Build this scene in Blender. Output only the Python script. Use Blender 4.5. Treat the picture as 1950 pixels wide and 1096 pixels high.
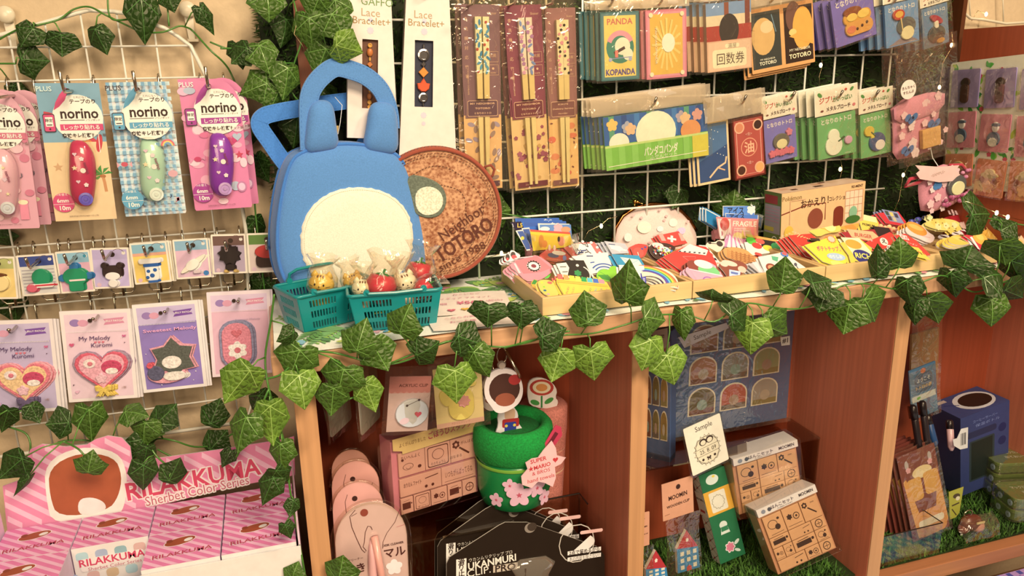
import bpy, math, random
from mathutils import Vector as V, Matrix
random.seed(7)
for _o in list(bpy.data.objects): bpy.data.objects.remove(_o)
SC = bpy.context.scene
COL = SC.collection
PI = math.pi

# ------------------------------------------------------------------ camera
CAM_F, YAW, PITCH, ROLL = 1462.87, 0.29843, 0.273528, -0.0225511
CAM_P = V((-0.40518, -0.98342, 0.03710))
_cy, _sy, _cp, _sp = math.cos(YAW), math.sin(YAW), math.cos(PITCH), math.sin(PITCH)
FWD = V((_sy*_cp, _cy*_cp, -_sp)); _r0 = V((_cy, -_sy, 0)); _u0 = _r0.cross(FWD)
RGT = _r0*math.cos(ROLL) + _u0*math.sin(ROLL); UPV = _u0*math.cos(ROLL) - _r0*math.sin(ROLL)
cd = bpy.data.cameras.new('camera'); cam = bpy.data.objects.new('camera', cd); COL.objects.link(cam)
cd.sensor_width = 36; cd.lens = CAM_F/1950*36; cd.clip_start = 0.02
cam.matrix_world = Matrix(((RGT.x, UPV.x, -FWD.x, CAM_P.x), (RGT.y, UPV.y, -FWD.y, CAM_P.y), (RGT.z, UPV.z, -FWD.z, CAM_P.z), (0, 0, 0, 1)))
SC.camera = cam

# ------------------------------------------------------------------ light and exposure
SC.view_settings.view_transform = 'Standard'; SC.view_settings.look = 'None'
SC.view_settings.gamma = 1; SC.view_settings.use_curve_mapping = False
SC.view_settings.exposure = -0.13
w = bpy.data.worlds.new('room_air'); SC.world = w; w.use_nodes = True
w.node_tree.nodes['Background'].inputs[0].default_value = (1.0, 0.70, 0.45, 1)
w.node_tree.nodes['Background'].inputs[1].default_value = 0.17
def lamp(name, loc, aim, size, power, col=(1.0, 0.725, 0.455), sizey=None, spread=None):
    l = bpy.data.lights.new(name, 'AREA'); l.energy = power; l.color = col; l.size = size
    if sizey: l.shape = 'RECTANGLE'; l.size_y = sizey
    if spread: l.spread = spread
    o = bpy.data.objects.new(name, l); COL.objects.link(o); o.location = loc
    o.rotation_euler = (V(aim)-V(loc)).to_track_quat('-Z', 'Y').to_euler()
    return o
lamp('ceiling_panel_light', (0.05, -1.65, 0.95), (-0.05, -0.1, -0.45), 0.75, 22, sizey=0.55, spread=2.0)
lamp('ceiling_spot_light', (0.48, -0.80, 0.95), (0.30, 0.0, -0.02), 0.12, 11)
lamp('left_fill_light', (-0.95, -1.9, 0.25), (-0.45, -0.1, -0.55), 0.7, 9.5, spread=2.2)  # added fill lamp out of view, brightens the lower left
try:
    SC.cycles.transparent_max_bounces = 32; SC.cycles.use_denoising = True; SC.cycles.max_bounces = 8
    SC.cycles.caustics_reflective = False; SC.cycles.caustics_refractive = False
except Exception: pass

# ------------------------------------------------------------------ pixels of the photograph to points of the room
def ray(x, y): return FWD + RGT*((x-975)/CAM_F) - UPV*((y-548)/CAM_F)
def PY(x, y, Y): d = ray(x, y); return CAM_P + d*((Y-CAM_P.y)/d.y)
def PZ(x, y, Z): d = ray(x, y); return CAM_P + d*((Z-CAM_P.z)/d.z)
def PX(x, y, X): d = ray(x, y); return CAM_P + d*((X-CAM_P.x)/d.x)
class Plane:
    def __init__(s, p, n): s.p = V(p); s.n = V(n).normalized()
    def at(s, x, y): d = ray(x, y); return CAM_P + d*((s.p-CAM_P).dot(s.n)/d.dot(s.n))
def wallpl(Y): return Plane((0, Y, 0), (0, -1, 0))
def lean(p, tilt, yaw=0):
    """a plane through p, leaning back by tilt degrees from upright and turned by yaw degrees"""
    t, a = math.radians(tilt), math.radians(yaw); n = V((0, -math.cos(t), math.sin(t)))
    return Plane(p, Matrix.Rotation(a, 3, 'Z') @ n)
class Frame:
    """a rectangle on a plane: origin lower left, x right, y up, z out of the plane"""
    def __init__(s, TL, TR, BL, pl):
        a, b, c = pl.at(*TL), pl.at(*TR), pl.at(*BL); s.n = pl.n
        up = (a-c); s.h = up.length; s.ey = up.normalized()
        ex = (b-a); ex -= s.ey*ex.dot(s.ey); s.w = ex.length; s.ex = ex.normalized()
        s.ez = s.ex.cross(s.ey); s.o = c
        s.M = Matrix(((s.ex.x, s.ey.x, s.ez.x, c.x), (s.ex.y, s.ey.y, s.ez.y, c.y), (s.ex.z, s.ey.z, s.ez.z, c.z), (0, 0, 0, 1)))
    def px(s, x, y):
        d = ray(x, y); p = CAM_P + d*((s.o-CAM_P).dot(s.ez)/d.dot(s.ez)) - s.o
        return (p.dot(s.ex), p.dot(s.ey))

# ------------------------------------------------------------------ materials
TINT = (1.0, 0.80, 0.60)
def lin(h, tint=True, top=.86):
    h = h.lstrip('#'); c = [int(h[i:i+2], 16)/255 for i in (0, 2, 4)]
    c = [x/12.92 if x <= .04045 else ((x+.055)/1.055)**2.4 for x in c]
    if tint: c = [min(top, v*.82/t) for v, t in zip(c, TINT)]
    return (*c, 1)
MATS = {}
def newmat(key):
    m = bpy.data.materials.new(key); m.use_nodes = True; MATS[key] = m
    nt = m.node_tree; return m, nt, nt.nodes['Principled BSDF']
def N(nt, kind, **kw):
    n = nt.nodes.new(kind)
    for k, v in kw.items():
        if k in n.inputs: n.inputs[k].default_value = v
        else: setattr(n, k, v)
    return n
def mat(col, kind='paper'):
    key = kind+'_'+col
    if key in MATS: return MATS[key]
    m, nt, b = newmat(key); L = nt.links.new
    base = lin(col, tint=kind not in ('metal',)); b.inputs['Base Color'].default_value = base
    tc = N(nt, 'ShaderNodeTexCoord')
    def vary(scale, lo, hi, vec=None, detail=2):
        nz = N(nt, 'ShaderNodeTexNoise', Scale=scale, Detail=detail); L(vec or tc.outputs['Object'], nz.inputs['Vector'])
        r = N(nt, 'ShaderNodeValToRGB'); r.color_ramp.elements[0].color = tuple(c*lo for c in base[:3])+(1,); r.color_ramp.elements[1].color = tuple(min(1, c*hi) for c in base[:3])+(1,)
        r.color_ramp.elements[0].position = .3; r.color_ramp.elements[1].position = .7
        L(nz.outputs['Fac'], r.inputs[0]); L(r.outputs[0], b.inputs['Base Color']); return nz
    def bump(nz, st, dist=.001):
        bp = N(nt, 'ShaderNodeBump', Strength=st, Distance=dist); L(nz.outputs[0], bp.inputs['Height']); L(bp.outputs[0], b.inputs['Normal'])
    if kind == 'paper': b.inputs['Roughness'].default_value = .55; vary(90, .96, 1.03)
    elif kind == 'gloss': b.inputs['Roughness'].default_value = .38; b.inputs['Specular IOR Level'].default_value = .3; vary(60, .97, 1.03)
    elif kind == 'plastic': b.inputs['Roughness'].default_value = .32; vary(40, .95, 1.04); b.inputs['Coat Weight'].default_value = .15
    elif kind == 'metal':
        b.inputs['Metallic'].default_value = 1; b.inputs['Roughness'].default_value = .2; vary(200, .9, 1.05)
    elif kind == 'fabric':
        b.inputs['Roughness'].default_value = .9; b.inputs['Sheen Weight'].default_value = .25
        nz = vary(700, .90, 1.07); bump(nz, .22, .0004)
    elif kind == 'felt':
        b.inputs['Roughness'].default_value = 1; nz = vary(420, .72, 1.25, detail=5); bump(nz, .7, .001)
    elif kind == 'wood' or kind == 'woodz' or kind == 'woody':
        mp = N(nt, 'ShaderNodeMapping'); s = {'wood': (4, 120, 120), 'woodz': (150, 150, 3), 'woody': (120, 4, 120)}[kind]
        mp.inputs['Scale'].default_value = s; L(tc.outputs['Object'], mp.inputs['Vector'])
        nz = vary(1.0, .86, 1.09, mp.outputs[0], 4); b.inputs['Roughness'].default_value = .42; bump(nz, .12, .0005)
    elif kind == 'wall':
        b.inputs['Roughness'].default_value = .9; nz = vary(160, .95, 1.03, detail=6); bump(nz, .35, .0015)
    elif kind == 'leaf':
        b.inputs['Roughness'].default_value = .42; b.inputs['Specular IOR Level'].default_value = .35
        vo = N(nt, 'ShaderNodeTexVoronoi', feature='DISTANCE_TO_EDGE', Scale=7.5); L(tc.outputs['Object'], vo.inputs['Vector'])
        n2 = N(nt, 'ShaderNodeTexNoise', Scale=2.2, Detail=3); L(tc.outputs['Object'], n2.inputs['Vector'])
        r = N(nt, 'ShaderNodeValToRGB'); e = r.color_ramp.elements
        e[0].position = 0; e[0].color = tuple(min(1, c*1.7+.010) for c in base[:3])+(1,); e[1].position = .05; e[1].color = base
        r2 = N(nt, 'ShaderNodeMixRGB', blend_type='MULTIPLY'); r2.inputs[0].default_value = 1
        rr = N(nt, 'ShaderNodeValToRGB'); rr.color_ramp.elements[0].position = .35; rr.color_ramp.elements[1].position = .7
        rr.color_ramp.elements[0].color = (.62, .66, .6, 1); rr.color_ramp.elements[1].color = (1.25, 1.2, 1.1, 1)
        L(n2.outputs['Fac'], rr.inputs[0]); L(vo.outputs['Distance'], r.inputs[0]); L(r.outputs[0], r2.inputs[1]); L(rr.outputs[0], r2.inputs[2]); L(r2.outputs[0], b.inputs['Base Color'])
        bp = N(nt, 'ShaderNodeBump', Strength=.3, Distance=.02); L(vo.outputs['Distance'], bp.inputs['Height']); L(bp.outputs[0], b.inputs['Normal'])
    elif kind == 'grass': b.inputs['Roughness'].default_value = .8; vary(30, .6, 1.3)
    elif kind == 'glow':
        b.inputs['Emission Color'].default_value = lin(col, False); b.inputs['Emission Strength'].default_value = 9
    return m
def film(key='clear_film', tint=(1, .97, .9), gloss=.10, rough=.10, wrinkle=.35, scale=45, haze=0.015):
    if key in MATS: return MATS[key]
    m, nt, b = newmat(key); nt.nodes.remove(b); L = nt.links.new
    out = nt.nodes['Material Output']; tr = N(nt, 'ShaderNodeBsdfTransparent'); tr.inputs[0].default_value = (*tint, 1)
    gl = N(nt, 'ShaderNodeBsdfGlossy', Roughness=rough); gl.inputs[0].default_value = (1, 1, 1, 1)
    lw = N(nt, 'ShaderNodeLayerWeight', Blend=.35); mr = N(nt, 'ShaderNodeMapRange')
    mr.inputs['To Min'].default_value = gloss*.45; mr.inputs['To Max'].default_value = min(1, gloss*6)
    tc = N(nt, 'ShaderNodeTexCoord'); nz = N(nt, 'ShaderNodeTexNoise', Scale=scale, Detail=2); nz.inputs['Distortion'].default_value = 1.2
    L(tc.outputs['Object'], nz.inputs['Vector']); bp = N(nt, 'ShaderNodeBump', Strength=wrinkle, Distance=.01)
    L(nz.outputs['Fac'], bp.inputs['Height']); L(bp.outputs[0], gl.inputs['Normal']); L(bp.outputs[0], lw.inputs['Normal'])
    L(lw.outputs['Facing'], mr.inputs['Value']); mx = N(nt, 'ShaderNodeMixShader')
    L(mr.outputs[0], mx.inputs[0]); L(tr.outputs[0], mx.inputs[1]); L(gl.outputs[0], mx.inputs[2]); 
    if haze:
        df = N(nt, 'ShaderNodeBsdfDiffuse'); df.inputs[0].default_value = (.85, .82, .76, 1); m2 = N(nt, 'ShaderNodeMixShader'); m2.inputs[0].default_value = haze
        L(mx.outputs[0], m2.inputs[1]); L(df.outputs[0], m2.inputs[2]); L(m2.outputs[0], out.inputs['Surface'])
    else: L(mx.outputs[0], out.inputs['Surface'])
    return m
FROST = film('frosted_film', gloss=.14, rough=.12, wrinkle=.8, scale=30, haze=.34)
FILM = film()
CLEAR = film('clear_plastic', (.97, .96, .92), .045, .05, .04, 6, 0.0)
TINTED = film('dark_acrylic', (.76, .68, .58), .08, .06, .02, 4, 0)
def M_(c):
    """colour spec: '#hex', 'kind:#hex' or a material"""
    if isinstance(c, bpy.types.Material): return c
    if ':' in c: k, h = c.split(':'); return mat(h, k)
    return mat(c)

# ------------------------------------------------------------------ text as flat geometry
_tc = bpy.data.curves.new('lettering', 'FONT'); _to = bpy.data.objects.new('lettering', _tc); _tc.resolution_u = 2
_tcache = {}
def glyphs(s, bold=False):
    k = (s, bold)
    if k not in _tcache:
        _tc.body = s; _tc.offset = .022 if bold else 0.0
        me = bpy.data.meshes.new_from_object(_to)
        vs = [(v.co.x, v.co.y) for v in me.vertices]; fs = [tuple(p.vertices) for p in me.polygons]
        bpy.data.meshes.remove(me)
        if not vs: vs, fs = [(0, 0), (.01, 0), (0, .01)], [(0, 1, 2)]
        x0, x1 = min(v[0] for v in vs), max(v[0] for v in vs); y0, y1 = min(v[1] for v in vs), max(v[1] for v in vs)
        _tcache[k] = (vs, fs, x0, x1, y0, y1)
    return _tcache[k]

# ------------------------------------------------------------------ mesh builder
class MB:
    def __init__(s): s.v, s.f, s.m, s.mats = [], [], [], []
    def mi(s, c):
        m = M_(c)
        if m not in s.mats: s.mats.append(m)
        return s.mats.index(m)
    def add(s, vs, fs, c):
        b = len(s.v); i = s.mi(c); s.v.extend(tuple(v) for v in vs)
        for f in fs: s.f.append(tuple(b+k for k in f)); s.m.append(i)
        return s
    def box(s, x0, y0, z0, x1, y1, z1, c):
        v = [(x, y, z) for z in (z0, z1) for y in (y0, y1) for x in (x0, x1)]
        return s.add(v, [(0, 2, 3, 1), (4, 5, 7, 6), (0, 1, 5, 4), (2, 6, 7, 3), (0, 4, 6, 2), (1, 3, 7, 5)], c)
    def flat(s, pts, z, c): return s.add([(x, y, z) for x, y in pts], [tuple(range(len(pts)))], c)
    def prism(s, pts, z0, z1, c, bev=0, side=None):
        n = len(pts); a = sum(pts[i][0]*pts[(i+1) % n][1]-pts[(i+1) % n][0]*pts[i][1] for i in range(n))
        if a < 0: pts = pts[::-1]
        q = lambda k: [(k+i) for i in range(n)]
        vs = [(x, y, z0) for x, y in pts]
        rings = [vs]
        if bev:
            cx, cy = sum(p[0] for p in pts)/n, sum(p[1] for p in pts)/n
            rings.append([(x, y, z1-bev) for x, y in pts])
            top = []
            for x, y in pts:
                d = math.hypot(x-cx, y-cy) or 1; k = max(0, 1-bev/d); top.append((cx+(x-cx)*k, cy+(y-cy)*k, z1))
            rings.append(top)
        else: rings.append([(x, y, z1) for x, y in pts])
        allv = [p for r in rings for p in r]; fs = []
        for k in range(len(rings)-1):
            for i in range(n): j = (i+1) % n; fs.append((k*n+i, k*n+j, (k+1)*n+j, (k+1)*n+i))
        s.add(allv, fs, side or c); b = (len(rings)-1)*n
        s.add(rings[-1], [tuple(range(n))], c); s.add(rings[0], [tuple(range(n))[::-1]], side or c)
        return s
    def tube(s, path, r, c, n=6, closed=False, r1=None):
        P = [V(p) for p in path]; k = len(P); vs, fs = [], []
        up = V((0, 0, 1)); prev = None
        for i in range(k):
            t = (P[(i+1) % k]-P[i-1] if closed else P[min(i+1, k-1)]-P[max(i-1, 0)])
            t = t.normalized() if t.length > 1e-9 else V((0, 0, 1))
            if prev is None: a = t.cross(V((.31, .77, .55))).normalized()
            else: a = (prev-t*prev.dot(t)); a = a.normalized() if a.length > 1e-6 else t.orthogonal().normalized()
            prev = a; b2 = t.cross(a); rr = r if r1 is None else r+(r1-r)*i/(k-1)
            for j in range(n):
                g = 2*PI*j/n; vs.append(P[i]+a*(rr*math.cos(g))+b2*(rr*math.sin(g)))
        for i in range(k if closed else k-1):
            for j in range(n):
                i2 = (i+1) % k; j2 = (j+1) % n; fs.append((i*n+j, i*n+j2, i2*n+j2, i2*n+j))
        if not closed: fs.append(tuple(range(n))[::-1]); fs.append(tuple((k-1)*n+j for j in range(n)))
        return s.add(vs, fs, c)
    def lathe(s, prof, c, n=24, ctr=(0, 0, 0), axis='z', sx=1, sy=1, cap=True):
        vs, fs = [], []
        for r, h in prof:
            for j in range(n):
                g = 2*PI*j/n; x, y = r*math.cos(g)*sx, r*math.sin(g)*sy
                p = (x, y, h) if axis == 'z' else ((x, h, y) if axis == 'y' else (h, x, y)); vs.append((p[0]+ctr[0], p[1]+ctr[1], p[2]+ctr[2]))
        for i in range(len(prof)-1):
            for j in range(n): j2 = (j+1) % n; fs.append((i*n+j, i*n+j2, (i+1)*n+j2, (i+1)*n+j))
        if cap: fs.append(tuple(range(n))[::-1]); fs.append(tuple((len(prof)-1)*n+j for j in range(n)))
        return s.add(vs, fs, c)
    def ball(s, ctr, rx, ry, rz, c, n=14, m=8):
        prof = [(math.sin(PI*(i+.02)/(m+.04)), -math.cos(PI*(i+.02)/(m+.04))) for i in range(m+1)]
        vs, fs = [], []
        for r, h in prof:
            for j in range(n): g = 2*PI*j/n; vs.append((ctr[0]+rx*r*math.cos(g), ctr[1]+ry*r*math.sin(g), ctr[2]+rz*h))
        for i in range(m):
            for j in range(n): j2 = (j+1) % n; fs.append((i*n+j, i*n+j2, (i+1)*n+j2, (i+1)*n+j))
        return s.add(vs, fs, c)
    def dome(s, pts, z0, hgt, c, rings=5):
        """a puffed cushion over an outline: bulges from z0 to z0+hgt"""
        n = len(pts); a = sum(pts[i][0]*pts[(i+1) % n][1]-pts[(i+1) % n][0]*pts[i][1] for i in range(n))
        if a < 0: pts = pts[::-1]
        cx, cy = sum(p[0] for p in pts)/n, sum(p[1] for p in pts)/n; vs, fs = [], []
        for k in range(rings+1):
            g = k/rings*PI/2; q = math.cos(g)**.8 if k < rings else 0.03; z = z0+hgt*math.sin(g)
            vs += [(cx+(x-cx)*q, cy+(y-cy)*q, z) for x, y in pts]
        for k in range(rings):
            for i in range(n): j = (i+1) % n; fs.append((k*n+i, k*n+j, (k+1)*n+j, (k+1)*n+i))
        fs.append(tuple(rings*n+i for i in range(n)))
        return s.add(vs, fs, c)
    def build(s, name, parent=None, smooth=False, M=None, bevel=0, kind=None):
        me = bpy.data.meshes.new(name); me.from_pydata(s.v, [], s.f)
        for m in s.mats: me.materials.append(m)
        me.polygons.foreach_set('material_index', s.m)
        if smooth: me.polygons.foreach_set('use_smooth', [True]*len(s.f))
        me.update(); o = bpy.data.objects.new(name, me); COL.objects.link(o)
        if parent is not None: o.parent = parent
        if M is not None: o.matrix_local = M
        if bevel:
            b = o.modifiers.new('bevel', 'BEVEL'); b.width = bevel; b.segments = 2; b.limit_method = 'ANGLE'
        if kind: o['kind'] = kind
        return o
def tag(o, label=None, cat=None, group=None, kind=None):
    if label: o['label'] = label
    if cat: o['category'] = cat
    if group: o['group'] = group
    if kind: o['kind'] = kind
    return o
def thing(name, label, cat, M=None, group=None):
    o = bpy.data.objects.new(name, None); COL.objects.link(o); o.empty_display_size = .02
    if M is not None: o.matrix_world = M
    return tag(o, label, cat, group)
def at(v): return Matrix.Translation(V(v))
KIDS = {}
def copy_tree(o, parent=None, M=None):
    c = o.copy(); COL.objects.link(c)
    if parent is not None: c.parent = parent
    if M is not None: c.matrix_world = M
    for ch in [x for x in ALLKIDS(o)]: copy_tree(ch, c)
    return c
def ALLKIDS(o): return [x for x in COL.objects if x.parent == o]
ORD = ['front', 'second', 'third', 'fourth', 'fifth', 'sixth', 'seventh', 'eighth']
def stack(root, n, d, what, kids=None):
    """n copies behind a thing, each shifted by d (in the thing's own frame)"""
    ks = ALLKIDS(root); g = 'stack of '+what; out = []
    root['group'] = g
    for i in range(1, n+1):
        M = root.matrix_world @ Matrix.Translation(V(d)*i + V((random.uniform(-.0006, .0006), random.uniform(-.0006, .0006), 0)))
        c = root.copy(); COL.objects.link(c); c.matrix_world = M
        for k in ks:
            if 'sleeve' in k.name and i > 2: continue
            q = k.copy(); COL.objects.link(q); q.parent = c
        c['label'] = f'{ORD[i]} from the front in the stack of {what}'; out.append(c)
    return out

# ------------------------------------------------------------------ outlines
def arc(cx, cy, r, a0, a1, n, ry=None):
    return [(cx+r*math.cos(math.radians(a0+(a1-a0)*i/n)), cy+(ry or r)*math.sin(math.radians(a0+(a1-a0)*i/n))) for i in range(n+1)]
def ell(cx, cy, rx, ry, n=20, rot=0):
    c, s_ = math.cos(math.radians(rot)), math.sin(math.radians(rot)); o = []
    for i in range(n):
        x, y = rx*math.cos(2*PI*i/n), ry*math.sin(2*PI*i/n); o.append((cx+x*c-y*s_, cy+x*s_+y*c))
    return o
def rrect(x0, y0, x1, y1, r, n=4):
    r = min(r, (x1-x0)/2-1e-6, (y1-y0)/2-1e-6)
    return arc(x1-r, y0+r, r, -90, 0, n)+arc(x1-r, y1-r, r, 0, 90, n)+arc(x0+r, y1-r, r, 90, 180, n)+arc(x0+r, y0+r, r, 180, 270, n)
def heart(cx, cy, s, n=28):
    return [(cx+s*.0625*16*math.sin(t)**3, cy+s*.0625*(13*math.cos(t)-5*math.cos(2*t)-2*math.cos(3*t)-math.cos(4*t))) for t in [2*PI*i/n for i in range(n)]]
def star(cx, cy, r, n=5, q=.45, rot=90):
    return [(cx+(r if i % 2 == 0 else r*q)*math.cos(math.radians(rot+180*i/n)), cy+(r if i % 2 == 0 else r*q)*math.sin(math.radians(rot+180*i/n))) for i in range(2*n)]
def flower(cx, cy, r, n=5, k=40, dep=.28, rot=90):
    return [(cx+r*(1-dep+dep*abs(math.cos(n/2*t)))*math.cos(t+math.radians(rot)), cy+r*(1-dep+dep*abs(math.cos(n/2*t)))*math.sin(t+math.radians(rot))) for t in [2*PI*i/k for i in range(k)]]
def bow(cx, cy, s):
    return [(cx+s*x, cy+s*y) for x, y in [(0, .12), (-.35, .42), (-.62, .32), (-.6, -.05), (-.3, -.12), (-.62, -.55), (-.4, -.5), (-.28, -.62), (0, -.12), (.28, -.62), (.4, -.5), (.62, -.55), (.3, -.12), (.6, -.05), (.62, .32), (.35, .42)]]
def strip(pts, wd):
    L, R = [], []
    for i in range(len(pts)):
        a, b = V((*pts[max(i-1, 0)], 0)), V((*pts[min(i+1, len(pts)-1)], 0)); t = (b-a).normalized(); nx, ny = -t.y*wd/2, t.x*wd/2
        L.append((pts[i][0]+nx, pts[i][1]+ny)); R.append((pts[i][0]-nx, pts[i][1]-ny))
    return L, R
STEP = 5e-5
def draw(mb, w, h, items, z0=6e-5, th=0):
    """flat print (or raised shapes when th>0) in a w x h rectangle; coordinates 0..1 from the top left, sizes in units of w"""
    z = z0
    for it in items:
        k = it[0]; X = lambda u: u*w; Y = lambda v: h-v*h
        zt = z0+th+(z-z0)*4
        put = (lambda p, c: mb.prism(p, z0, zt, c, bev=min(th*.4, .0008))) if th else (lambda p, c: mb.flat(ccw(p), z, c))
        if k == 'R': put([(X(it[1]), Y(it[4])), (X(it[3]), Y(it[4])), (X(it[3]), Y(it[2])), (X(it[1]), Y(it[2]))], it[5])
        elif k == 'RR': put(rrect(X(it[1]), Y(it[4]), X(it[3]), Y(it[2]), it[5]*w), it[6])
        elif k == 'E': put(ell(X(it[1]), Y(it[2]), it[3]*w, it[4]*w, 22, it[6] if len(it) > 6 else 0), it[5])
        elif k == 'P': put([(X(a), Y(b)) for a, b in it[1]], it[2])
        elif k == 'H': put(heart(X(it[1]), Y(it[2]), it[3]*w), it[4])
        elif k == 'F': put(flower(X(it[1]), Y(it[2]), it[3]*w, it[4]), it[5])
        elif k == 'S': put(star(X(it[1]), Y(it[2]), it[3]*w, it[4], it[6] if len(it) > 6 else .45), it[5])
        elif k == 'B': put(bow(X(it[1]), Y(it[2]), it[3]*w), it[4])
        elif k in 'LA':
            pts = [(X(a), Y(b)) for a, b in it[1]] if k == 'L' else arc(X(it[1]), Y(it[2]), it[3]*w, it[4], it[5], 14)
            wd, c = (it[2]*w, it[3]) if k == 'L' else (it[6]*w, it[7])
            A, B = strip(pts, wd)
            if th: mb.prism(A+B[::-1], z0, zt, c)
            else:
                n = len(A); mb.add([(x, y, z) for x, y in A+B], [(i, n+i, n+i+1, i+1) for i in range(n-1)], c)
        elif k == 'T':
            o = it[6] if len(it) > 6 else {}
            vs, fs, x0, x1, y0, y1 = glyphs(it[1], o.get('b', False)); s = it[4]*w; sx = s
            if 'w' in o: sx = o['w']*w/(x1-x0)
            al = o.get('al', 'c'); ax = {'c': (x0+x1)/2, 'l': x0, 'r': x1}[al]; ay = (y0+y1)/2; ro = math.radians(o.get('rot', 0)); c, sn = math.cos(ro), math.sin(ro); pv = []
            for x, y in vs:
                a, b = (x-ax)*sx, (y-ay)*s; pv.append((X(it[2])+a*c-b*sn, Y(it[3])+a*sn+b*c, z))
            mb.add(pv, fs, it[5])
        z += STEP
    return mb
def ccw(p):
    n = len(p); a = sum(p[i][0]*p[(i+1) % n][1]-p[(i+1) % n][0]*p[i][1] for i in range(n))
    return p if a > 0 else p[::-1]
def sheet(mb, x0, y0, x1, y1, z, c, nx=8, ny=8, amp=.0012, puff=0.0, seed=0):
    rg = random.Random(seed); vs, fs = [], []
    ph = [rg.uniform(0, 6.3) for _ in range(6)]
    for j in range(ny+1):
        for i in range(nx+1):
            u, v = i/nx, j/ny; q = amp*(math.sin(9*u+ph[0])*math.sin(7*v+ph[1])+.6*math.sin(17*u+5*v+ph[2]))
            q += puff*math.sin(PI*u)*math.sin(PI*v)
            vs.append((x0+(x1-x0)*u, y0+(y1-y0)*v, z+q))
    for j in range(ny):
        for i in range(nx): a = j*(nx+1)+i; fs.append((a, a+1, a+nx+2, a+nx+1))
    return mb.add(vs, fs, c)

def card(name, label, cat, TL, TR, BL, pl, col, items=(), thk=.0012, rad=.02, group=None, sleeve=None, raised=(), hole=None, outline=None, side=None, pname='card', film_m=None):
    """a printed card or flat pack: card + print (+ raised parts, hole, film sleeve) under one Empty"""
    F = Frame(TL, TR, BL, pl); root = thing(name, label, cat, F.M, group); root['w'] = F.w; root['h'] = F.h
    pts = [(u*F.w, F.h-v*F.h) for u, v in outline] if outline else rrect(0, 0, F.w, F.h, rad*F.w)
    MB().prism(pts, 0, thk, col, side=side).build(pname, root)
    it = list(items)
    if hole: it.append(('E', hole[0], hole[1], hole[2], hole[2], '#2a1408'))
    if it: draw(MB(), F.w, F.h, it, thk+6e-5).build('print', root)
    for i, (pn, its, th) in enumerate(raised):
        draw(MB(), F.w, F.h, its, thk+6e-5+len(it)*STEP, th).build(pn, root)
    if sleeve:
        x0, y0, x1, y1 = sleeve; mb = MB(); sheet(mb, x0*F.w, F.h-y1*F.h, x1*F.w, F.h-y0*F.h, thk+.0032, film_m or FILM, 10, 10, .0010, .0015, seed=hash(label) % 999 if 0 else len(label))
        mb.build('film_sleeve', root, smooth=True)
    return root
def diecut(name, label, cat, px, pl, col, items=(), thk=.0015, group=None, smoothn=0, side=None):
    """a flat cut-out whose outline is given by pixels on a plane; print coordinates in its bounding box"""
    P = [pl.at(*p) for p in px]; xs = [p[0] for p in px]; ys = [p[1] for p in px]
    F = Frame((min(xs), min(ys)), (max(xs), min(ys)), (min(xs), max(ys)), pl); root = thing(name, label, cat, F.M, group)
    pts = [((p-F.o).dot(F.ex), (p-F.o).dot(F.ey)) for p in P]
    for _ in range(smoothn):
        q = []
        for i in range(len(pts)):
            a, b = pts[i], pts[(i+1) % len(pts)]; q += [(a[0]*.75+b[0]*.25, a[1]*.75+b[1]*.25), (a[0]*.25+b[0]*.75, a[1]*.25+b[1]*.75)]
        pts = q
    x0, x1 = min(p[0] for p in pts), max(p[0] for p in pts); y0, y1 = min(p[1] for p in pts), max(p[1] for p in pts)
    M2 = F.M @ Matrix.Translation((x0, y0, 0)); root.matrix_world = M2; pts = [(x-x0, y-y0) for x, y in pts]
    MB().prism(pts, 0, thk, col, side=side).build('board', root)
    root['w'] = x1-x0; root['h'] = y1-y0
    if items: draw(MB(), x1-x0, y1-y0, items, thk+6e-5).build('print', root)
    return root

# ================================================================== SETTING
Zt, YF, ZB = -.237, -.205, -.70          # counter top, counter front, shelf floor
def struct(o): o['kind'] = 'structure'; return o
struct(MB().box(-1.6, .046, -1.3, 1.7, .075, 1.0, 'wall:#dcb98c').build('wall_back'))
struct(MB().box(-1.6, -1.2, -1.03, 1.7, .075, -1.0, 'woody:#8a5a3a').build('floor'))
struct(MB().box(1.35, -1.0, -1.0, 1.38, .046, 1.0, 'wall:#dcb98c').build('wall_right'))

# turf covered board behind the grid, with its blades
tb = thing('turf_board', 'dark green artificial turf panel behind the white wire grid', 'turf panel', at((0, 0, 0)))
MB().box(-.402, 0.0265, -.70, .632, .036, .40, 'grass:#16240a').build('board', tb)
def blades(n, boxf, ln, col, name, parent, wdt=.0011):
    rg = random.Random(n); mb = MB(); vs, fs, ms = [], [], []
    for i in range(n):
        p, d = boxf(rg); a = rg.uniform(0, 2*PI); l = ln*rg.uniform(.6, 1.25); s = V((math.cos(a), math.sin(a), .2*rg.uniform(-1, 1)))
        if abs(d.z) < .5: s = V((math.cos(a), 0, math.sin(a)))
        t = (d + s*rg.uniform(.3, 1.1)).normalized(); q = t.cross(d if abs(t.dot(d)) < .95 else V((1, .2, .3))).normalized()*wdt
        b = len(vs); m_ = p+t*l*.55; vs += [p-q, p+q, m_+q*.8, p+t*l-d*l*.12, m_-q*.8]; fs += [(b, b+1, b+2, b+4), (b+4, b+2, b+3)]; k = rg.choice((0, 0, 1, 2)); ms += [k, k]
    mb.v = [tuple(v) for v in vs]; mb.f = fs; mb.m = ms; mb.mats = [M_('grass:'+c) for c in col]
    return mb.build(name, parent, kind='stuff')
blades(16000, lambda r: (V((r.uniform(-.405, .634), .0255, r.uniform(-.225, .24))), V((0, -1, 0))), .011, ('#2c4a16', '#44641e', '#183008'), 'turf_blade', tb)
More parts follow.
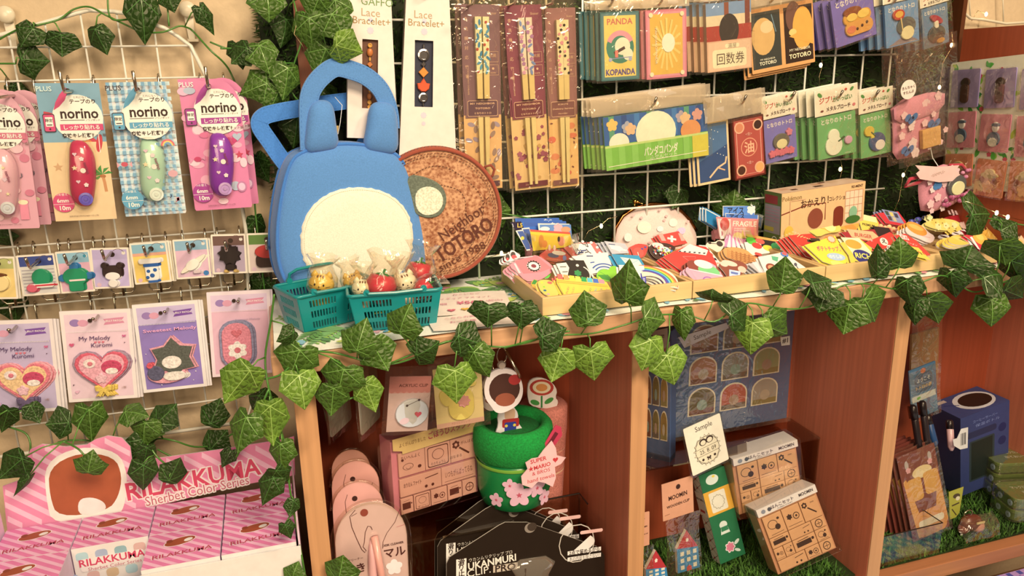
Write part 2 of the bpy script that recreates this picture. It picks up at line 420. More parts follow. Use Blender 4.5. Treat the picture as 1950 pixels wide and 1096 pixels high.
# fringe where the cut edge of the turf sticks out at the left
blades(700, lambda r: (V((-.402, r.uniform(.025, .036), r.uniform(-.3, .16))), V((-1, 0, 0))), .010, ('#2c4a16', '#44641e', '#6a6a24'), 'turf_fringe', tb, .0007)

# brown batten standing on the turf at the left of the grid
pb = PY(577, 75, -.004)
struct(MB().box(-.0078, -.004, Zt+.003, .0078, .0028, .30, 'woodz:#7a3a1c').build('trim_1', M=at((pb.x, 0, 0))))
struct(MB().box(.634, .004, -.70, .642, .040, .40, 'woodz:#5a2c14').build('trim_2'))

# ------------------------------------------------------------------ counter with shelf compartments
DX = [PY(560, 770, YF).x, PY(1204, 700, YF).x, PY(1711, 600, YF).x, 0]
DX[3] = DX[2]+.42
T = .0225
ct = thing('shelf_counter', 'long light wooden counter with open shelf compartments below its top board', 'counter', at((0, 0, 0)))
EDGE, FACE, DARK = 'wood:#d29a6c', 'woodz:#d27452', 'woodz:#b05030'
MB().box(DX[0]-.018, YF, Zt-.023, DX[3]+.06, .022, Zt, EDGE).build('top_board', ct, bevel=.0015)
for i, x in enumerate(DX):
    mb = MB().box(x, YF+.002, -.735, x+T, .004, Zt-.0235, FACE); mb.build('divider', ct, bevel=.001)
    MB().box(x+.0002, YF+.0005, -.735, x+T-.0002, YF+.0022, Zt-.0235, 'woodz:#cf9462').build('edge_banding', ct)
for a, b in zip(DX[:-1], DX[1:]):
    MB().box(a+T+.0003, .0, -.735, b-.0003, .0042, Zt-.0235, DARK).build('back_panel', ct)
    MB().box(a+T+.0003, YF+.003, ZB-.028, b-.0003, -.0003, ZB-.004, 'wood:#b9744a').build('base_board', ct, bevel=.001)
for i, (a, b) in enumerate(zip(DX[:-1], DX[1:])):
    t = thing('turf_mat', f'green artificial turf lining the floor of the {["left", "middle", "right"][i]} shelf compartment', 'turf mat', at((0, 0, 0)))
    MB().box(a+T+.001, YF+.022, ZB-.0030, b-.001, -.001, ZB-.001, 'grass:#1c3208').build('backing', t)
    blades(7500 if i else 1500, lambda r, a=a, b=b: (V((r.uniform(a+T+.021, b-.021), r.uniform(YF+.022, -.022), ZB-.001)), V((0, 0, 1))), .015, ('#3d6420', '#55802a', '#243f10'), 'turf_blade', t, .0012)

# patchwork cloth over the low platform in front of the base at the lower right
pf = thing('low_platform', 'low platform under a colourful checked patchwork cloth, lower right corner', 'platform', at((0, 0, 0)))
zc = -.742
MB().box(.25, -.75, -1.0, 1.2, YF-.006, zc-.003, 'woody:#8a5a3a').build('platform', pf)
cols = ['#7fb6c8', '#b58ac0', '#f0e2a8', '#4f9fb4', '#d8b8cf', '#6f86c4', '#f4ead0']
mb = MB(); rg = random.Random(3); s = .052
for i in range(18):
    for j in range(10):
        x, y = .26+i*s, YF-.008-(j+1)*s; c = cols[(i*3+j*5+rg.randrange(2)) % 7]
        mb.box(x, y, zc-.003, x+s, y+s, zc, 'fabric:'+c)
        if j < 3 and 2 < i < 12:
            c2 = rg.choice(['#ffffff', '#3d3f96', '#f6f0d8', '#2f7f9c'])
            for a in range(5):
                for b in range(5):
                    if (a+b) % 2: mb.flat([(x+s*(a+.1)/5, y+s*(b+.1)/5), (x+s*(a+.9)/5, y+s*(b+.1)/5), (x+s*(a+.9)/5, y+s*(b+.9)/5), (x+s*(a+.1)/5, y+s*(b+.9)/5)], zc+.0002, 'fabric:'+c2)
mb.build('patchwork_cloth', pf)

# leaf print cloth over the counter top
cl = thing('table_cloth', 'white cotton cloth with green leaf print spread over the counter top', 'cloth', at((0, 0, 0)))
mb = MB(); nx, ny = 120, 10; x0, x1 = DX[0]-.014, DX[3]+.05
fy = lambda u: YF+.001+.0025*math.sin(u*23)+.0015*math.sin(u*57+1)
vs = []
for j in range(ny+1):
    for i in range(nx+1):
        X = x0+(x1-x0)*i/nx; v = j/ny; Y = .018+(fy(X)-.018)*v
        vs.append((X, Y, Zt+.0012+(.0012*max(0, math.sin(X*41)+.2)*(v > .85))))
mb.add(vs, [(j*(nx+1)+i, (j+1)*(nx+1)+i, (j+1)*(nx+1)+i+1, j*(nx+1)+i+1) for j in range(ny) for i in range(nx)], 'fabric:#f3ead2')
mb.build('cloth', cl, smooth=True)
rg = random.Random(11); mb = MB(); z = Zt+.0022
def leafpoly(x, y, l, wd, a):
    P = [(t, wd*math.sin(PI*t)**.8*(1 if t < .98 else 0)) for t in [i/6 for i in range(7)]]
    P = P+[(t, -q) for t, q in P[-2:0:-1]]; c, s_ = math.cos(a), math.sin(a)
    return [(x+l*(t*c-q*s_), y+l*(t*s_+q*c)) for t, q in P]
GRN = ['#3f8a2c', '#57a83a', '#8cbb3a', '#2f7a3a', '#6fae5a', '#b9c94a']
k = 0
while k < 620:
    x, y = rg.uniform(x0+.03, x1-.02), rg.uniform(YF+.03, -.012); k += 1; zz = z+k*2e-6
    if x > -.08 and rg.random() < .85 and y > YF+.045: continue
    q = rg.random()
    if q < .45:      # fern spray
        a = rg.uniform(0, 6.3); c = rg.choice(GRN[:5]); l = rg.uniform(.028, .048)
        for t in range(7):
            f = t/6; bx, by = x+l*f*math.cos(a), y+l*f*math.sin(a)
            for sgn in (-1, 1):
                pp = leafpoly(bx, by, l*.42*(1.1-f*.6), .16, a+sgn*.95)
                if all(p[1] > YF+.012 for p in pp): mb.flat(ccw(pp), zz, 'fabric:'+c)
    elif q < .82:
        pp = leafpoly(x, y, rg.uniform(.022, .042), .26, rg.uniform(0, 6.3))
        if all(YF+.012 < p[1] < .016 for p in pp): mb.flat(ccw(pp), zz, 'fabric:'+rg.choice(GRN))
    elif q < .92: mb.flat(flower(x, y, rg.uniform(.005, .009)), zz, 'fabric:'+rg.choice(['#d9828c', '#e8a8a8', '#cf5a6a']))
    else:
        for t in range(6): mb.flat(ell(x+rg.uniform(-.008, .008), y+rg.uniform(-.008, .008), .003, .003, 10), zz+t*1e-6, 'fabric:'+rg.choice(['#e2c43a', '#d8b02a', '#4f9fb4']))
for i in range(150):
    x, y = rg.uniform(x0+.02, x1-.02), rg.uniform(YF+.005, YF+.024); pp = leafpoly(x, y, rg.uniform(.009, .017), .28, rg.uniform(0, 6.3))
    if all(p[1] > YF+.0045 for p in pp): mb.flat(ccw(pp), z+.0014+i*2e-6, 'fabric:'+rg.choice(GRN+['#6aa8bc', '#7fb8c4', '#d9828c']))
mb.build('leaf_print', cl, kind='stuff')

# ------------------------------------------------------------------ wire grids
def wgrid(name, label, xs, zs, x0, x1, z0, z1, Y, r, rf, round_left=None, frame=True, skip=()):
    t = thing(name, label, 'wire grid', at((0, Y, 0)))
    for x in xs: MB().tube([(x, r*1.6, z0), (x, r*1.6, z1)], r, 'plastic:#fbeed6').build('upright_wire', t, smooth=True)
    for z in zs: MB().tube([(x0, 0, z), (x1, 0, z)], r, 'plastic:#fbeed6').build('cross_wire', t, smooth=True)
    if frame:
        c = rf*9; mb = MB(); path = [(p[0], 0, p[1]) for p in rrect(x0, z0, x1, z1, c, 5)]
        mb.tube(path, rf, 'plastic:#f4e6cc', n=8, closed=True); mb.build('rim_wire', t, smooth=True)
    return t
wgrid('wire_grid', 'white wire grid standing against the green turf over the counter', [i*.05 for i in range(-5, 11)], [.0505*k for k in (5, 4, 3, 2, 1, 0, -1, -2, -3, -4)], -.262, .512, -.232, .27, -.0065, .0016, .0016, frame=False)
# the smaller cream grid on the left wall, with an arched top
gp = .03663; gx = -.7001
g = thing('wire_grid', 'cream wire display grid with arched top hung on the left wall', 'wire grid', at((0, .02, 0)))
xl, xr = gx-4*gp, gx+6.35*gp
def gtop(x):  # top rim of the grid
    a = [(xl, .06), (gx+.6*gp, 2.35*gp), (gx+2*gp, 2.75*gp), (gx+3.2*gp, 3.1*gp), (gx+4.2*gp, 3.05*gp), (gx+4.8*gp, 2.75*gp), (gx+5.4*gp, 2.55*gp), (gx+6.0*gp, 2.05*gp), (xr, 1.1*gp)]
    for (x0_, z0_), (x1_, z1_) in zip(a, a[1:]):
        if x0_ <= x <= x1_: return z0_+(z1_-z0_)*(x-x0_)/(x1_-x0_)
    return a[-1][1]
for i in range(-3, 7):
    x = gx+i*gp; MB().tube([(x, .0016, -11*gp), (x, .0016, gtop(x))], .0012, 'plastic:#f4e4c8').build('upright_wire', g, smooth=True)
for k in (2.05, 1.08, 0, -1, -2, -3.95, -5.9, -6.9, -7.9, -8.9, -10):
    z = k*gp; xe = xr if k < 1.2 else gx+6.05*gp
    MB().tube([(xl, 0, z), (xe, 0, z)], .0012, 'plastic:#f4e4c8').build('cross_wire', g, smooth=True)
rim = [(x, 0, gtop(x)) for x in [xl+(xr-xl)*i/30 for i in range(31)]]+[(xr+.02, 0, -1*gp), (xr+.024, 0, -4*gp), (xr+.008, 0, -10.2*gp), (xr-.004, 0, -11*gp), (xl, 0, -11*gp)]
MB().tube(rim, .0024, 'plastic:#f0dfc0', n=8).build('rim_wire', g, smooth=True)
# third grid end at the upper right
g3 = thing('wire_grid', 'corner of another white wire grid at the upper right edge', 'wire grid', at((0, .03, 0)))
path = [PY(x, y, .03) for x, y in [(1828, -40), (1826, 0), (1833, 22), (1848, 35), (1875, 38), (1915, 45), (1960, 42), (1990, 38)]]
MB().tube([p-V((0, .03, 0)) for p in path], .0022, 'plastic:#e8d2ac').build('rim_wire', g3, smooth=True)
for a, b in [((1845, -30), (1849, 34)), ((1910, -30), (1912, 44))]:
    MB().tube([PY(*a, .03)-V((0, .029, 0)), PY(*b, .03)-V((0, .029, 0))], .0011, 'plastic:#e8d2ac').build('upright_wire', g3, smooth=True)

# clear adhesive hooks holding the left grid
for i, (x, y) in enumerate([(8, 27), (356, 17)]):
    p = PY(x, y, .03); t = thing('adhesive_hook', 'pale plastic wall hook with round knob, ' + ('at the far left edge' if i == 0 else 'right of the big dark ivy leaf'), 'wall hook', at((p.x, .045, p.z)))
    MB().prism([(-.006, .004), (.006, .004), (.004, -.034), (-.003, -.034)], 0, .005, 'plastic:#e2c9a2', bev=.001).build('base_plate', t, M=Matrix.Rotation(PI/2, 4, 'X'))
    MB().lathe([(.003, 0), (.0085, .006), (.0095, .010), (.008, .0135), (.002, .0145)], 'plastic:#ecd3ac', 20).build('knob', t, smooth=True, M=Matrix.Rotation(PI/2, 4, 'X'))
    MB().box(-.004, -.013, -.036, .008, 0, -.033, 'plastic:#d8bd94').build('lip', t)

# ================================================================== LEFT WALL: hooks and hanging cards
METAL = 'metal:#c9c2b4'
def lhook(hx, hy, Y, row, label, L=.05, drop=.066, tip=.02, group='double wire hooks on the left grid', half=.013):
    p = PY(hx, hy, Y); z = row*gp; t = thing('wire_hook', label, 'hook', at((p.x, .02, z)), group)
    lz = p.z-z; yb = -.0028; k = .0021
    def clip(sx): return [(sx, .0045, -.004), (sx, .0045, .0015), (sx, .0005, .0042), (sx, -.0035, .0015), (sx, -.0035, -.010)]
    path = clip(-half)+[(-half, -.0035, -drop+.004), (-half+.004, -.0035, -drop), (half-.004, -.0035, -drop), (half, -.0035, -drop+.004)]+clip(half)[::-1]
    MB().tube(path, .00115, METAL, n=7).build('clip_wire', t, smooth=True)
    e = Y-L-.02
    MB().tube([(0, -.0045, -drop-.003), (0, -.0045, lz-.004), (0, -.008, lz-.0008), (0, -.012, lz), (0, e, lz-.001), (0, e-.004, lz+.002), (0, e-.010, lz+tip)], .0017, METAL, n=8).build('prong', t, smooth=True)
    return t

# ---- glue tape packs
NO = [(0, 0), (.30, 0)] + [(.60+.40*math.cos(a), .215-.215*math.sin(a)) for a in [math.radians(q) for q in (115, 100, 85, 70, 55, 40, 25, 10)]] + [(1, .26), (1, .985), (.985, 1), (.02, 1), (0, .985)]
def tapepack(TL, TR, BL, Y, bg, deco, accent, body, body2, plus, label):
    W = 'gloss:#f6ead6'
    it = list(deco)+[('E', .60, .245, .40, .40, W), ('R', .30, .29, .98, .335, accent),
        ('P', [(.47, .03), (.50, .055), (.43, .12), (.33, .165), (.235, .19), (.28, .135), (.36, .08)], accent),
        ('T', 'PLUS', .13, .04, .115, plus, {'b': 1}), ('T', 'とれになくい', .70, .10, .045, '#6a4a40'), ('T', 'テープのり', .70, .128, .085, '#3a1c14', {'b': 1}),
        ('T', 'norino', .63, .215, .25, '#2a100c', {'b': 1, 'w': .60}), ('L', [(.32, .262), (.70, .262)], .008, '#4a2a20'), ('T', 'ノリノポッド', .83, .262, .04, '#4a2a20'),
        ('T', 'しっかり貼れる', .64, .3125, .085, W, {'b': 1}), ('T', '爽快キレ抜群！', .56, .37, .078, '#2a100c', {'b': 1}), ('T', 'ドット糊', .90, .37, .06, '#6a4a40'),
        ('RR', .05, .215, .235, .345, .03, '#3a2a30'), ('RR', .06, .221, .225, .339, .025, accent), ('R', .085, .238, .20, .305, W), ('T', '限定', .1425, .262, .06, '#2a100c', {'b': 1}), ('R', .10, .29, .185, .297, '#3a2a30'), ('E', .1425, .323, .016, .016, '#3a2a30'),
        ('E', .18, .86, .175, .175, accent), ('T', 'つめ替え', .16, .80, .05, W), ('T', '6mm', .17, .845, .095, W, {'b': 1}), ('L', [(.01, .872), (.35, .872)], .006, W), ('T', '10m', .19, .90, .11, W, {'b': 1}),
        ('T', 'SUN-STAR STATIONERY CO.,LTD.', .48, .965, .032, '#5a3a30')]
    r = card('glue_tape_pack', label, 'stationery pack', TL, TR, BL, wallpl(Y), bg, it, thk=.0012, outline=NO, hole=(.50, .055, .045), group=None)
    w, h = r['w'], r['h']; mb = MB()
    bean = [(.50+.19*math.cos(a)+.035*math.sin(2.2*q), .655-.255*math.sin(a)) for a, q in [(2*PI*i/30, 2*PI*i/30) for i in range(30)]]
    cap = [(.53, .685, .215, .285)]
    bp = lambda sx, sy, cx=.55, cy=.655: [((cx+sx*(abs(math.cos(a))**.7)*math.copysign(1, math.cos(a))+.035*math.sin(2*PI*(.5-.5*math.sin(a))*.9))*w, h-(cy-sy*(abs(math.sin(a))**.85)*math.copysign(1, math.sin(a)))*h) for a in [2*PI*i/32 for i in range(32)]]
    z0 = .0012+40*STEP
    tr = MB().dome(bp(.215, .245, .54, .65), z0, .011, 'plastic:'+body).build('tape_runner', r, smooth=True)
    MB().lathe([(.115*w, .0), (.115*w, .0018), (.075*w, .0020), (.07*w, .0012), (.035*w, .0012), (.03*w, .0022)], 'plastic:'+body2, 22, (.575*w, h-.83*h, z0+.0085)).build('reel', tr)
    mb = MB(); dp = MB()
    for q, (u, v, s) in enumerate([(.50, .50, .035), (.60, .535, .04), (.47, .60, .05), (.60, .62, .045), (.50, .70, .035), (.62, .725, .04)]):
        sh = [('S', u, v, s, 5, '#f0d9a8'), ('E', u, v, s, s, '#f6e6d8'), ('H', u, v, s, '#e8c2c8'), ('F', u, v, s, 5, '#f3d8d8')][(q+len(label)) % 4]
        draw(dp, w, h, [sh], z0+.0112+q*STEP)
    draw(dp, w, h, [('T', 'norino', .66, .60, .075, '#8a3a52', {'rot': -80, 'b': 1})], z0+.0118)
    dp.build('print', tr)
    MB().dome(bp(.262, .285, .54, .65), .0013+36*STEP, .0165, CLEAR).build('blister', r, smooth=True)
    return r
def blobs(cols, n, seed, r0=.12, r1=.22):
    rg = random.Random(seed); return [('E', rg.uniform(.05, .95), rg.uniform(.2, .97), rg.uniform(r0*.5, r1*.5), rg.uniform(r0*.4, r1*.45), rg.choice(cols)) for _ in range(n)]
clouds1 = blobs(['#a9b8b4', '#d98a94', '#e8b8b4', '#cf7484'], 34, 5)
icons1 = [('R', .72, .80, .86, .93, '#e88a98'), ('E', .79, .80, .08, .045, '#f0dfb0'), ('RR', .62, .22, .74, .33, .03, '#f3e2d6'), ('T', 'M', .68, .28, .09, '#c24a62', {'b': 1}), ('T', '♪', .82, .60, .16, '#6a5a62')]
a1 = tapepack((-82, 173), (40, 166), (-40, 437), -.032, 'gloss:#dfa0a4', clouds1+icons1, '#d2707e', '#eab0b4', '#d9d2cc', '#f6ead6', 'glue tape pack with pale pink case, cut by the left edge of the picture')
beach = [('R', 0, 0, 1, .42, '#7fa4ae'), ('A', .45, .56, .50, 5, 75, .07, '#c8404c'), ('A', .45, .56, .43, 5, 75, .07, '#dc8a4a'), ('A', .45, .56, .36, 5, 75, .07, '#e8cf7a'), ('A', .45, .56, .29, 5, 75, .07, '#4f86a8'), ('A', .02, .40, .45, 35, 84, .08, '#c8404c'), ('A', .02, .40, .37, 35, 84, .08, '#dc8a4a'), ('R', 0, .42, 1, 1, '#ecc692'),
    ('S', .17, .60, .085, 5, '#d0a070'), ('E', .88, .43, .05, .16, '#c83a44', -12), ('L', [(.885, .36), (.875, .50)], .012, '#f4e4d2'),
    ('L', [(.86, .66), (.88, .72), (.89, .79)], .05, '#c98a58')] + [('P', [(.86, .66), (.86+.18*math.cos(a), .66-.07*math.sin(a)), (.86+.13*math.cos(a+.5), .66-.045*math.sin(a+.5))], '#3f8a3c') for a in (.1, .8, 1.6, 2.3, 2.9, 3.6)] + [('E', .84, .672, .025, .025, '#b06a3a'), ('E', .89, .674, .025, .025, '#b06a3a')]
a2 = tapepack((66, 158), (188, 154), (107, 421), -.032, 'gloss:#e6c298', beach, '#d84a72', '#c83a58', '#6a5ab8', '#d8e4e0', 'glue tape pack with a sandy beach print and a red case')
ging = [('R', i/9, 0, (i+.5)/9, 1, '#b9cdd2') for i in range(9)]+[('R', 0, j/18, 1, (j+.5)/18, '#cfdcda') for j in range(18)]+[('R', i/9, j/18, (i+.5)/9, (j+.5)/18, '#7ea7b8') for i in range(9) for j in range(18) if True]
ging += [('A', .86, .47, .10, 0, 180, .025, '#d8606a'), ('A', .86, .47, .075, 0, 180, .025, '#e8c46a'), ('A', .86, .47, .05, 0, 180, .025, '#6a9ab8'), ('E', .13, .595, .055, .04, '#c8505c'), ('P', [(.06, .60), (.01, .575), (.01, .62)], '#e0a0a0'), ('P', [(.20, .60), (.25, .575), (.25, .62)], '#e0a0a0'), ('E', .88, .68, .08, .06, '#d8a0a0'), ('T', '♪', .80, .85, .12, '#3a3a50'), ('T', '♫', .90, .88, .12, '#c84a5a')]
a3 = tapepack((201, 157), (322, 152), (240, 412), -.032, 'gloss:#eadfce', ging, '#5f9fb4', '#b9d6b2', '#e6e6d2', '#3a3436', 'glue tape pack with a blue gingham print and a mint green case')
pnk = blobs(['#e7a2b0', '#b8bcc0', '#efc4c4', '#d86c8c'], 26, 9)+[('H', .78, .47, .09, '#c83c6c'), ('H', .88, .44, .08, '#aeb6bc'), ('E', .16, .60, .06, .045, '#c03a60'), ('P', [(.09, .605), (.02, .58), (.03, .63)], '#d88aa0'), ('P', [(.23, .595), (.29, .57), (.29, .61)], '#d88aa0'), ('S', .88, .58, .075, 5, '#c23a52'), ('E', .86, .83, .085, .10, '#c07a98'), ('E', .86, .83, .06, .07, '#e8bcc8'), ('E', .07, .09, .10, .07, '#e8b0bc'), ('E', .17, .085, .10, .06, '#b4b8be')]
a4 = tapepack((338, 151), (452, 147), (372, 401), -.032, 'gloss:#dd7f9c', pnk, '#a83a86', '#8e3aa0', '#c79ac8', '#f6dfe2', 'glue tape pack with pink cloud print and a purple case')
for r, n, wh in ((a1, 2, 'pale pink glue tape packs'), (a4, 1, 'purple glue tape packs')): stack(r, n, (.0075, .001, -.0185), wh)
for (hx, hy), lb in zip([(18, 182), (138, 172), (270, 172), (400, 163)], ['pale pink pack at the left edge', 'beach print glue tape pack', 'gingham glue tape pack', 'purple glue tape pack']):
    lhook(hx, hy, -.03, 1.08, f'chrome double wire hook that holds the {lb}', L=.035, drop=.04)

# ---- small square badge cards
def bcard(TL, TR, BL, label, head, body, mascot, extra=()):
    it = [('R', .05, .04, .95, .28, head), ('R', .05, .28, .95, .955, body), ('E', .86, .13, .05, .05, '#e8d8c0'), ('A', .72, .16, .16, 20, 160, .012, '#6a4a40'), ('E', .16, .90, .06, .06, '#d8b0b4')]+list(extra)
    return card('badge_card', label, 'badge card', TL, TR, BL, wallpl(-.014), 'gloss:#f0ddc0', it, thk=.0022, rad=.03, hole=(.56, .16, .075), raised=[('rubber_badge', mascot, .0035)])
G1, G2 = 'plastic:#1f8a5a', 'plastic:#2f6f9a'
B = []
B.append(bcard((-46, 488), (28, 483), (-37, 569), 'small badge card with a yellow cream badge, cut by the left picture edge', '#b8b46a', '#ecc878', [('E', .56, .60, .26, .26, 'plastic:#f0d08a'), ('E', .56, .42, .17, .06, 'plastic:#6a3a1c')]))
B.append(bcard((31, 486), (103, 478), (45, 563), 'small badge card with a green dome badge on a pink and white float', '#33447e', '#d8cdbc', [('E', .58, .56, .25, .27, G1), ('RR', .22, .70, .90, .80, .05, 'plastic:#f0e0cc'), ('E', .30, .80, .15, .13, 'plastic:#d8606c'), ('RR', .38, .72, .92, .76, .02, 'plastic:#d03a44')], [('R', .08, v, .93, v+.025, '#a89c98') for v in (.36, .44, .52, .60, .68, .76, .84)]))
B.append(bcard((105, 479), (170, 472), (118, 558), 'small badge card with a large green round badge and blue knobs', '#8fb4bc', '#e0a8b0', [('E', .12, .62, .12, .12, G2), ('E', .90, .60, .12, .12, G2), ('E', .50, .37, .14, .14, G2), ('E', .50, .60, .37, .30, G1), ('RR', .28, .68, .72, .95, .08, G1), ('RR', .30, .655, .80, .70, .02, 'plastic:#f0d0c0')], [('E', .84, .13, .05, .05, '#3a8a9a')]))
B.append(bcard((171, 472), (244, 463), (179, 549), 'small lilac badge card with a dark rounded badge over a white oval', '#b8a4c0', '#c2acc8', [('RR', .28, .42, .80, .72, .12, 'plastic:#33201c'), ('E', .34, .42, .09, .09, 'plastic:#33201c'), ('E', .74, .42, .09, .09, 'plastic:#33201c'), ('E', .54, .68, .20, .12, 'plastic:#f0e0d0'), ('E', .54, .86, .13, .12, 'plastic:#eadbc8')]))
B.append(bcard((246, 463), (317, 457), (258, 541), 'small yellow badge card with a blue and white spotted cup badge', '#88b0b8', '#edc462', [('RR', .18, .38, .80, .50, .06, 'plastic:#eadcc8'), ('RR', .33, .50, .70, .92, .10, 'plastic:#f0e4d2'), ('RR', .30, .50, .72, .58, .03, 'plastic:#2a5a94'), ('E', .42, .68, .06, .06, 'plastic:#2a5a94'), ('E', .60, .66, .06, .06, 'plastic:#2a5a94'), ('E', .51, .79, .065, .065, 'plastic:#2a5a94'), ('E', .38, .83, .05, .05, 'plastic:#2a5a94'), ('RR', .38, .91, .66, .96, .03, 'plastic:#2a5a94')], [('R', .05, .25, .95, .32, '#e0a080')]))
B.append(bcard((328, 456), (395, 451), (337, 531), 'small pale pink badge card with a long cream badge set aslant', '#8aacb8', '#dcb0b8', [('E', .52, .62, .46, .09, 'plastic:#f0dfc0', 36), ('E', .50, .64, .23, .15, 'plastic:#f3e4ca', 36), ('RR', .50, .78, .72, .86, .03, 'plastic:#d8bcb4')], [('E', .86, .88, .08, .08, '#3a78a8')]))
B.append(bcard((401, 446), (467, 444), (406, 521), 'small mauve badge card with a black spiky crowned badge', '#6a4a40', '#b49ca6', [('S', .50, .50, .34, 9, 'plastic:#2c211e', .78), ('RR', .37, .74, .66, .90, .08, 'plastic:#2c211e'), ('E', .38, .92, .06, .05, 'plastic:#c8a05a'), ('E', .66, .92, .06, .05, 'plastic:#c8a05a')]))
B.append(bcard((469, 444), (537, 438), (474, 519), 'small badge card with a red capped dark badge, half behind the blue bag', '#5a7a34', '#d8bcac', [('RR', .22, .52, .86, .86, .14, 'plastic:#3a241e'), ('E', .54, .46, .34, .20, 'plastic:#b83a34')]))
nm = ['yellow', 'green dome', 'round green', 'rounded dark', 'spotted cup', 'slanting cream', 'black crowned', 'red capped']
for i, ((hx, hy), r) in enumerate(zip([(-2, 500), (77, 492), (146, 486), (213, 478), (288, 471), (366, 465), (434, 462), (508, 459)], B)):
    stack(r, 2 if i in (0, 4, 5, 6) else 1, (.0022, -.0006, -.0032), f'{nm[i]} badge cards')
    lhook(hx, hy, -.012, -3.95, f'chrome double wire hook that holds the {nm[i]} badge card', L=.042, tip=.012)

# ---- patch cards
def pcard(TL, TR, BL, label, edge, bg, head, items, raised, dark=0):
    it = [('R', .055, .04, .945, .225, head), ('R', .055, .225, .945, .965, bg), ('P', [(.60, .10), (.90, .085), (.87, .115), (.90, .15), (.60, .165), (.63, .13)], '#7a4a94' if dark else '#d88a9c'), ('T', 'JELLY PATCH', .75, .125, .042, '#f3e2e6', {'b': 1}), ('E', .20, .13, .075, .06, '#9a7aa8'), ('E', .31, .135, .075, .055, '#dc9aa8')]
    it += [('R', .06+i*.022, .222, .07+i*.022, .235, edge) for i in range(40)]
    it += list(items)
    return card('patch_card', label, 'patch card', TL, TR, BL, wallpl(-.014), 'gloss:'+edge, it, thk=.0016, rad=.01, hole=(.42, .105, .032), raised=raised)
def heartpatch(rim, fill, bowc, rim2, cx=.53, cy=.635):
    return [('patch_rim', [('H', cx, cy, .415, 'felt:'+rim2)], .0016), ('heart_patch', [('H', cx, cy, .385, 'felt:'+rim)], .0028), ('patch_field', [('H', cx, cy-.003, .335, 'felt:'+fill)], .0031), ('patch_motif', [('E', cx-.17, cy-.07, .09, .08, 'felt:#f0d8c8'), ('E', cx+.14, cy-.02, .15, .12, 'felt:#c84a64'), ('E', cx+.14, cy+.02, .10, .06, 'felt:#f0dccc'), ('E', cx-.16, cy-.07, .04, .04, 'felt:#dc7a80'), ('F', cx-.02, cy+.10, .09, 5, 'felt:#e8b4b4')], .0037), ('bow', [('B', cx, cy+.225, .20, 'felt:'+bowc)], .0048)]
names = [('T', 'My Melody', .46, .305, .10, '#4a2a5a', {'b': 0}), ('T', '♥ ♥ ♥', .52, .345, .035, '#d8707c'), ('T', 'Kuromi', .55, .375, .10, '#4a2a5a'), ('H', .13, .36, .035, '#d85a7c'), ('B', .88, .285, .045, '#d0648a'), ('E', .88, .36, .008, .008, '#4a2a3a'), ('T', '1枚', .82, .86, .05, '#a87a6a'), ('E', .10, .80, .01, .01, '#4a2a3a'), ('H', .14, .88, .03, '#e8b0bc')]
Q = [pcard((-40, 611), (99, 595), (-17, 789), 'patch card with a pink rimmed heart patch and grey bow, at the left edge', '#f0dccd', '#c3aec2', '#cbb6c8', [n for n in names], heartpatch('#e07a80', '#ecc08a', '#6a5870', '#e8a0a0'), 1),
     pcard((113, 592), (248, 581), (132, 765), 'pale pink patch card with a heart patch and yellow bow', '#f3dfd2', '#ecc6c8', '#eccacb', names, heartpatch('#d8606e', '#e8a4a8', '#e2bc5a', '#a88a94')),
     pcard((251, 580), (376, 567), (274, 747), 'purple patch card with a grey six pointed star of felt', '#f0e0d2', '#9078b0', '#cdb6cc', [('T', 'Sweetest Melody', .53, .30, .075, '#e8a4c0', {'w': .82, 'b': 1}), ('E', .2, .85, .008, .008, '#e8dcea'), ('E', .3, .92, .01, .01, '#e8dcea'), ('E', .85, .80, .01, .01, '#e8dcea'), ('E', .8, .9, .008, .008, '#e8dcea'), ('E', .12, .55, .008, .008, '#e8dcea')],
           [('patch_rim', [('S', .53, .62, .40, 6, 'felt:#e09a9c', .68), ('E', .40, .80, .30, .16, 'felt:#e09a9c')], .0016), ('felt_patch', [('S', .53, .62, .36, 6, 'felt:#5c5c50', .68), ('E', .50, .66, .16, .12, 'felt:#ecdcc8'), ('E', .52, .82, .18, .085, 'felt:#eadac6'), ('E', .24, .77, .13, .13, 'felt:#5c586a'), ('E', .16, .68, .05, .05, 'felt:#d85a62')], .0032)], 1),
     pcard((393, 556), (514, 556), (405, 717), 'pale pink patch card with a tall rounded felt patch, right of the purple card', '#f0d6d0', '#e3b2ba', '#e0c2cc', [('T', 'Sweetest Melody', .62, .33, .045, '#b89aa8', {'w': .4})],
           [('patch_rim', [('RR', .15, .33, .70, .90, .24, 'felt:#8a8496')], .0016), ('felt_patch', [('RR', .19, .36, .66, .87, .21, 'felt:#d8848c'), ('F', .43, .68, .17, 6, 'felt:#eadccc'), ('E', .43, .68, .06, .06, 'felt:#c86a70'), ('H', .43, .48, .09, 'felt:#c86a70')], .003)])]
for i, ((hx, hy), r) in enumerate(zip([(33, 618), (188, 598), (320, 585), (455, 566)], Q)):
    w = ['grey bow heart patch cards', 'yellow bow heart patch cards', 'purple felt patch cards', 'rounded pink felt patch cards'][i]
    stack(r, 2 if i < 3 else 1, (.0026, -.0008, -.003), w)
    lhook(hx, hy, -.012, -5.9, f'chrome double wire hook that holds the {w}', L=.022, tip=.004, drop=.035)

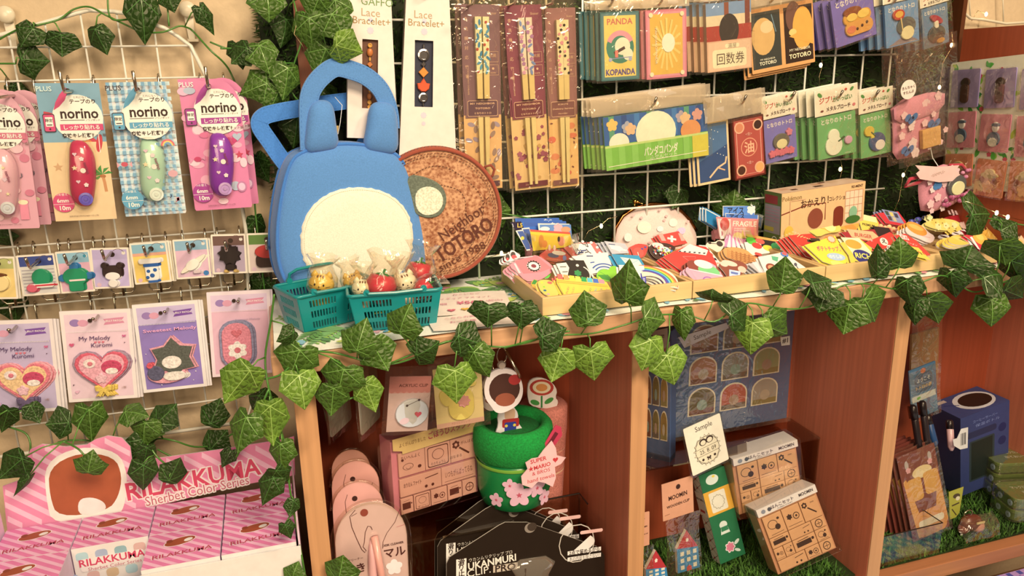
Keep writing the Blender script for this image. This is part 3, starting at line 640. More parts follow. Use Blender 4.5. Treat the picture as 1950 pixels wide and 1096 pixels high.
# ================================================================== PINK BLIND BOX DISPLAY (lower left)
ZX = -.45
def stripes(w, h, c, n, wd, slope=.75, z=5e-5, mb=None):
    """diagonal stripes cut to a w x h rectangle"""
    mb = mb or MB(); k = w/n
    def clip(poly, f):
        o = []
        for i in range(len(poly)):
            a, b = poly[i], poly[(i+1) % len(poly)]; fa, fb = f(a), f(b)
            if fa >= 0: o.append(a)
            if (fa >= 0) != (fb >= 0): t = fa/(fa-fb); o.append((a[0]+(b[0]-a[0])*t, a[1]+(b[1]-a[1])*t))
        return o
    i = -1
    y = -w*slope
    while y < h+w*slope:
        p = [(0, y+w*slope), (w, y), (w, y+wd), (0, y+w*slope+wd)]
        for f in (lambda q: q[1], lambda q: h-q[1]):
            if p: p = clip(p, f)
        if len(p) > 2: mb.flat(ccw(p), z, c)
        y += k
    return mb
pl_b = lean(PZ(280, 962, ZX-.0)+V((0, .004, 0)), 8)
pts = [(5, 925), (52, 908), (48, 880), (58, 855), (80, 845), (108, 848), (125, 850), (165, 846), (182, 836), (205, 829), (232, 833), (248, 850), (252, 878), (300, 872), (420, 855), (545, 835), (560, 830), (562, 904), (425, 930), (296, 964), (157, 990), (14, 1012)]
Fb = Frame((5, 829), (566, 829), (5, 1012), pl_b)
pp = [Fb.px(*p) for p in pts]
sd = thing('display_box', 'pink striped counter display box with a tall cut-out header card, lower left', 'display box', Fb.M)
MB().prism(pp, -.002, 0, 'paper:#e787a0', side='paper:#f3e2d6').build('header_card', sd)
# stripes on the header, cut to its outline row by row
def inside(p, poly):
    c = False; n = len(poly)
    for i in range(n):
        (x1, y1), (x2, y2) = poly[i], poly[i-1]
        if (y1 > p[1]) != (y2 > p[1]) and p[0] < (x2-x1)*(p[1]-y1)/(y2-y1)+x1: c = not c
    return c
mb = MB(); H = Fb.h; W_ = Fb.w; per, wd, sl = .0150, .0068, .62; nst = 130
y = -W_*sl
while y < H+W_*sl:
    run = None
    for i in range(nst+1):
        x = W_*i/nst; yc = y+(W_-x)*sl; ok = inside((x, yc), pp) and inside((x, yc+wd), pp)
        if ok and run is None: run = x
        if run is not None and (not ok or i == nst):
            xe = W_*(i-1)/nst
            if xe > run: mb.flat([(run, y+(W_-run)*sl), (xe, y+(W_-xe)*sl), (xe, y+(W_-xe)*sl+wd), (run, y+(W_-run)*sl+wd)], 6e-5, 'paper:#f3b9c2')
            run = None
    y += per
mb.build('stripe_print', sd)
# generic rounded emblem in the mascot's place and the lettering
e = MB(); q = lambda x, y: Fb.px(x, y)
def blobpx(pts, z, c, k=2):
    P = [q(*p) for p in pts]
    for _ in range(k):
        o = []
        for i in range(len(P)):
            a, b = P[i], P[(i+1) % len(P)]; o += [(a[0]*.75+b[0]*.25, a[1]*.75+b[1]*.25), (a[0]*.25+b[0]*.75, a[1]*.25+b[1]*.75)]
        P = o
    e.flat(ccw(P), z, c)
blobpx([(84, 880), (150, 848), (225, 858), (243, 900), (240, 955), (225, 985), (100, 1000), (88, 950)], 2e-4, 'paper:#f6e6da')
blobpx([(92, 890), (150, 860), (218, 868), (233, 905), (226, 945), (205, 972), (110, 985), (95, 945)], 3e-4, 'paper:#a8502c')
blobpx([(148, 950), (175, 945), (200, 955), (203, 972), (150, 984)], 4e-4, 'paper:#eadccb')
e.build('emblem_print', sd)
Rw, Rh = Fb.w, Fb.h
def tx(mb, s, x, y, size, c, z, wd=None, b=True, F=Fb, rot=None):
    vs, fs, x0, x1, y0, y1 = glyphs(s, b); cx, cy = F.px(x, y); sx = (wd/(x1-x0)) if wd else size
    r = math.radians(rot or 0); o = []
    for a, d in vs:
        a, d = (a-(x0+x1)/2)*sx, (d-(y0+y1)/2)*size; o.append((cx+a*math.cos(r)-d*math.sin(r), cy+a*math.sin(r)+d*math.cos(r), z))
    mb.add(o, fs, c)
mb = MB()
ul = Fb.px(243, 935); ur = Fb.px(498, 885); ang = math.degrees(math.atan2(ur[1]-ul[1], ur[0]-ul[0])); wid = math.hypot(ur[0]-ul[0], ur[1]-ul[1])
for k, (dx, dy) in enumerate([(2, 2), (-2, -2), (2, -2), (-2, 2)]): tx(mb, 'RILAKKUMA', 371+dx, 911+dy, .030, 'paper:#f6e0da', 2e-4+k*2e-5, wid, F=Fb, rot=ang)
tx(mb, 'RILAKKUMA', 371, 911, .030, 'paper:#d8435e', 3.2e-4, wid, F=Fb, rot=ang)
s1, s2 = Fb.px(278, 948), Fb.px(476, 915)
for k, (dx, dy) in enumerate([(2, 1), (-2, -1), (1, -2), (-1, 2)]): tx(mb, 'Sherbet Color Series', 377+dx, 933+dy, .0165, 'paper:#f6e0da', 3.4e-4+k*2e-5, math.hypot(s2[0]-s1[0], s2[1]-s1[1]), F=Fb, rot=ang+1)
tx(mb, 'Sherbet Color Series', 377, 933, .0165, 'paper:#c25a6a', 4.6e-4, math.hypot(s2[0]-s1[0], s2[1]-s1[1]), F=Fb, rot=ang+1, b=False)
mb.build('lettering', sd)
# tray of the display box
inv = Fb.M.inverted(); pA, pB, pC = PZ(14, 1012, ZX), PZ(566, 915, ZX), None
bx0, bx1 = -.735, PZ(556, 908, ZX).x+.0015; byb, byf = -.0795, -.2140
mb = MB(); mb.box(bx0-.002, byf-.002, ZX-.105, bx1+.002, byf, ZX-.004, 'paper:#f3e2d4'); mb.box(bx1, byf, ZX-.105, bx1+.002, byb, ZX+.03, 'paper:#f0c8cc'); mb.box(bx0-.002, byf, ZX-.105, bx0, byb, ZX+.03, 'paper:#f0c8cc'); mb.box(bx0, byf, ZX-.107, bx1, byb, ZX-.105, 'paper:#f0dccc')
o = mb.build('tray', sd, M=inv)
struct(MB().box(-.80, -.30, -1.0, DX[0]-.022, .04, ZX-.109, 'woody:#b9744a').build('trim_3'))
# the boxes
cx = [PZ(20, 1010, ZX).x, PZ(157, 987, ZX).x, PZ(296, 962, ZX).x, PZ(425, 936, ZX).x, PZ(556, 908, ZX).x]
pitch = (cx[4]-cx[1])/3; X0 = [cx[1]+(k-1)*pitch for k in range(4)]
def blindbox(c, r, label):
    x, y = X0[c]+.0008, byb-.066*(r+1)+.0006; w_, d_, h_ = pitch-.0016, .0648, .10
    t = thing('blind_box', label, 'box', at((x, y, ZX-h_)))
    o = MB().box(0, 0, 0, w_, d_, h_-.0004, 'paper:#f0c9cc').build('carton', t, bevel=.0006)
    f = MB().box(0.0002, 0.0002, h_-.0004, w_-.0002, d_-.0002, h_, 'paper:#e37ba2'); f.build('lid', t)
    M = Matrix.Translation((0, 0, h_+.00003)); m = stripes(w_, d_, 'paper:#f0b4c4', 6.5, .0054, .8)
    m.build('stripe_print', t, M=M)
    p = draw(MB(), w_, d_, [('E', .44, .34, .22, .105, 'paper:#f3d4d4', 12), ('E', .44, .34, .205, .09, 'paper:#a04a2a', 12), ('E', .55, .33, .06, .04, 'paper:#eadccb', 20), ('E', .30, .30, .045, .04, 'paper:#8a3c22'),
         ('T', 'RILAKKUMA', .50, .705, .135, 'paper:#f6dcd8', {'w': .80, 'b': 1, 'rot': 2}), ('T', 'RILAKKUMA', .50, .70, .125, 'paper:#b8405a', {'w': .78, 'b': 1, 'rot': 2})], 2e-4)
    p.build('print', t, M=M)
    # front face
    Mf = Matrix.Rotation(PI/2, 4, 'X'); Mf.translation = (0, -.0003, 0)
    g_ = [('R', 0, 0, 1, 1, 'paper:#f0dfcc')]; cc = ['#b8cfc8', '#e0b0a0', '#b0b4c0', '#d8b48a', '#9ab4b0']; n = 0
    for j in range(4):
        for i in range(4): g_.append(('RR', .04+i*.25+(.1 if j % 2 else 0), .06+j*.25, .20+i*.25+(.1 if j % 2 else 0), .17+j*.25, .05, 'paper:'+cc[(i*2+j) % 5])); n += 1
    g_ += [('RR', .08, .14, .92, .30, .04, 'paper:#f6e2d8'), ('T', 'RILAKKUMA', .5, .19, .16, 'paper:#d8435e', {'w': .86, 'b': 1}), ('T', 'Sherbet Color Series', .52, .275, .075, 'paper:#c2566a', {'w': .7})]
    draw(MB(), w_, h_, g_, 2e-5).build('front_print', t, M=Mf)
    return t
rows = ['back row', 'second row']
for r in range(2):
    for c in range(4):
        if (c, r) == (1, 1): continue
        blindbox(c, r, f'pink striped box in the {rows[r]} of the display, {["far left", "second from left", "third from left", "right end"][c]}' + (', picture front showing' if (c, r) == (1, 0) else ''))

# ================================================================== BLUE BAG
BLUE = 'fabric:#5787b8'
pbase = PZ(660, 582, Zt+.004)
pl = lean(pbase, 2, 12)
F = Frame((500, 110), (830, 110), (500, 592), pl)
bag = thing('handbag', 'blue padded handbag with a round cream front pocket standing on the counter', 'bag', F.M)
def smooth_(P, k=2):
    for _ in range(k):
        o = []
        for i in range(len(P)):
            a, b = P[i], P[(i+1) % len(P)]; o += [(a[0]*.75+b[0]*.25, a[1]*.75+b[1]*.25), (a[0]*.25+b[0]*.75, a[1]*.25+b[1]*.75)]
        P = o
    return P
out = [(573, 288), (640, 272), (700, 274), (757, 288), (783, 325), (806, 390), (824, 455), (826, 505), (806, 560), (740, 588), (640, 592), (570, 572), (534, 525), (526, 455), (536, 370), (552, 310)]
P = smooth_([F.px(*p) for p in out], 2)
n = len(P); cx = sum(p[0] for p in P)/n; cy = sum(p[1] for p in P)/n
def ring(k, z): return [(cx+(x-cx)*k, cy+(y-cy)*k, z) for x, y in P]
D = .042
rings = [ring(.02, .005), ring(.5, .005), ring(.80, .0035), ring(.93, .000), ring(.985, -.004), ring(1.0, -.008), ring(1.02, -.022), ring(1.025, -.025), ring(1.0, -.038), ring(.97, -.043), ring(.85, -D), ring(.3, -D-.002), ring(.02, -D-.002)]
mb = MB(); vs = [p for r in rings for p in r]; fs = []
for k in range(len(rings)-1):
    for i in range(n): j = (i+1) % n; fs.append((k*n+i, k*n+j, (k+1)*n+j, (k+1)*n+i))
mb.add(vs, [f[::-1] for f in fs], BLUE); mb.build('body', bag, smooth=True)
MB().tube([(x, y, -.0045) for x, y, z in ring(.992, 0)], .0022, 'fabric:#3f78b8', n=6, closed=True).build('front_piping', bag, smooth=True)
MB().tube([(x, y, -.039) for x, y, z in ring(1.0, 0)], .0022, 'fabric:#3f78b8', n=6, closed=True).build('back_piping', bag, smooth=True)
# round cream pocket, slightly wavy edge, line of stitches
c0 = F.px(681, 455); rx = (F.px(788, 455)[0]-F.px(574, 455)[0])/2; ry = (F.px(681, 356)[1]-F.px(681, 554)[1])/2
pk = [(c0[0]+(rx+.0006*math.sin(31*a)+.0005*math.sin(47*a+1))*abs(math.cos(a))**.92*math.copysign(1, math.cos(a)), c0[1]+(ry+.0006*math.sin(37*a))*abs(math.sin(a))**.92*math.copysign(1, math.sin(a))) for a in [2*PI*i/90 for i in range(90)]]
m = len(pk); px_, py_ = c0; vs, fs = [], []
for q, z in [(1, .0012), (.985, .0050), (.95, .0060), (.6, .0066), (.03, .0068)]:
    vs += [(px_+(x-px_)*q, py_+(y-py_)*q, z+(.0016 if q < 1 else 0)) for x, y in pk]
for k in range(4):
    for i in range(m): j = (i+1) % m; fs.append((k*m+i, k*m+j, (k+1)*m+j, (k+1)*m+i))
fs.append(tuple(4*m+i for i in range(m)))
MB().add(vs, fs, 'fabric:#f0dfc0').build('front_pocket', bag, smooth=True)
st = MB()
for i in range(0, m*2):
    a0, a1 = 2*PI*i/(2*m), 2*PI*(i+.62)/(2*m); g = lambda a: (c0[0]+rx*.945*abs(math.cos(a))**.92*math.copysign(1, math.cos(a)), c0[1]+ry*.945*abs(math.sin(a))**.92*math.copysign(1, math.sin(a)), .0079)
    st.tube([g(a0), g(a1)], .00028, 'fabric:#cdb88e', n=4)
st.build('stitching', bag)
# padded tabs that anchor the handles
def tab(pts):
    T_ = smooth_([F.px(*p) for p in pts], 2); mb = MB(); mb.dome(T_, -.004, .012, BLUE, 6); mb.dome([(x, y) for x, y in T_], -.004, -.012, BLUE, 6); return mb.build('handle_tab', bag, smooth=True)
tab([(580, 292), (584, 240), (589, 204), (602, 190), (626, 190), (637, 203), (642, 240), (648, 282), (615, 290)])
tab([(692, 284), (700, 240), (705, 204), (716, 193), (742, 194), (755, 206), (760, 245), (760, 294), (725, 292)])
def strap(pts, wd, z, name, col=BLUE, dz=None):
    C_ = [F.px(*p) for p in pts]; fine = []
    for i in range(len(C_)-1):
        p0_, p1_, p2_, p3_ = C_[max(i-1, 0)], C_[i], C_[i+1], C_[min(i+2, len(C_)-1)]
        for t in [k/5 for k in range(5)]:
            fine.append(tuple(.5*((2*p1_[d])+(-p0_[d]+p2_[d])*t+(2*p0_[d]-5*p1_[d]+4*p2_[d]-p3_[d])*t*t+(-p0_[d]+3*p1_[d]-3*p2_[d]+p3_[d])*t**3) for d in (0, 1)))
    fine.append(C_[-1]); A, B = strip(fine, wd); k = len(fine); vs = []
    zz = [z+(dz or 0)*math.sin(PI*i/(k-1)) for i in range(k)]
    for q, (L_, s_) in enumerate([(A, 1), (B, 1), (B, -1), (A, -1)]): vs += [(x, y, zz[i]+s_*.0016) for i, (x, y) in enumerate(L_)]
    fs = []
    for q in range(4):
        for i in range(k-1): a, b = q*k, ((q+1) % 4)*k; fs.append((a+i, b+i, b+i+1, a+i+1))
    fs += [(0, k, 2*k, 3*k), (4*k-1, 3*k-1, 2*k-1, k-1)]
    o = MB().add(vs, fs, col).build(name, bag, bevel=.0006)
    s2 = MB()
    for L_ in (strip(fine, wd*.80)):
        for i in range(k-1):
            p, r = V((*L_[i], zz[i]+.0018)), V((*L_[i+1], zz[i+1]+.0018)); s2.tube([p.lerp(r, .15), p.lerp(r, .6)], .00022, 'fabric:#3a6aa6', n=4)
    s2.build('stitching', o)
strap([(592, 286), (590, 235), (590, 190), (598, 165), (616, 143), (640, 128), (668, 133), (698, 145), (722, 165), (736, 188), (745, 215), (748, 245)], .0215, -.006, 'front_handle', dz=.004)
strap([(585, 345), (556, 312), (528, 272), (508, 240), (516, 222), (545, 213), (590, 205), (640, 196), (690, 190), (722, 187), (736, 210), (728, 250), (705, 290)], .0195, -D+.004, 'back_handle', 'fabric:#4580c0')
c1 = F.px(660, 258); MB().box(c1[0]-.009, c1[1]-.004, -.021, c1[0]+.009, c1[1]+.005, -.0202, 'paper:#c9a05a').build('price_tag', bag, M=Matrix.Rotation(.06, 4, 'Z'))
MB().tube([(*F.px(650, 184), -.025), (*F.px(661, 200), -.019), (*F.px(657, 235), -.019), (*F.px(653, 256), -.0195)], .0004, 'plastic:#e8e0d0').build('tag_thread', bag)

# ================================================================== ROUND CORK POUCH
pl = lean(PY(850, 534, -.044), 1, -5); F = Frame((715, 275), (958, 275), (715, 534), pl)
pc = thing('round_pouch', 'round cork pouch with a ribbed red brown zip rim, behind the blue bag', 'pouch', F.M)
R = F.h/2; cx, cy = F.px(956, 412)[0]-R, R
if 'cork' not in MATS:
    m, nt, b = newmat('cork'); L = nt.links.new; tc = N(nt, 'ShaderNodeTexCoord'); b.inputs['Roughness'].default_value = .85
    n1 = N(nt, 'ShaderNodeTexNoise', Scale=260, Detail=4); n2 = N(nt, 'ShaderNodeTexNoise', Scale=38, Detail=3)
    for q in (n1, n2): L(tc.outputs['Object'], q.inputs['Vector'])
    mx = N(nt, 'ShaderNodeMath', operation='ADD'); L(n1.outputs[0], mx.inputs[0]); mx2 = N(nt, 'ShaderNodeMath', operation='MULTIPLY'); mx2.inputs[1].default_value = .35; L(n2.outputs[0], mx2.inputs[0]); L(mx2.outputs[0], mx.inputs[1])
    r = N(nt, 'ShaderNodeValToRGB'); e = r.color_ramp.elements; e[0].position = .5; e[0].color = lin('#8a4a2c'); e[1].position = .82; e[1].color = lin('#d49a6c'); L(mx.outputs[0], r.inputs[0]); L(r.outputs[0], b.inputs['Base Color'])
MB().lathe([(R*.02, .0015), (R*.5, .0015), (R*.955, 0), (R*.955, -.004), (R*.02, -.004)], MATS['cork'], 64, (cx, cy, 0)).build('cork_face', pc, smooth=False)
mb = MB(); NT = 120
for i in range(NT):
    a = 2*PI*i/NT; c, s = math.cos(a), math.sin(a); w2 = R*math.sin(PI/NT)*.78
    b = [V((R*.965, -w2, -.004)), V((R*1.0, -w2, -.005)), V((R*1.0, -w2, -.014)), V((R*.965, -w2, -.016)), V((R*.965, w2, -.004)), V((R*1.0, w2, -.005)), V((R*1.0, w2, -.014)), V((R*.965, w2, -.016))]
    mb.add([(cx+p.x*c-p.y*s, cy+p.x*s+p.y*c, p.z) for p in b], [(0, 1, 2, 3), (7, 6, 5, 4), (0, 4, 5, 1), (1, 5, 6, 2), (2, 6, 7, 3)], 'fabric:#8e3f2a')
mb.build('zip_rib', pc, kind='stuff')
MB().lathe([(R*.97, -.003), (R*.97, -.0165), (R*.02, -.017)], 'fabric:#7a3322', 64, (cx, cy, 0), cap=False).build('side_band', pc, smooth=True)
MB().tube([(cx+R*.965*math.cos(2*PI*i/72), cy+R*.965*math.sin(2*PI*i/72), .0005) for i in range(72)], .0026, 'fabric:#9c4630', n=8, closed=True).build('rim_piping', pc, smooth=True)
MB().tube([(cx+R*.93*math.cos(.72), cy+R*.93*math.sin(.72), -.010), (cx+R*1.02*math.cos(.78), cy+R*1.02*math.sin(.78), -.006), (cx+R*1.10*math.cos(.74), cy+R*1.10*math.sin(.74), -.006), (cx+R*1.11*math.cos(.66), cy+R*1.11*math.sin(.66), -.008), (cx+R*1.03*math.cos(.60), cy+R*1.03*math.sin(.60), -.008), (cx+R*.97*math.cos(.60), cy+R*.97*math.sin(.60), -.010)], .0018, 'fabric:#8e3f2a', n=7).build('zip_loop', pc, smooth=True)
mb = MB()
def dashring(r, ph=0, amp=0):
    k = int(2*PI*r/.0042)
    for i in range(k):
        a0, a1 = 2*PI*i/k, 2*PI*(i+.6)/k; f = lambda a: (cx+(r+amp*math.sin(5*a+ph))*math.cos(a), cy+(r+amp*math.sin(5*a+ph))*math.sin(a), .0022)
        mb.tube([f(a0), f(a1)], .0004, 'fabric:#4a1c12', n=4)
for q, am in ((.90, 0), (.865, 0), (.70, .0018), (.47, .002)): dashring(R*q, q*9, am)
mb.build('ring_stitching', pc)
mb = MB(); dd = lambda dx, dy, s, size, c, rot, wd=None, bold=False: (lambda g: mb.add([(cx+R*dx+((x-(g[2]+g[3])/2)*(wd/(g[3]-g[2]) if wd else size))*math.cos(rot)-(y-.36)*size*math.sin(rot), cy+R*dy+((x-(g[2]+g[3])/2)*(wd/(g[3]-g[2]) if wd else size))*math.sin(rot)+(y-.36)*size*math.cos(rot), .0024) for x, y in g[0]], g[1], c))(glyphs(s, bold))
dd(.38, -.10, 'Neighbor', .020, '#5a2416', .62, R*.78); dd(.42, -.36, 'TOTORO', .026, '#5a2416', .58, R*.98, True); dd(.40, -.62, 'since 1988', .0135, '#5a2416', .50, R*.78); dd(-.18, .22, 'My', .020, '#5a2416', .8)
for a in range(6): mb.tube([(cx+R*.74+.002*math.cos(a), cy+R*.22+.002*math.sin(a), .0024), (cx+R*.74+.006*math.cos(a), cy+R*.22+.006*math.sin(a), .0024)], .0004, '#5a2416', n=4)
mb.build('stamped_lettering', pc, kind='stuff')
MB().prism(smooth_([F.px(*p) for p in [(770, 330), (812, 336), (842, 352), (852, 380), (840, 410), (810, 416), (780, 400)]], 2), .0015, .004, 'felt:#6c705c', bev=.001).build('felt_patch', pc)
MB().prism(smooth_([F.px(*p) for p in [(790, 362), (815, 352), (838, 362), (845, 385), (832, 406), (806, 410), (790, 395)]], 2), .004, .0052, 'felt:#e8dcb8', bev=.0005).build('felt_patch', pc)

# ================================================================== TEAL BASKETS
TEAL = 'plastic:#17827c'
def basket(cx_, cy_, yaw, label, lift):
    t = thing('mini_basket', label, 'basket', Matrix.Translation((cx_, cy_, Zt+.003)) @ Matrix.Rotation(math.radians(yaw), 4, 'Z'), 'teal mini shopping baskets on the cloth')
    bw, bd, tw, td, h = .043, .026, .0500, .031, .042
    def wall(p0_, p1_, q0, q1, slots):
        """wall from bottom edge p0-p1 to top edge q0-q1, with rows of slots cut through"""
        mb = MB(); p0_, p1_, q0, q1 = map(V, (p0_, p1_, q0, q1)); nrm = (p1_-p0_).cross(q0-p0_).normalized()*.0007
        g = lambda u, v: p0_.lerp(p1_, u).lerp(q0.lerp(q1, u), v)
        def slab(u0, v0, u1, v1):
            c = [g(u0, v0), g(u1, v0), g(u1, v1), g(u0, v1)]; mb.add([p-nrm for p in c]+[p+nrm for p in c], [(3, 2, 1, 0), (4, 5, 6, 7), (0, 1, 5, 4), (1, 2, 6, 5), (2, 3, 7, 6), (3, 0, 4, 7)], TEAL)
        rows_ = [(.05, .24), (.35, .54), (.65, .84)]; prev = 0
        for a, b in rows_:
            slab(0, prev, 1, a); prev = b
            us = [0.0]
            for s0, s1, k in slots:
                for i in range(k): w_ = (s1-s0)/k; us += [s0+w_*i+w_*.15, s0+w_*(i+1)-w_*.25]
            us.append(1.0)
            for i in range(0, len(us), 2): slab(us[i], a, us[i+1], b)
        slab(0, prev, 1, 1); return mb.build('side_wall', t)
    b4 = [(-bw, -bd, 0), (bw, -bd, 0), (bw, bd, 0), (-bw, bd, 0)]; t4 = [(-tw, -td, h), (tw, -td, h), (tw, td, h), (-tw, td, h)]
    for i in range(4):
        j = (i+1) % 4; wall(b4[i], b4[j], t4[i], t4[j], [(.12, .46, 9), (.60, .92, 8)] if i % 2 == 0 else [(.2, .8, 9)])
    MB().box(-bw, -bd, -.0006, bw, bd, .0008, TEAL).build('bottom', t)
    rr = [(p[0], p[1], h) for p in rrect(-tw-.001, -td-.001, tw+.001, td+.001, .006, 4)]
    MB().tube(rr, .0021, TEAL, n=8, closed=True).build('rim', t, smooth=True)
    for sgn, up in ((-1, 0), (1, lift)):
        path = [(-tw*.62, sgn*(td+.002), h+.004)]
        if up: path += [(-tw*.60, sgn*(td-.0), h+up*.7), (-tw*.45, sgn*(td-.004), h+up), (0, sgn*(td-.006), h+up*1.08), (tw*.45, sgn*(td-.004), h+up), (tw*.60, sgn*td, h+up*.7)]
        else: path += [(-tw*.58, sgn*(td+.0045), h+.0025), (0, sgn*(td+.005), h+.0015), (tw*.58, sgn*(td+.0045), h+.0025)]
        path.append((tw*.62, sgn*(td+.002), h+.004)); hd = MB().tube(path, .0018, TEAL, n=7)
        for s_ in (-1, 1): hd.lathe([(.0035, -.002), (.0035, .002)], TEAL, 12, (s_*tw*.62, sgn*(td+.001), h+.003), axis='y')
        hd.build('handle', t, smooth=False)
    return t
basket(-.358, -.106, 22, 'teal plastic mini basket with few figures, at left, partly behind the other basket', .016)
basket(-.2875, -.143, -4, 'teal plastic mini basket full of wrapped strawberry figures, in front', 0)

def wrapfilm(t, r, hgt, seed):
    rg = random.Random(seed); prof = [(r*.85, -r*.9), (r*1.12, -r*.2), (r*1.15, r*.5), (r*.9, r*1.15), (r*.75, r*1.5), (r*1.2, r*2.2)]
    mb = MB(); mb.lathe(prof, FILM, 16, cap=False, sy=.8)
    mb.v = [(x*(1+rg.uniform(-.09, .09)), y*(1+rg.uniform(-.15, .15)), z+rg.uniform(-.1, .1)*r) for x, y, z in mb.v]; return mb.build('film_wrap', t, smooth=True)
def berry(x, y, Y, r, label, seed, tilt=0):
    p = PY(x, y, Y); t = thing('strawberry_figure', label, 'figurine', at(p) @ Matrix.Rotation(tilt, 4, 'Y'))
    MB().lathe([(r*.15, -r*1.0), (r*.6, -r*.72), (r*.92, -r*.1), (r*.95, r*.3), (r*.7, r*.75), (r*.1, r*.88)], 'plastic:#c8313c', 22).build('fruit', t, smooth=True)
    mb = MB()
    for i in range(6):
        a = 2*PI*i/6; c, s = math.cos(a), math.sin(a); mb.add([(0, 0, r*.93), (r*.35*math.cos(a-.4), r*.35*math.sin(a-.4), r*.88), (r*.80*c, r*.80*s, r*.60), (r*.35*math.cos(a+.4), r*.35*math.sin(a+.4), r*.88)], [(0, 1, 2, 3)], 'plastic:#2f7a34')
    mb.tube([(0, 0, r*.9), (r*.1, 0, r*1.2)], r*.08, 'plastic:#2f7a34'); mb.build('calyx', t)
    wrapfilm(t, r, 0, seed); return t
def kitty(x, y, Y, r, col, label, seed, tilt=0, yaw=0):
    p = PY(x, y, Y); t = thing('cat_figure', label, 'figurine', at(p) @ Matrix.Rotation(yaw, 4, 'Z') @ Matrix.Rotation(tilt, 4, 'Y'))
    mb = MB(); mb.ball((0, 0, 0), r, r*.85, r*.82, 'plastic:'+col, 20, 12)
    for s in (-1, 1): mb.lathe([(r*.34, 0), (r*.2, r*.3), (r*.03, r*.5)], 'plastic:'+col, 10, (s*r*.55, 0, r*.56), sy=.6)
    mb.build('head', t, smooth=True)
    MB().lathe([(r*.5, -r*1.9), (r*.72, -r*1.5), (r*.6, -r*.9), (r*.45, -r*.6)], 'plastic:'+col, 16).build('body', t, smooth=True)
    f = MB()
    for s in (-1, 1):
        f.ball((s*r*.34, -r*.80, r*.12), r*.07, r*.05, r*.10, 'gloss:#241410', 8, 6)
        for q in (-.1, .06): f.tube([(s*r*.5, -r*.76, -r*.1+q*r), (s*r*.8, -r*.55, -r*.08+q*r*1.6)], r*.018, 'gloss:#3a241a', n=4)
    f.ball((0, -r*.86, -r*.02), r*.06, r*.04, r*.045, 'gloss:#241410', 8, 6)
    f.tube([(-r*.16, -r*.82, -r*.2), (-r*.07, -r*.85, -r*.24), (0, -r*.86, -r*.15), (r*.07, -r*.85, -r*.24), (r*.16, -r*.82, -r*.2)], r*.022, 'gloss:#3a241a', n=4)
    f.build('face', t)
    s_ = MB()
    for q in (-.22, 0, .22): s_.ball((q*r, -r*.40, r*.68), r*.07, r*.18, r*.13, 'plastic:#7a4a2a', 8, 6)
    s_.build('stripe', t); wrapfilm(t, r*1.05, 0, seed); return t
kitty(612, 540, -.122, .0145, '#e0b24a', 'yellow tabby cat figure in clear film in the left teal basket', 1, .15, -.3)
kitty(673, 536, -.118, .012, '#dfb050', 'yellow tabby cat figure half hidden behind the front teal basket figures', 2, -.2)
kitty(691, 549, -.150, .0125, '#efdcae', 'cream cat figure with a red cap side in clear film, leftmost in the front basket', 3, .1, -.2)
berry(724, 548, -.150, .0185, 'large strawberry figure in clear film, middle of the front basket', 4, .25)
kitty(771, 538, -.140, .014, '#efd9b0', 'cream cat figure in clear film right of the large strawberry', 5, -.15, .1)
berry(797, 522, -.118, .017, 'strawberry figure standing highest at the back right of the front basket', 6, .2)
berry(806, 551, -.152, .0125, 'small strawberry figure at the right end of the front basket', 7, .9)

# ---- paper price signs lying on the cloth
def psign(TL, TR, BL, label, it, z): 
    F = Frame(TL, TR, BL, Plane((0, 0, z), (0, 0, 1))); t = thing('price_sign', label, 'price sign', F.M)
    mb = MB(); sheet(mb, 0, 0, F.w, F.h, .0006, 'paper:#f3dcc4', 8, 8, .0005); mb.build('sheet', t); draw(MB(), F.w, F.h, it, .0018).build('print', t); return t
psign((812, 561), (958, 546), (815, 603), 'white paper price sign with pink 500 yen lettering and a row of coloured hearts', [('T', 'ねこいちご', .50, .13, .07, '#e08a94'), ('T', 'フィギュア マスコット', .45, .30, .07, '#e08a94'), ('T', '1個', .18, .55, .09, '#e08a94'), ('T', '¥500', .52, .53, .16, '#dc7484', {'b': 1}), ('T', '(税込)', .82, .50, .08, '#e08a94'), ('H', .28, .84, .05, '#d86a74'), ('H', .44, .82, .05, '#e8b44a'), ('H', .58, .80, .05, '#6fae5a'), ('H', .72, .78, .05, '#6aa0c0'), ('H', .86, .76, .05, '#b08ac0')], Zt+.0045)
psign((812, 606), (975, 583), (826, 632), 'second paper sign with pink writing, nearer the counter edge', [('T', 'こちらの商品は', .42, .25, .07, '#e08a94'), ('T', 'お一人様 1個', .42, .55, .075, '#e08a94'), ('H', .60, .80, .05, '#d86a74')], Zt+.0045)

# ================================================================== THINGS HUNG ON THE GRID BEHIND THE COUNTER
def ghook(tx_, ty_, row, label, L=.055):
    """single wire hook: hangs over the cross wire and points out with an upturned tip at pixel tx,ty"""
    z = row*.0505; p = PY(tx_, ty_, -L-.012); t = thing('wire_hook', label, 'hook', at((p.x, 0, z)), 'chrome hooks on the white grid')
    zb = p.z-z-.012
    MB().tube([(0, .0042, -.006), (0, .0040, .001), (0, -.001, .0042), (0, -.0052, .001), (0, -.0055, zb*.5-.004), (0, -.008, zb-.001), (0, -.012, zb), (0, -L, zb+.001), (0, -L-.005, zb+.004), (0, -L-.012, zb+.013)], .0018, METAL, n=8).build('prong', t, smooth=True)
    MB().tube([(-.009, -.001, .0042), (-.009, -.0054, .0), (-.009, -.0055, -.012), (.009, -.0055, -.012), (.009, -.0054, 0), (.009, -.001, .0042)], .0011, METAL, n=7).build('clip_wire', t, smooth=True)
    return t

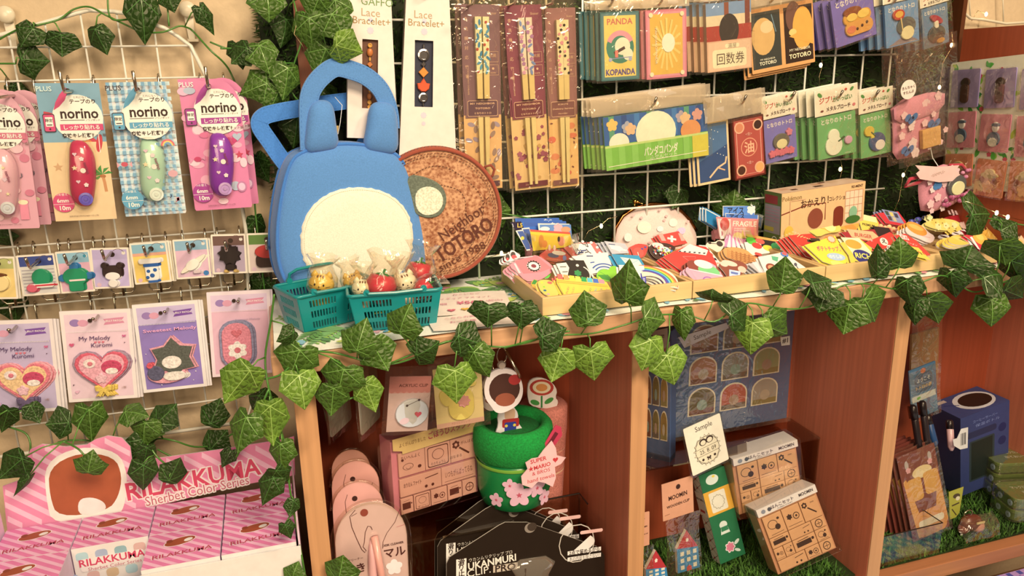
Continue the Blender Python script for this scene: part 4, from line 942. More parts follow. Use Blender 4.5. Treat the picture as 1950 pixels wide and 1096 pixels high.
# ---- long white bracelet boxes
def longbox(px, Y, label, window, winc, beads, txt, dep=.012):
    pl = wallpl(Y); P = [pl.at(*p) for p in px]; F = Frame((min(p[0] for p in px), min(p[1] for p in px)), (max(p[0] for p in px), min(p[1] for p in px)), (min(p[0] for p in px), max(p[1] for p in px)), pl)
    t = thing('bracelet_box', label, 'gift box', F.M); q = [F.px(*p) for p in px]
    wpx = [F.px(*p) for p in window]; x0, x1 = min(p[0] for p in wpx), max(p[0] for p in wpx); y0, y1 = min(p[1] for p in wpx), max(p[1] for p in wpx)
    # the card front is a sheet with a window cut out: four strips round it
    lx = lambda y: q[3][0]+(q[0][0]-q[3][0])*(y-q[3][1])/(q[0][1]-q[3][1]); rx = lambda y: q[2][0]+(q[1][0]-q[2][0])*(y-q[2][1])/(q[1][1]-q[2][1])
    W = 'paper:#f0d8c0'; mb = MB()
    for a, b, u, v in ((0, y0, None, None), (y1, F.h, None, None), (y0, y1, 'l', None), (y0, y1, 'r', None)):
        if u == 'l': poly = [(lx(a), a), (x0, a), (x0, b), (lx(b), b)]
        elif u == 'r': poly = [(x1, a), (rx(a), a), (rx(b), b), (x1, b)]
        else: poly = [(lx(a), a), (rx(a), a), (rx(b), b), (lx(b), b)]
        mb.prism(poly, -.0008, 0, W)
    mb.build('front_card', t)
    MB().prism([(lx(0), 0), (rx(0), 0), (rx(F.h), F.h), (lx(F.h), F.h)], -dep, -.006, 'paper:#d9bfa4').build('box_back', t)
    m2 = MB()
    for a, b in (((lx(0), 0), (lx(F.h), F.h)), ((rx(0), 0), (rx(F.h), F.h))): m2.add([(a[0], a[1], -dep), (a[0], a[1], 0), (b[0], b[1], 0), (b[0], b[1], -dep)], [(0, 1, 2, 3)], 'paper:#cdb095')
    m2.build('box_side', t)
    MB().prism(rrect(x0-.001, y0-.001, x1+.001, y1+.001, .003), -.0058, -.005, 'paper:'+winc).build('window_tray', t)
    xm = (x0+x1)/2; y = y1-.004; i = 0
    while y > y0+.004 and beads:
        k, s, c = beads[i % len(beads)]; b = MB(); M = Matrix.Translation((xm, y-s, -.0035))
        if k == 'ring':
            b.lathe([(s, 0), (s, .0016), (s*.72, .002), (s*.66, .0008), (s*.2, .0008)], c, 18, cap=True)
        elif k == 'link': b.prism(rrect(-s*.5, -s, s*.5, s, s*.4), 0, .0018, c, bev=.0005)
        elif k == 'drop': b.prism([(0, s*1.0), (s*.45, s*.3), (s*.95, s*.25), (s*.8, -s*.5), (s*.3, -s*.9), (-s*.3, -s*.9), (-s*.8, -s*.5), (-s*.95, s*.25), (-s*.45, s*.3)], 0, .003, c, bev=.001)
        elif k == 'dia': b.prism([(0, s), (s, 0), (0, -s), (-s, 0)], 0, .002, c, bev=.0006)
        elif k == 'oval': b.dome(ell(0, 0, s*.75, s, 18), 0, .003, c)
        elif k == 'flow': b.prism(flower(0, 0, s, 4), 0, .002, c, bev=.0005)
        b.build('bracelet_link', t, M=M); y -= 2*s+.0004; i += 1
    it = [('T', 'Lace', .0, 0, 1, W)]; mb = MB()
    for s_, x, y, sz, c in txt: tx(mb, s_, x, y, sz, 'paper:'+c, .0002, b=False, F=F)
    # printed faint chain continuing above and below the window
    for (u, v, r) in ((0, y1+.010, .0042), (0, y1+.022, .003), (0, y0-.010, .004), (0, y0-.020, .0028)):
        mb.flat(flower(xm, v, r, 8), .0002, 'paper:#d8c4c4')
    mb.build('print', t, kind='stuff')
    return t
SV = 'metal:#b8b8bc'; CO = 'plastic:#c8743a'; GD = 'plastic:#e0a04a'
longbox([(663, -18), (744, -18), (757, 262), (661, 262)], -.028, 'white bracelet box with a wood coloured window, nearest the blue bag handles', [(690, 74), (719, 207)], '#6a3a24', [('ring', .0026, GD), ('oval', .005, CO), ('link', .0022, GD), ('dia', .0035, CO), ('flow', .004, 'metal:#9a9aa2'), ('oval', .0075, 'plastic:#a8b0b0'), ('link', .0024, GD), ('oval', .004, CO), ('ring', .0025, GD), ('ring', .0025, GD)], [('GAFFO', 718, 4, .012, '#6a8a4a'), ('Lace', 706, 24, .0125, '#b8946a'), ('Bracelet+', 708, 40, .0115, '#a8824a')])
longbox([(774, -18), (855, -18), (869, 300), (760, 300)], -.026, 'white bracelet box with a dark navy window holding a silver and orange chain', [(790, 76), (824, 204)], '#1c2338', [('link', .0026, SV), ('ring', .0072, SV), ('flow', .003, SV), ('dia', .0062, 'plastic:#e08a3a'), ('drop', .0085, 'plastic:#dc5a34'), ('ring', .0058, SV), ('link', .0022, SV), ('link', .0022, SV), ('flow', .0055, SV)], [('Lace', 806, 28, .0125, '#b8946a'), ('Bracelet+', 812, 44, .0115, '#a8824a')])
ghook(708, -28, 5, 'chrome hook above the white bracelet box beside the bag', .03); ghook(815, -28, 5, 'chrome hook above the navy window bracelet box', .03)

# ---- chopstick packs
def chop(TL, TR, BL, Y, label, top, bot, flowers, logo, stickc, motif, band):
    tc = '#e2b088'
    it = [('R', 0, .585, 1, 1, bot)]+flowers+[('P', [(0, 0), (1, 0), (1, .42), (.93, .50), (.93, .60), (.05, .60), (.05, .50), (0, .42)], top)]
    it += [('T', c, .12, .075+i*.05, .10, tc) for i, c in enumerate('食洗機対応竹箸')]+[('T', 'BAMBOO CHOPSTICKS', .14, .54-.135, .055, tc, {'rot': 90, 'w': .62})]
    it += [('T', 'Skater', .80, .045, .09, tc), ('L', [(.66, .245), (.94, .245), (.94, .30), (.66, .30), (.66, .245)], .01, tc), ('T', '抗菌', .80, .265, .09, tc), ('L', [(.66, .315), (.94, .315), (.94, .37), (.66, .37), (.66, .315)], .01, tc), ('E', .80, .335, .03, .03, tc), ('T', '日本製', .80, .358, .05, tc)]
    it += [('RR', .10, .505, .90, .592, .04, tc), ('RR', .112, .508, .888, .589, .035, band)]+[('T', s, .5, .522+i*.026, z, tc, {'b': 1, 'w': w}) for i, (s, z, w) in enumerate(logo)]
    it += [('R', .08, .955, .92, .985, band), ('T', '21cm', .35, .97, .06, tc)]
    t = card('chopstick_pack', label, 'chopsticks', TL, TR, BL, wallpl(Y), 'paper:'+top, it, thk=.001, rad=.01)
    w, h = t['w'], t['h']
    for k, ux in enumerate((.40, .60)):
        b = MB(); x0, x1 = ux*w, (.5+(ux-.5)*.75)*w
        pts = [V((x0, h*.935, .006)), V((x0, h*.50, .006))]; s = .0033
        def bar(y0_, y1_, xa, xb, r0, r1, c, z0=.0055): b.add([(xa-r0, y0_, z0-r0), (xa+r0, y0_, z0-r0), (xa+r0, y0_, z0+r0), (xa-r0, y0_, z0+r0), (xb-r1, y1_, z0-r1), (xb+r1, y1_, z0-r1), (xb+r1, y1_, z0+r1), (xb-r1, y1_, z0+r1)], [(0, 3, 2, 1), (4, 5, 6, 7), (0, 1, 5, 4), (1, 2, 6, 5), (2, 3, 7, 6), (3, 0, 4, 7)], c)
        bar(h*.935, h*.64, x0, x0+(x1-x0)*.33, .0040, .0036, 'plastic:'+stickc); bar(h*.64, h*.52, x0+(x1-x0)*.33, x0+(x1-x0)*.45, .0036, .0034, 'plastic:#e2c07a')
        bar(h*.52, h*.505, x0+(x1-x0)*.45, x0+(x1-x0)*.46, .0034, .0034, 'plastic:#e2c07a'); bar(h*.405, h*.03, x0+(x1-x0)*.55, x1, .0031, .0018, 'plastic:#e6c884')
        o = b.build('chopstick', t)
        m = MB(); rg = random.Random(k+len(label))
        for j in range(12):
            yy = h*(.65+.28*j/12); xx = x0+rg.uniform(-.003, .003); c, kind = motif[rg.randrange(len(motif))]
            m.flat(ccw(ell(xx, yy, .0016, .0036, 10, rg.uniform(-60, 60)) if kind == 'l' else (flower(xx, yy, .0026) if kind == 'f' else ell(xx, yy, .0017, .0017, 10))), .0098+j*2e-5, 'plastic:'+c)
        m.build('print', o)
    mb = MB(); sheet(mb, -.16*w, -.01*h, 1.08*w, 1.09*h, .0108, FILM, 10, 16, .0016, .001, seed=len(label)); mb.build('film_sleeve', t, smooth=True)
    mb = MB(); sheet(mb, -.16*w, -.01*h, 1.08*w, 1.09*h, -.0012, FILM, 6, 6, .0006, 0, seed=2); mb.build('film_back', t, smooth=True)
    return t
rg = random.Random(4)
lv = [('E', rg.uniform(.12, .92), rg.uniform(.63, .95), .10, .055, rg.choice(['#8a6a5a', '#9a7a6a', '#a08a94']), rg.uniform(0, 180)) for _ in range(16)]+[('E', .68, .71, .03, .03, '#b8403a'), ('E', .64, .73, .03, .03, '#b8403a')]
fl = [('F', rg.uniform(.08, .94), rg.uniform(.62, .95), rg.uniform(.05, .085), 5, rg.choice(['#8a3a4a', '#9a4a5a', '#c89a5a', '#a85a6a'])) for _ in range(34)]
ap = [('E', rg.uniform(.10, .92), rg.uniform(.62, .94), rg.uniform(.09, .16), rg.uniform(.08, .13), rg.choice(['#e07a54', '#e48a5c', '#dc6a50'])) for _ in range(11)]+[('E', rg.uniform(.08, .94), rg.uniform(.62, .95), .045, .02, '#7a3a34', rg.uniform(0, 180)) for _ in range(16)]
c1 = chop((876, 8), (950, 6), (887, 361), -.023, 'bamboo chopstick pack with blue leaf sticks and grey leaves below, left of three', '#7e565a', '#e4b074', lv, [('MY NEIGHBOR', .062, .66), ('TOTORO', .062, .40), ('となりのトトロ', .055, .44)], '#ecd9a0', [('#3f7f9a', 'l'), ('#5a96a8', 'l'), ('#b84a3a', 'd')], '#5c3844')
c2 = chop((958, 12), (1029, 10), (981, 363), -.024, 'bamboo chopstick pack with small plum blossoms, middle of three', '#84384a', '#e8bc7e', fl, [('MY NEIGHBOR', .062, .66), ('TOTORO', .062, .40), ('となりのトトロ', .055, .44)], '#ecd0b0', [('#b07a9a', 'f'), ('#d89aa8', 'f'), ('#7a8ab0', 'l')], '#6a2430')
c3 = chop((1036, 16), (1094, 15), (1048, 358), -.022, 'bamboo chopstick pack with orange fruit print, right of three', '#96625a', '#ecb874', ap, [('KIKI\'S', .062, .34), ('Delivery Service', .062, .70), ('魔女の宅急便', .04, .34)], '#ecd29a', [('#2a1c18', 'd'), ('#d88a8a', 'd'), ('#d88a8a', 'f')], '#7c4a44')
for r, wh in ((c1, 'blue leaf chopstick packs'), (c2, 'plum blossom chopstick packs'), (c3, 'orange fruit chopstick packs')):
    ks = stack(r, 1, (-.0035, .001, -.0130), wh)
for x, l in ((905, 'blue leaf'), (985, 'plum blossom'), (1058, 'orange fruit')): ghook(x, -14, 4, f'chrome hook that holds the {l} chopstick packs', .05)

# ---- small packs along the top
def pack(name, label, cat, TL, TR, BL, Y, col, it, n=0, wh=None, d=(-.0045, .0008, -.006), thk=.004, sleeve=(-.14, -.16, 1.05, 1.03), raised=(), rad=.015, tilt=0):
    t = card(name, label, cat, TL, TR, BL, lean(PY(*BL, Y), tilt) if tilt else wallpl(Y), col, it, thk=thk, rad=rad, sleeve=sleeve, raised=raised)
    if sleeve and sleeve[1] < -.05:
        w, h = t['w'], t['h']; mb = MB(); sheet(mb, sleeve[0]*w, h*1.03, sleeve[2]*w, h-sleeve[1]*h, thk+.0022, FROST, 10, 4, .0012, .0008, seed=len(label)+1); mb.build('sleeve_header', t, smooth=True)
    if n: stack(t, n, d, wh)
    return t
pk1 = [('R', .03, .02, .97, .98, '#547a78'), ('R', .09, .055, .91, .945, '#e8c868'), ('T', 'PANDA', .5, .14, .19, '#c86a5a', {'b': 1, 'w': .66}), ('E', .5, .52, .36, .36, '#3f7f68'), ('A', .5, .50, .30, 20, 160, .12, '#dc949c'), ('E', .56, .50, .20, .20, '#f0e2c0'), ('E', .70, .62, .13, .14, '#f0e2c0'), ('L', [(.34, .60), (.62, .52)], .07, '#4a3430'), ('L', [(.22, .68), (.80, .66)], .02, '#8a94b0'), ('E', .24, .69, .045, .045, '#a8a8c0'), ('E', .76, .69, .045, .045, '#a8a8c0'), ('R', .36, .56, .44, .66, '#d87a6a'), ('T', 'KOPANDA', .5, .875, .19, '#5a4a8a', {'b': 1, 'w': .76})]
pack('card_pack', 'green bordered card pack with PANDA KOPANDA lettering in a clear sleeve', 'card pack', (1140, 24), (1214, 23), (1143, 155), -.046, 'gloss:#46706e', pk1, 4, 'green bordered card packs')
pk2 = [('R', .04, .03, .96, .97, '#e0939a'), ('RR', .10, .06, .90, .94, .06, '#e2b04e')]+[('L', [(.5+.1*math.cos(a), .5+.06*math.sin(a)), (.5+.36*math.cos(a), .5+.38*math.sin(a))], .05, '#ecc870') for a in [k*PI/8 for k in range(16)]]+[('E', .54, .48, .16, .20, '#f2e6c8'), ('T', 'PANDAKOPANDA', .24, .52, .075, '#f0e0c0', {'rot': -90, 'w': .75})]+[('E', x, y, .05, .05, '#f0dcb0') for x in (.12, .88) for y in (.07, .93)]
pack('card_pack', 'pink bordered card pack with a yellow burst, right of the green bordered pack', 'card pack', (1226, 21), (1304, 20), (1229, 152), -.046, 'gloss:#d8808a', pk2, 2, 'pink bordered card packs')
pk3 = [('R', 0, 0, 1, .30, '#7a94b4'), ('R', 0, .18, 1, .34, '#e0c8a0'), ('R', .40, 0, .50, .30, '#8a4a34'), ('R', .86, 0, .97, .34, '#7a3a2c'), ('R', 0, .33, 1, .55, '#a8382c'), ('E', .50, .40, .22, .30, '#2c2320'), ('R', .0, .55, 1, 1, '#dcaa88'), ('RR', .03, .57, .97, .985, .03, '#e6bc98'), ('RR', .12, .68, .88, .95, .05, '#f0e0b4'), ('RR', .40, .605, .72, .665, .03, '#f0e0b4'), ('T', '湯屋', .56, .635, .10, '#7a5a4a'), ('T', '回数券', .52, .82, .24, '#5a4034', {'w': .62})]
pack('coupon_pack', 'pack with a red and dark picture over a cream coupon label', 'card pack', (1338, 9), (1424, 8), (1342, 139), -.050, 'gloss:#caa07c', pk3, 4, 'coupon packs', thk=.007, d=(-.0055, .001, -.0075))
pk4 = [('R', .02, .06, .47, .94, '#33342c'), ('E', .20, .44, .18, .24, '#c89a5a'), ('E', .26, .30, .10, .08, '#e0b07a'), ('L', [(.34, .12), (.40, .40)], .015, '#6a7a7a'), ('T', 'MY NEIGHBOR', .25, .80, .035, '#e8d8b0'), ('T', 'TOTORO', .25, .86, .062, '#e8d8b0', {'b': 1}), ('R', .53, .06, .975, .94, '#2e1a10'), ('E', .68, .22, .12, .20, '#6a4434'), ('E', .82, .42, .16, .28, '#dc9a44'), ('E', .66, .46, .06, .045, '#e6b868'), ('P', [(.60, .52), (.975, .40), (.975, .70)], '#dc9a44'), ('T', 'MY NEIGHBOR', .76, .74, .05, '#e8d8b0'), ('T', 'TOTORO', .76, .84, .082, '#f0dca8', {'b': 1})]
pack('post_card', 'orange bordered sheet with two dark night pictures, tilted', 'post card', (1424, 20), (1546, -2), (1432, 142), -.050, 'paper:#d8985a', pk4, 2, 'orange bordered night cards', thk=.0015, d=(-.004, -.0035, -.004), sleeve=(-.02, -.25, 1.01, .1))
def brooch(TL, TR, BL, Y, label, bgc, shapes, head, n=0, wh=None, extra=(), hdr=None):
    it = [('T', 'となりのトトロ', .5, .13, .13, '#ecdcc4', {'b': 1, 'w': .78})]+list(extra)+[('T', '©1988 Studio', .78, .96, .03, '#ecdcc4')]
    t = card('brooch_card', label, 'brooch', TL, TR, BL, wallpl(Y), 'gloss:'+bgc, it, thk=.004, rad=.02, raised=[('metal_brooch', shapes, .0026)])
    w, h = t['w'], t['h']
    if head:
        mb = MB(); mb.box(-.06*w, h*1.03, .0045, 1.06*w, h*1.03+hdr*w, .0053, 'paper:#f2e2c4'); o = mb.build('header', t)
        dm = MB(); draw(dm, 1.12*w, hdr*w, [('T', 'ジブリ', .28, .42, .13, '#c8503c', {'b': 1}), ('T', 'がいっぱい', .64, .46, .11, '#3f7a34', {'b': 1, 'w': .45}), ('T', 'メタルブローチ', .54, .78, .10, '#4a2a20', {'b': 1, 'w': .56}), ('E', .86, .18, .05, .03, '#4a8a3c', 40), ('E', .12, .20, .06, .035, '#4a8a3c', -40), ('E', .72, .16, .03, .025, '#c84a3c'), ('E', .90, .80, .035, .03, '#d87a7a'), ('E', .16, .82, .035, .02, '#7a3a2a')], .0001); dm.build('print', o, M=Matrix.Translation((-.06*w, h*1.03, .0055)))
    mb = MB(); sheet(mb, -.09*w, -.03*h, 1.06*w, h*1.03+(hdr*w if head else .12*h), .0092, FILM, 8, 9, .0010, .001, seed=len(label)); mb.build('film_sleeve', t, smooth=True)
    if n: stack(t, n, (-.0062, .0004, -.0095), wh)
    return t
brooch((1577, 3), (1658, -1), (1589, 92), -.046, 'purple brooch card with an orange layered bus-like brooch, tilted at the top', '#7c6cae', [('RR', .22, .36, .90, .62, .14, 'plastic:#d89a3c'), ('RR', .24, .56, .92, .86, .16, 'plastic:#dc9a4c'), ('E', .46, .36, .22, .10, 'plastic:#8a4a24'), ('E', .38, .72, .12, .08, 'plastic:#d87a54'), ('E', .70, .46, .15, .09, 'plastic:#ecc25c'), ('E', .42, .47, .13, .08, 'plastic:#ecc25c'), ('E', .52, .74, .03, .03, 'plastic:#4a2414'), ('E', .64, .70, .03, .03, 'plastic:#4a2414'), ('E', .76, .66, .03, .03, 'plastic:#4a2414')], False, 3, 'purple brooch cards with the orange brooch')
brooch((1680, 12), (1744, 8), (1684, 93), -.046, 'blue brooch card with a grey round-bellied brooch under a white header', '#6f8fb0', [('E', .60, .58, .28, .22, 'plastic:#5c5c54'), ('E', .62, .74, .20, .17, 'plastic:#e8d49c'), ('E', .38, .28, .18, .13, 'plastic:#b8402c'), ('E', .38, .27, .13, .09, 'plastic:#e0a84a'), ('L', [(.42, .36), (.46, .66)], .03, 'plastic:#e0c080')], True, 3, 'blue brooch cards with a round-bellied brooch', [('P', [(.05, .98), (.60, .78), (.98, .98)], '#8a7a78')], .38)
brooch((1750, 19), (1800, 17), (1755, 95), -.040, 'blue brooch card with a red ribbon shape, rightmost of the top row', '#6a8298', [('E', .50, .70, .33, .26, 'plastic:#4c4a44'), ('E', .52, .34, .26, .11, 'plastic:#a83040', -30), ('RR', .42, .36, .58, .56, .06, 'plastic:#e8d4b0'), ('E', .62, .88, .16, .08, 'plastic:#d8a04c')], True, 2, 'blue ribbon brooch cards', [], .42)
# ---- second row
pk8 = [('R', 0, 0, 1, .53, '#2f5f9c')]+[('R', .05+i*.12, 0, .10+i*.12, .50, ['#5a9a78', '#244a84', '#3f78b0'][i % 3]) for i in range(8)]+[('F', x, y, .055, 5, c) for x, y, c in ((.08, .16, '#e8c06a'), (.22, .24, '#a8a8b4'), (.74, .18, '#b0a0a8'), (.90, .18, '#d89a8a'), (.25, .28, '#e0b488'), (.78, .22, '#e8bc8a'))]+[('E', .135, .51, .095, .085, '#f2e8cc'), ('E', .49, .40, .195, .18, '#f4ecc8'), ('E', .83, .46, .10, .09, '#e0945a'), ('RR', .0, .54, 1, 1, .01, '#7cb848'), ('R', 0, .54, 1, .58, '#c8d880')]+[('R', i*.125, .58, i*.125+.06, 1, '#8cc45a') for i in range(8)]+[('R', .84, .58, 1, 1, '#d8c84a'), ('T', 'パンダコパンダ', .53, .745, .085, '#f4f0dc', {'b': 1, 'w': .33}), ('T', 'ふせんセット', .55, .87, .045, '#e4ecc0'), ('L', [(.02, .93), (.98, .90)], .006, '#f4f0c8')]
pack('sticky_note_set', 'wide sticky note set with round white shapes behind a green band', 'sticky notes', (1146, 224), (1344, 217), (1153, 325), -.050, 'gloss:#7cb848', pk8, 5, 'green band sticky note sets', thk=.003, d=(-.0040, .0006, -.0055), sleeve=(-.11, -.37, 1.03, 1.02))
pk9 = [('R', .06, .03, .94, .96, '#4a6682'), ('P', [(.06, .96), (.06, .62), (.94, .40), (.94, .96)], '#33486a'), ('E', .30, .14, .05, .05, '#e8d088'), ('L', [(.36, .90), (.62, .76), (.86, .70), (.90, .60)], .05, '#e0b888'), ('L', [(.62, .76), (.84, .82)], .035, '#d8a878')]+[('E', .1+.8*((i*37) % 17)/17, .1+.5*((i*53) % 19)/19, .012, .012, '#e8e0c8') for i in range(16)]
pack('post_card', 'dark blue night sky card with a cream edge, hanging lower than its neighbours', 'post card', (1322, 237), (1385, 229), (1329, 354), -.046, 'paper:#e2c08a', pk9, 2, 'dark blue night sky cards', thk=.0015, d=(-.004, -.0005, -.004), sleeve=None)
pk10 = [('R', .05, .03, .95, .97, '#a8493c'), ('L', [(.12, .07), (.88, .07), (.88, .93), (.12, .93), (.12, .07)], .018, '#e0a488'), ('E', .5, .49, .26, .26, '#d8906c'), ('E', .5, .49, .235, .235, '#a8493c'), ('T', '油', .5, .49, .34, '#e2a47c', {'b': 1})]+[('E', x, y, .16, .16, '#e0a07a') for x in (.22, .80) for y in (.15, .85)]+[('E', x, y, .12, .12, c) for x, y, c in ((.22, .15, '#c87a54'), (.80, .15, '#3a2018'), (.22, .85, '#4a2418'), (.80, .85, '#dc9a5a'))]+[('T', '<金>', .5, .27, .10, '#e0a488'), ('T', '<金>', .5, .74, .10, '#e0a488')]
pack('card_box', 'brick red card box with a large round character emblem', 'card box', (1387, 228), (1447, 221), (1394, 343), -.046, 'gloss:#5a241a', pk10, 1, 'brick red card boxes', thk=.008, d=(.001, 0, -.0095), sleeve=(-.85, -.42, 1.06, .04))
brooch((1450, 231), (1511, 229), (1456, 312), -.040, 'purple brooch card with a row of pink flowers under a white header', '#7f74b4', [('E', .50, .55, .26, .22, 'plastic:#6c6454'), ('E', .50, .60, .18, .14, 'plastic:#e6d49c'), ('F', .76, .37, .11, 5, 'plastic:#d8808c')]+[('F', .18+i*.15, .80-.02*(i % 2), .11, 5, 'plastic:#d8707c') for i in range(5)], True, 1, 'purple flower brooch cards', [], .58)
brooch((1552, 225), (1625, 222), (1555, 305), -.046, 'green brooch card with a white pear shaped brooch holding a flower', '#74ac68', [('E', .40, .72, .22, .22, 'plastic:#f0e8c8'), ('E', .40, .50, .15, .16, 'plastic:#f0e8c8'), ('L', [(.50, .64), (.68, .56)], .03, 'plastic:#3a5a34'), ('E', .78, .66, .10, .09, 'plastic:#d8a8b8')], True, 3, 'green white-pear brooch cards', [], .56)
brooch((1634, 220), (1692, 218), (1636, 302), -.044, 'green brooch card with a navy and yellow brooch beside the pink pouch', '#74ac68', [('E', .52, .68, .27, .26, 'plastic:#3f5878'), ('E', .60, .76, .17, .15, 'plastic:#ecdcc8'), ('E', .26, .40, .16, .14, 'plastic:#d8b84a'), ('F', .36, .52, .08, 5, 'plastic:#e0c850'), ('L', [(.44, .54), (.30, .42)], .03, 'plastic:#3a5a34')], True, 2, 'green navy brooch cards', [], .58)
for x, y, row, l, L_ in ((1250, 187, 0, 'wide sticky note sets', .055), (1421, 183, 0, 'night sky and red card boxes', .055), (1514, 176, 0, 'purple flower brooch cards', .055), (1605, 174, 0, 'white pear brooch cards', .05), (1674, 173, 0, 'navy brooch cards', .05), (1170, -10, 3, 'green bordered card packs', .055), (1265, -12, 3, 'pink bordered card packs', .055), (1380, -14, 3, 'coupon packs', .055), (1480, -16, 3, 'orange bordered night cards', .055), (1612, -22, 3, 'orange brooch cards', .055), (1712, -10, 3, 'round-bellied brooch cards', .05), (1775, 110, 1, 'pink drawstring pouch', .04)):
    if not (l == 'pink drawstring pouch'): ghook(x, y, row, f'chrome hook that holds the {l}', L_)

# ---- pink drawstring pouch in clear bag, sample pouch below
PINKF = 'fabric:#d98c94'
def blossoms(w, h, n, seed, z, mb, c=('#efc0b8', '#f0d0c4')):
    r = random.Random(seed)
    for i in range(n):
        x, y = r.uniform(.06, .94)*w, r.uniform(.06, .94)*h; mb.flat(ccw(flower(x, y, r.uniform(.05, .09)*w, 5)), z+i*2e-5, 'fabric:'+r.choice(c))
    return mb
F = Frame((1694, 196), (1791, 195), (1699, 308), wallpl(-.052)); t = thing('drawstring_pouch', 'pink blossom drawstring pouch in a clear hanging bag with a round label', 'pouch', F.M); w, h = F.w, F.h
MB().dome(smooth_([(0, h), (w, h), (w*.96, h*.6), (w*.86, h*.35), (w*.84, 0), (w*.4, -.02*h), (0, .02*h), (w*.04, h*.6)], 1), 0, .010, PINKF, 6).build('pouch_body', t, smooth=True)
MB().dome(smooth_([(-.01*w, h*1.01), (w*1.01, h*1.01), (w*.99, h*.68), (w*.5, h*.60), (0, h*.64)], 1), .008, .006, PINKF, 5).build('flap', t, smooth=True)
b = MB(); blossoms(w, h, 22, 3, .0135, b, ('#efc0b8', '#f0d0c4'))
for x, y in ((.26, .66), (.70, .46), (.16, .14)):
    for dx, dy in ((0, 0), (.07, .04), (-.06, .05)): b.flat(ccw(ell(w*(x+dx), h*(y+dy), .07*w, .05*w, 14, 40)), .0146, 'fabric:#3f6a9c')
b.build('blossom_print', t, kind='stuff')
MB().box(w*.44, h*.12, .011, w*.80, h*.44, .018, 'wood:#e0a860').build('wood_stamp', t, bevel=.0008)
mb = MB(); sheet(mb, -.08*w, -.08*h, 1.12*w, 1.92*h, .0205, FILM, 10, 14, .002, .002, seed=5); mb.build('film_bag', t, smooth=True)
mb = MB(); sheet(mb, -.08*w, -.08*h, 1.12*w, 1.92*h, -.003, FILM, 4, 6, .0008, 0, seed=8); mb.build('film_bag', t, smooth=True)
c = F.px(1706, 170); lb = MB().prism(ell(c[0], c[1], .0135, .0135, 28), .0232, .0236, 'paper:#ecd2b8').build('round_label', t)
mb = MB(); tx(mb, 'きんちゃく', 1706, 166, .0048, 'paper:#4a2a20', .0238, b=True, F=F); tx(mb, 'すたんぷ', 1706, 175, .0048, 'paper:#4a2a20', .0238, b=True, F=F); mb.build('print', lb)
ghook(1775, 103, 1, 'chrome hook that holds the pink drawstring pouch', .05)
ypl = -.060
F = Frame((1745, 330), (1835, 330), (1750, 412), wallpl(ypl)); t = thing('sample_pouch', 'pink blossom pouch with glitter ornament hanging under a SAMPLE tag', 'pouch', F.M); w, h = F.w, F.h
MB().dome(smooth_([(.05*w, h), (.75*w, h), (.95*w, h*.5), (.95*w, 0), (.05*w, 0), (0, .5*h)], 1), 0, .012, PINKF, 6).build('pouch_body', t, smooth=True)
b = blossoms(w*.9, h, 16, 8, .0128, MB()); b.flat(ccw(flower(w*.28, h*.66, .10*w, 3)), .0136, 'fabric:#3f78a8'); b.build('blossom_print', t, kind='stuff')
MB().tube([(.02*w, h*.93, .006), (-.25*w, h*.98, .01), (-.35*w, h*.86, .01), (-.1*w, h*.84, .01), (.05*w, h*.86, .008)], .0028, 'fabric:#b83040', n=8).build('ribbon', t, smooth=True)
MB().tube([(.60*w, h*.98, .008), (.82*w, h*.92, .012), (.98*w, h*.66, .012)], .0024, 'fabric:#b83040', n=8).build('ribbon', t, smooth=True)
o = MB(); o.prism(ell(.66*w, .50*h, .20*w, .19*w, 20), .0135, .0175, 'plastic:#5e5c56', bev=.001); o.prism(ell(.66*w, .45*h, .14*w, .12*w, 20), .0175, .019, 'plastic:#e8dca0', bev=.0006); o.build('round_ornament', t)
o = MB(); rg = random.Random(2)
for i in range(26): o.ball((w*rg.uniform(.30, 1.0), h*(.10+rg.uniform(0, .20)), .016), .0035, .0035, .003, 'gloss:'+rg.choice(['#b8607c', '#c87890', '#a8506c']), 8, 5)
for i in range(10): o.ball((w*rg.uniform(.78, 1.05), h*(.58+rg.uniform(0, .26)), .016), .003, .003, .003, 'gloss:'+rg.choice(['#c87890', '#d890a0']), 8, 5)
o.build('glitter_bead', t, kind='stuff')
tg = [F.px(*p) for p in [(1725, 312), (1734, 322), (1727, 328), (1734, 338), (1770, 344), (1795, 342), (1803, 334), (1810, 330), (1802, 322), (1808, 312), (1770, 315)]]
lb = MB().prism(tg, .017, .018, 'paper:#f0c4b4').build('sample_tag', t); mb = MB(); tx(mb, '•SAMPLE•', 1768, 328, .0062, 'paper:#b89a84', .0182, b=False, F=F); mb.build('print', lb)
MB().tube([(*F.px(1770, 314), .016), (*F.px(1772, 300), .004), (*F.px(1772, 262), -.004+0)], .0006, 'plastic:#e8e0d0').build('thread', t)

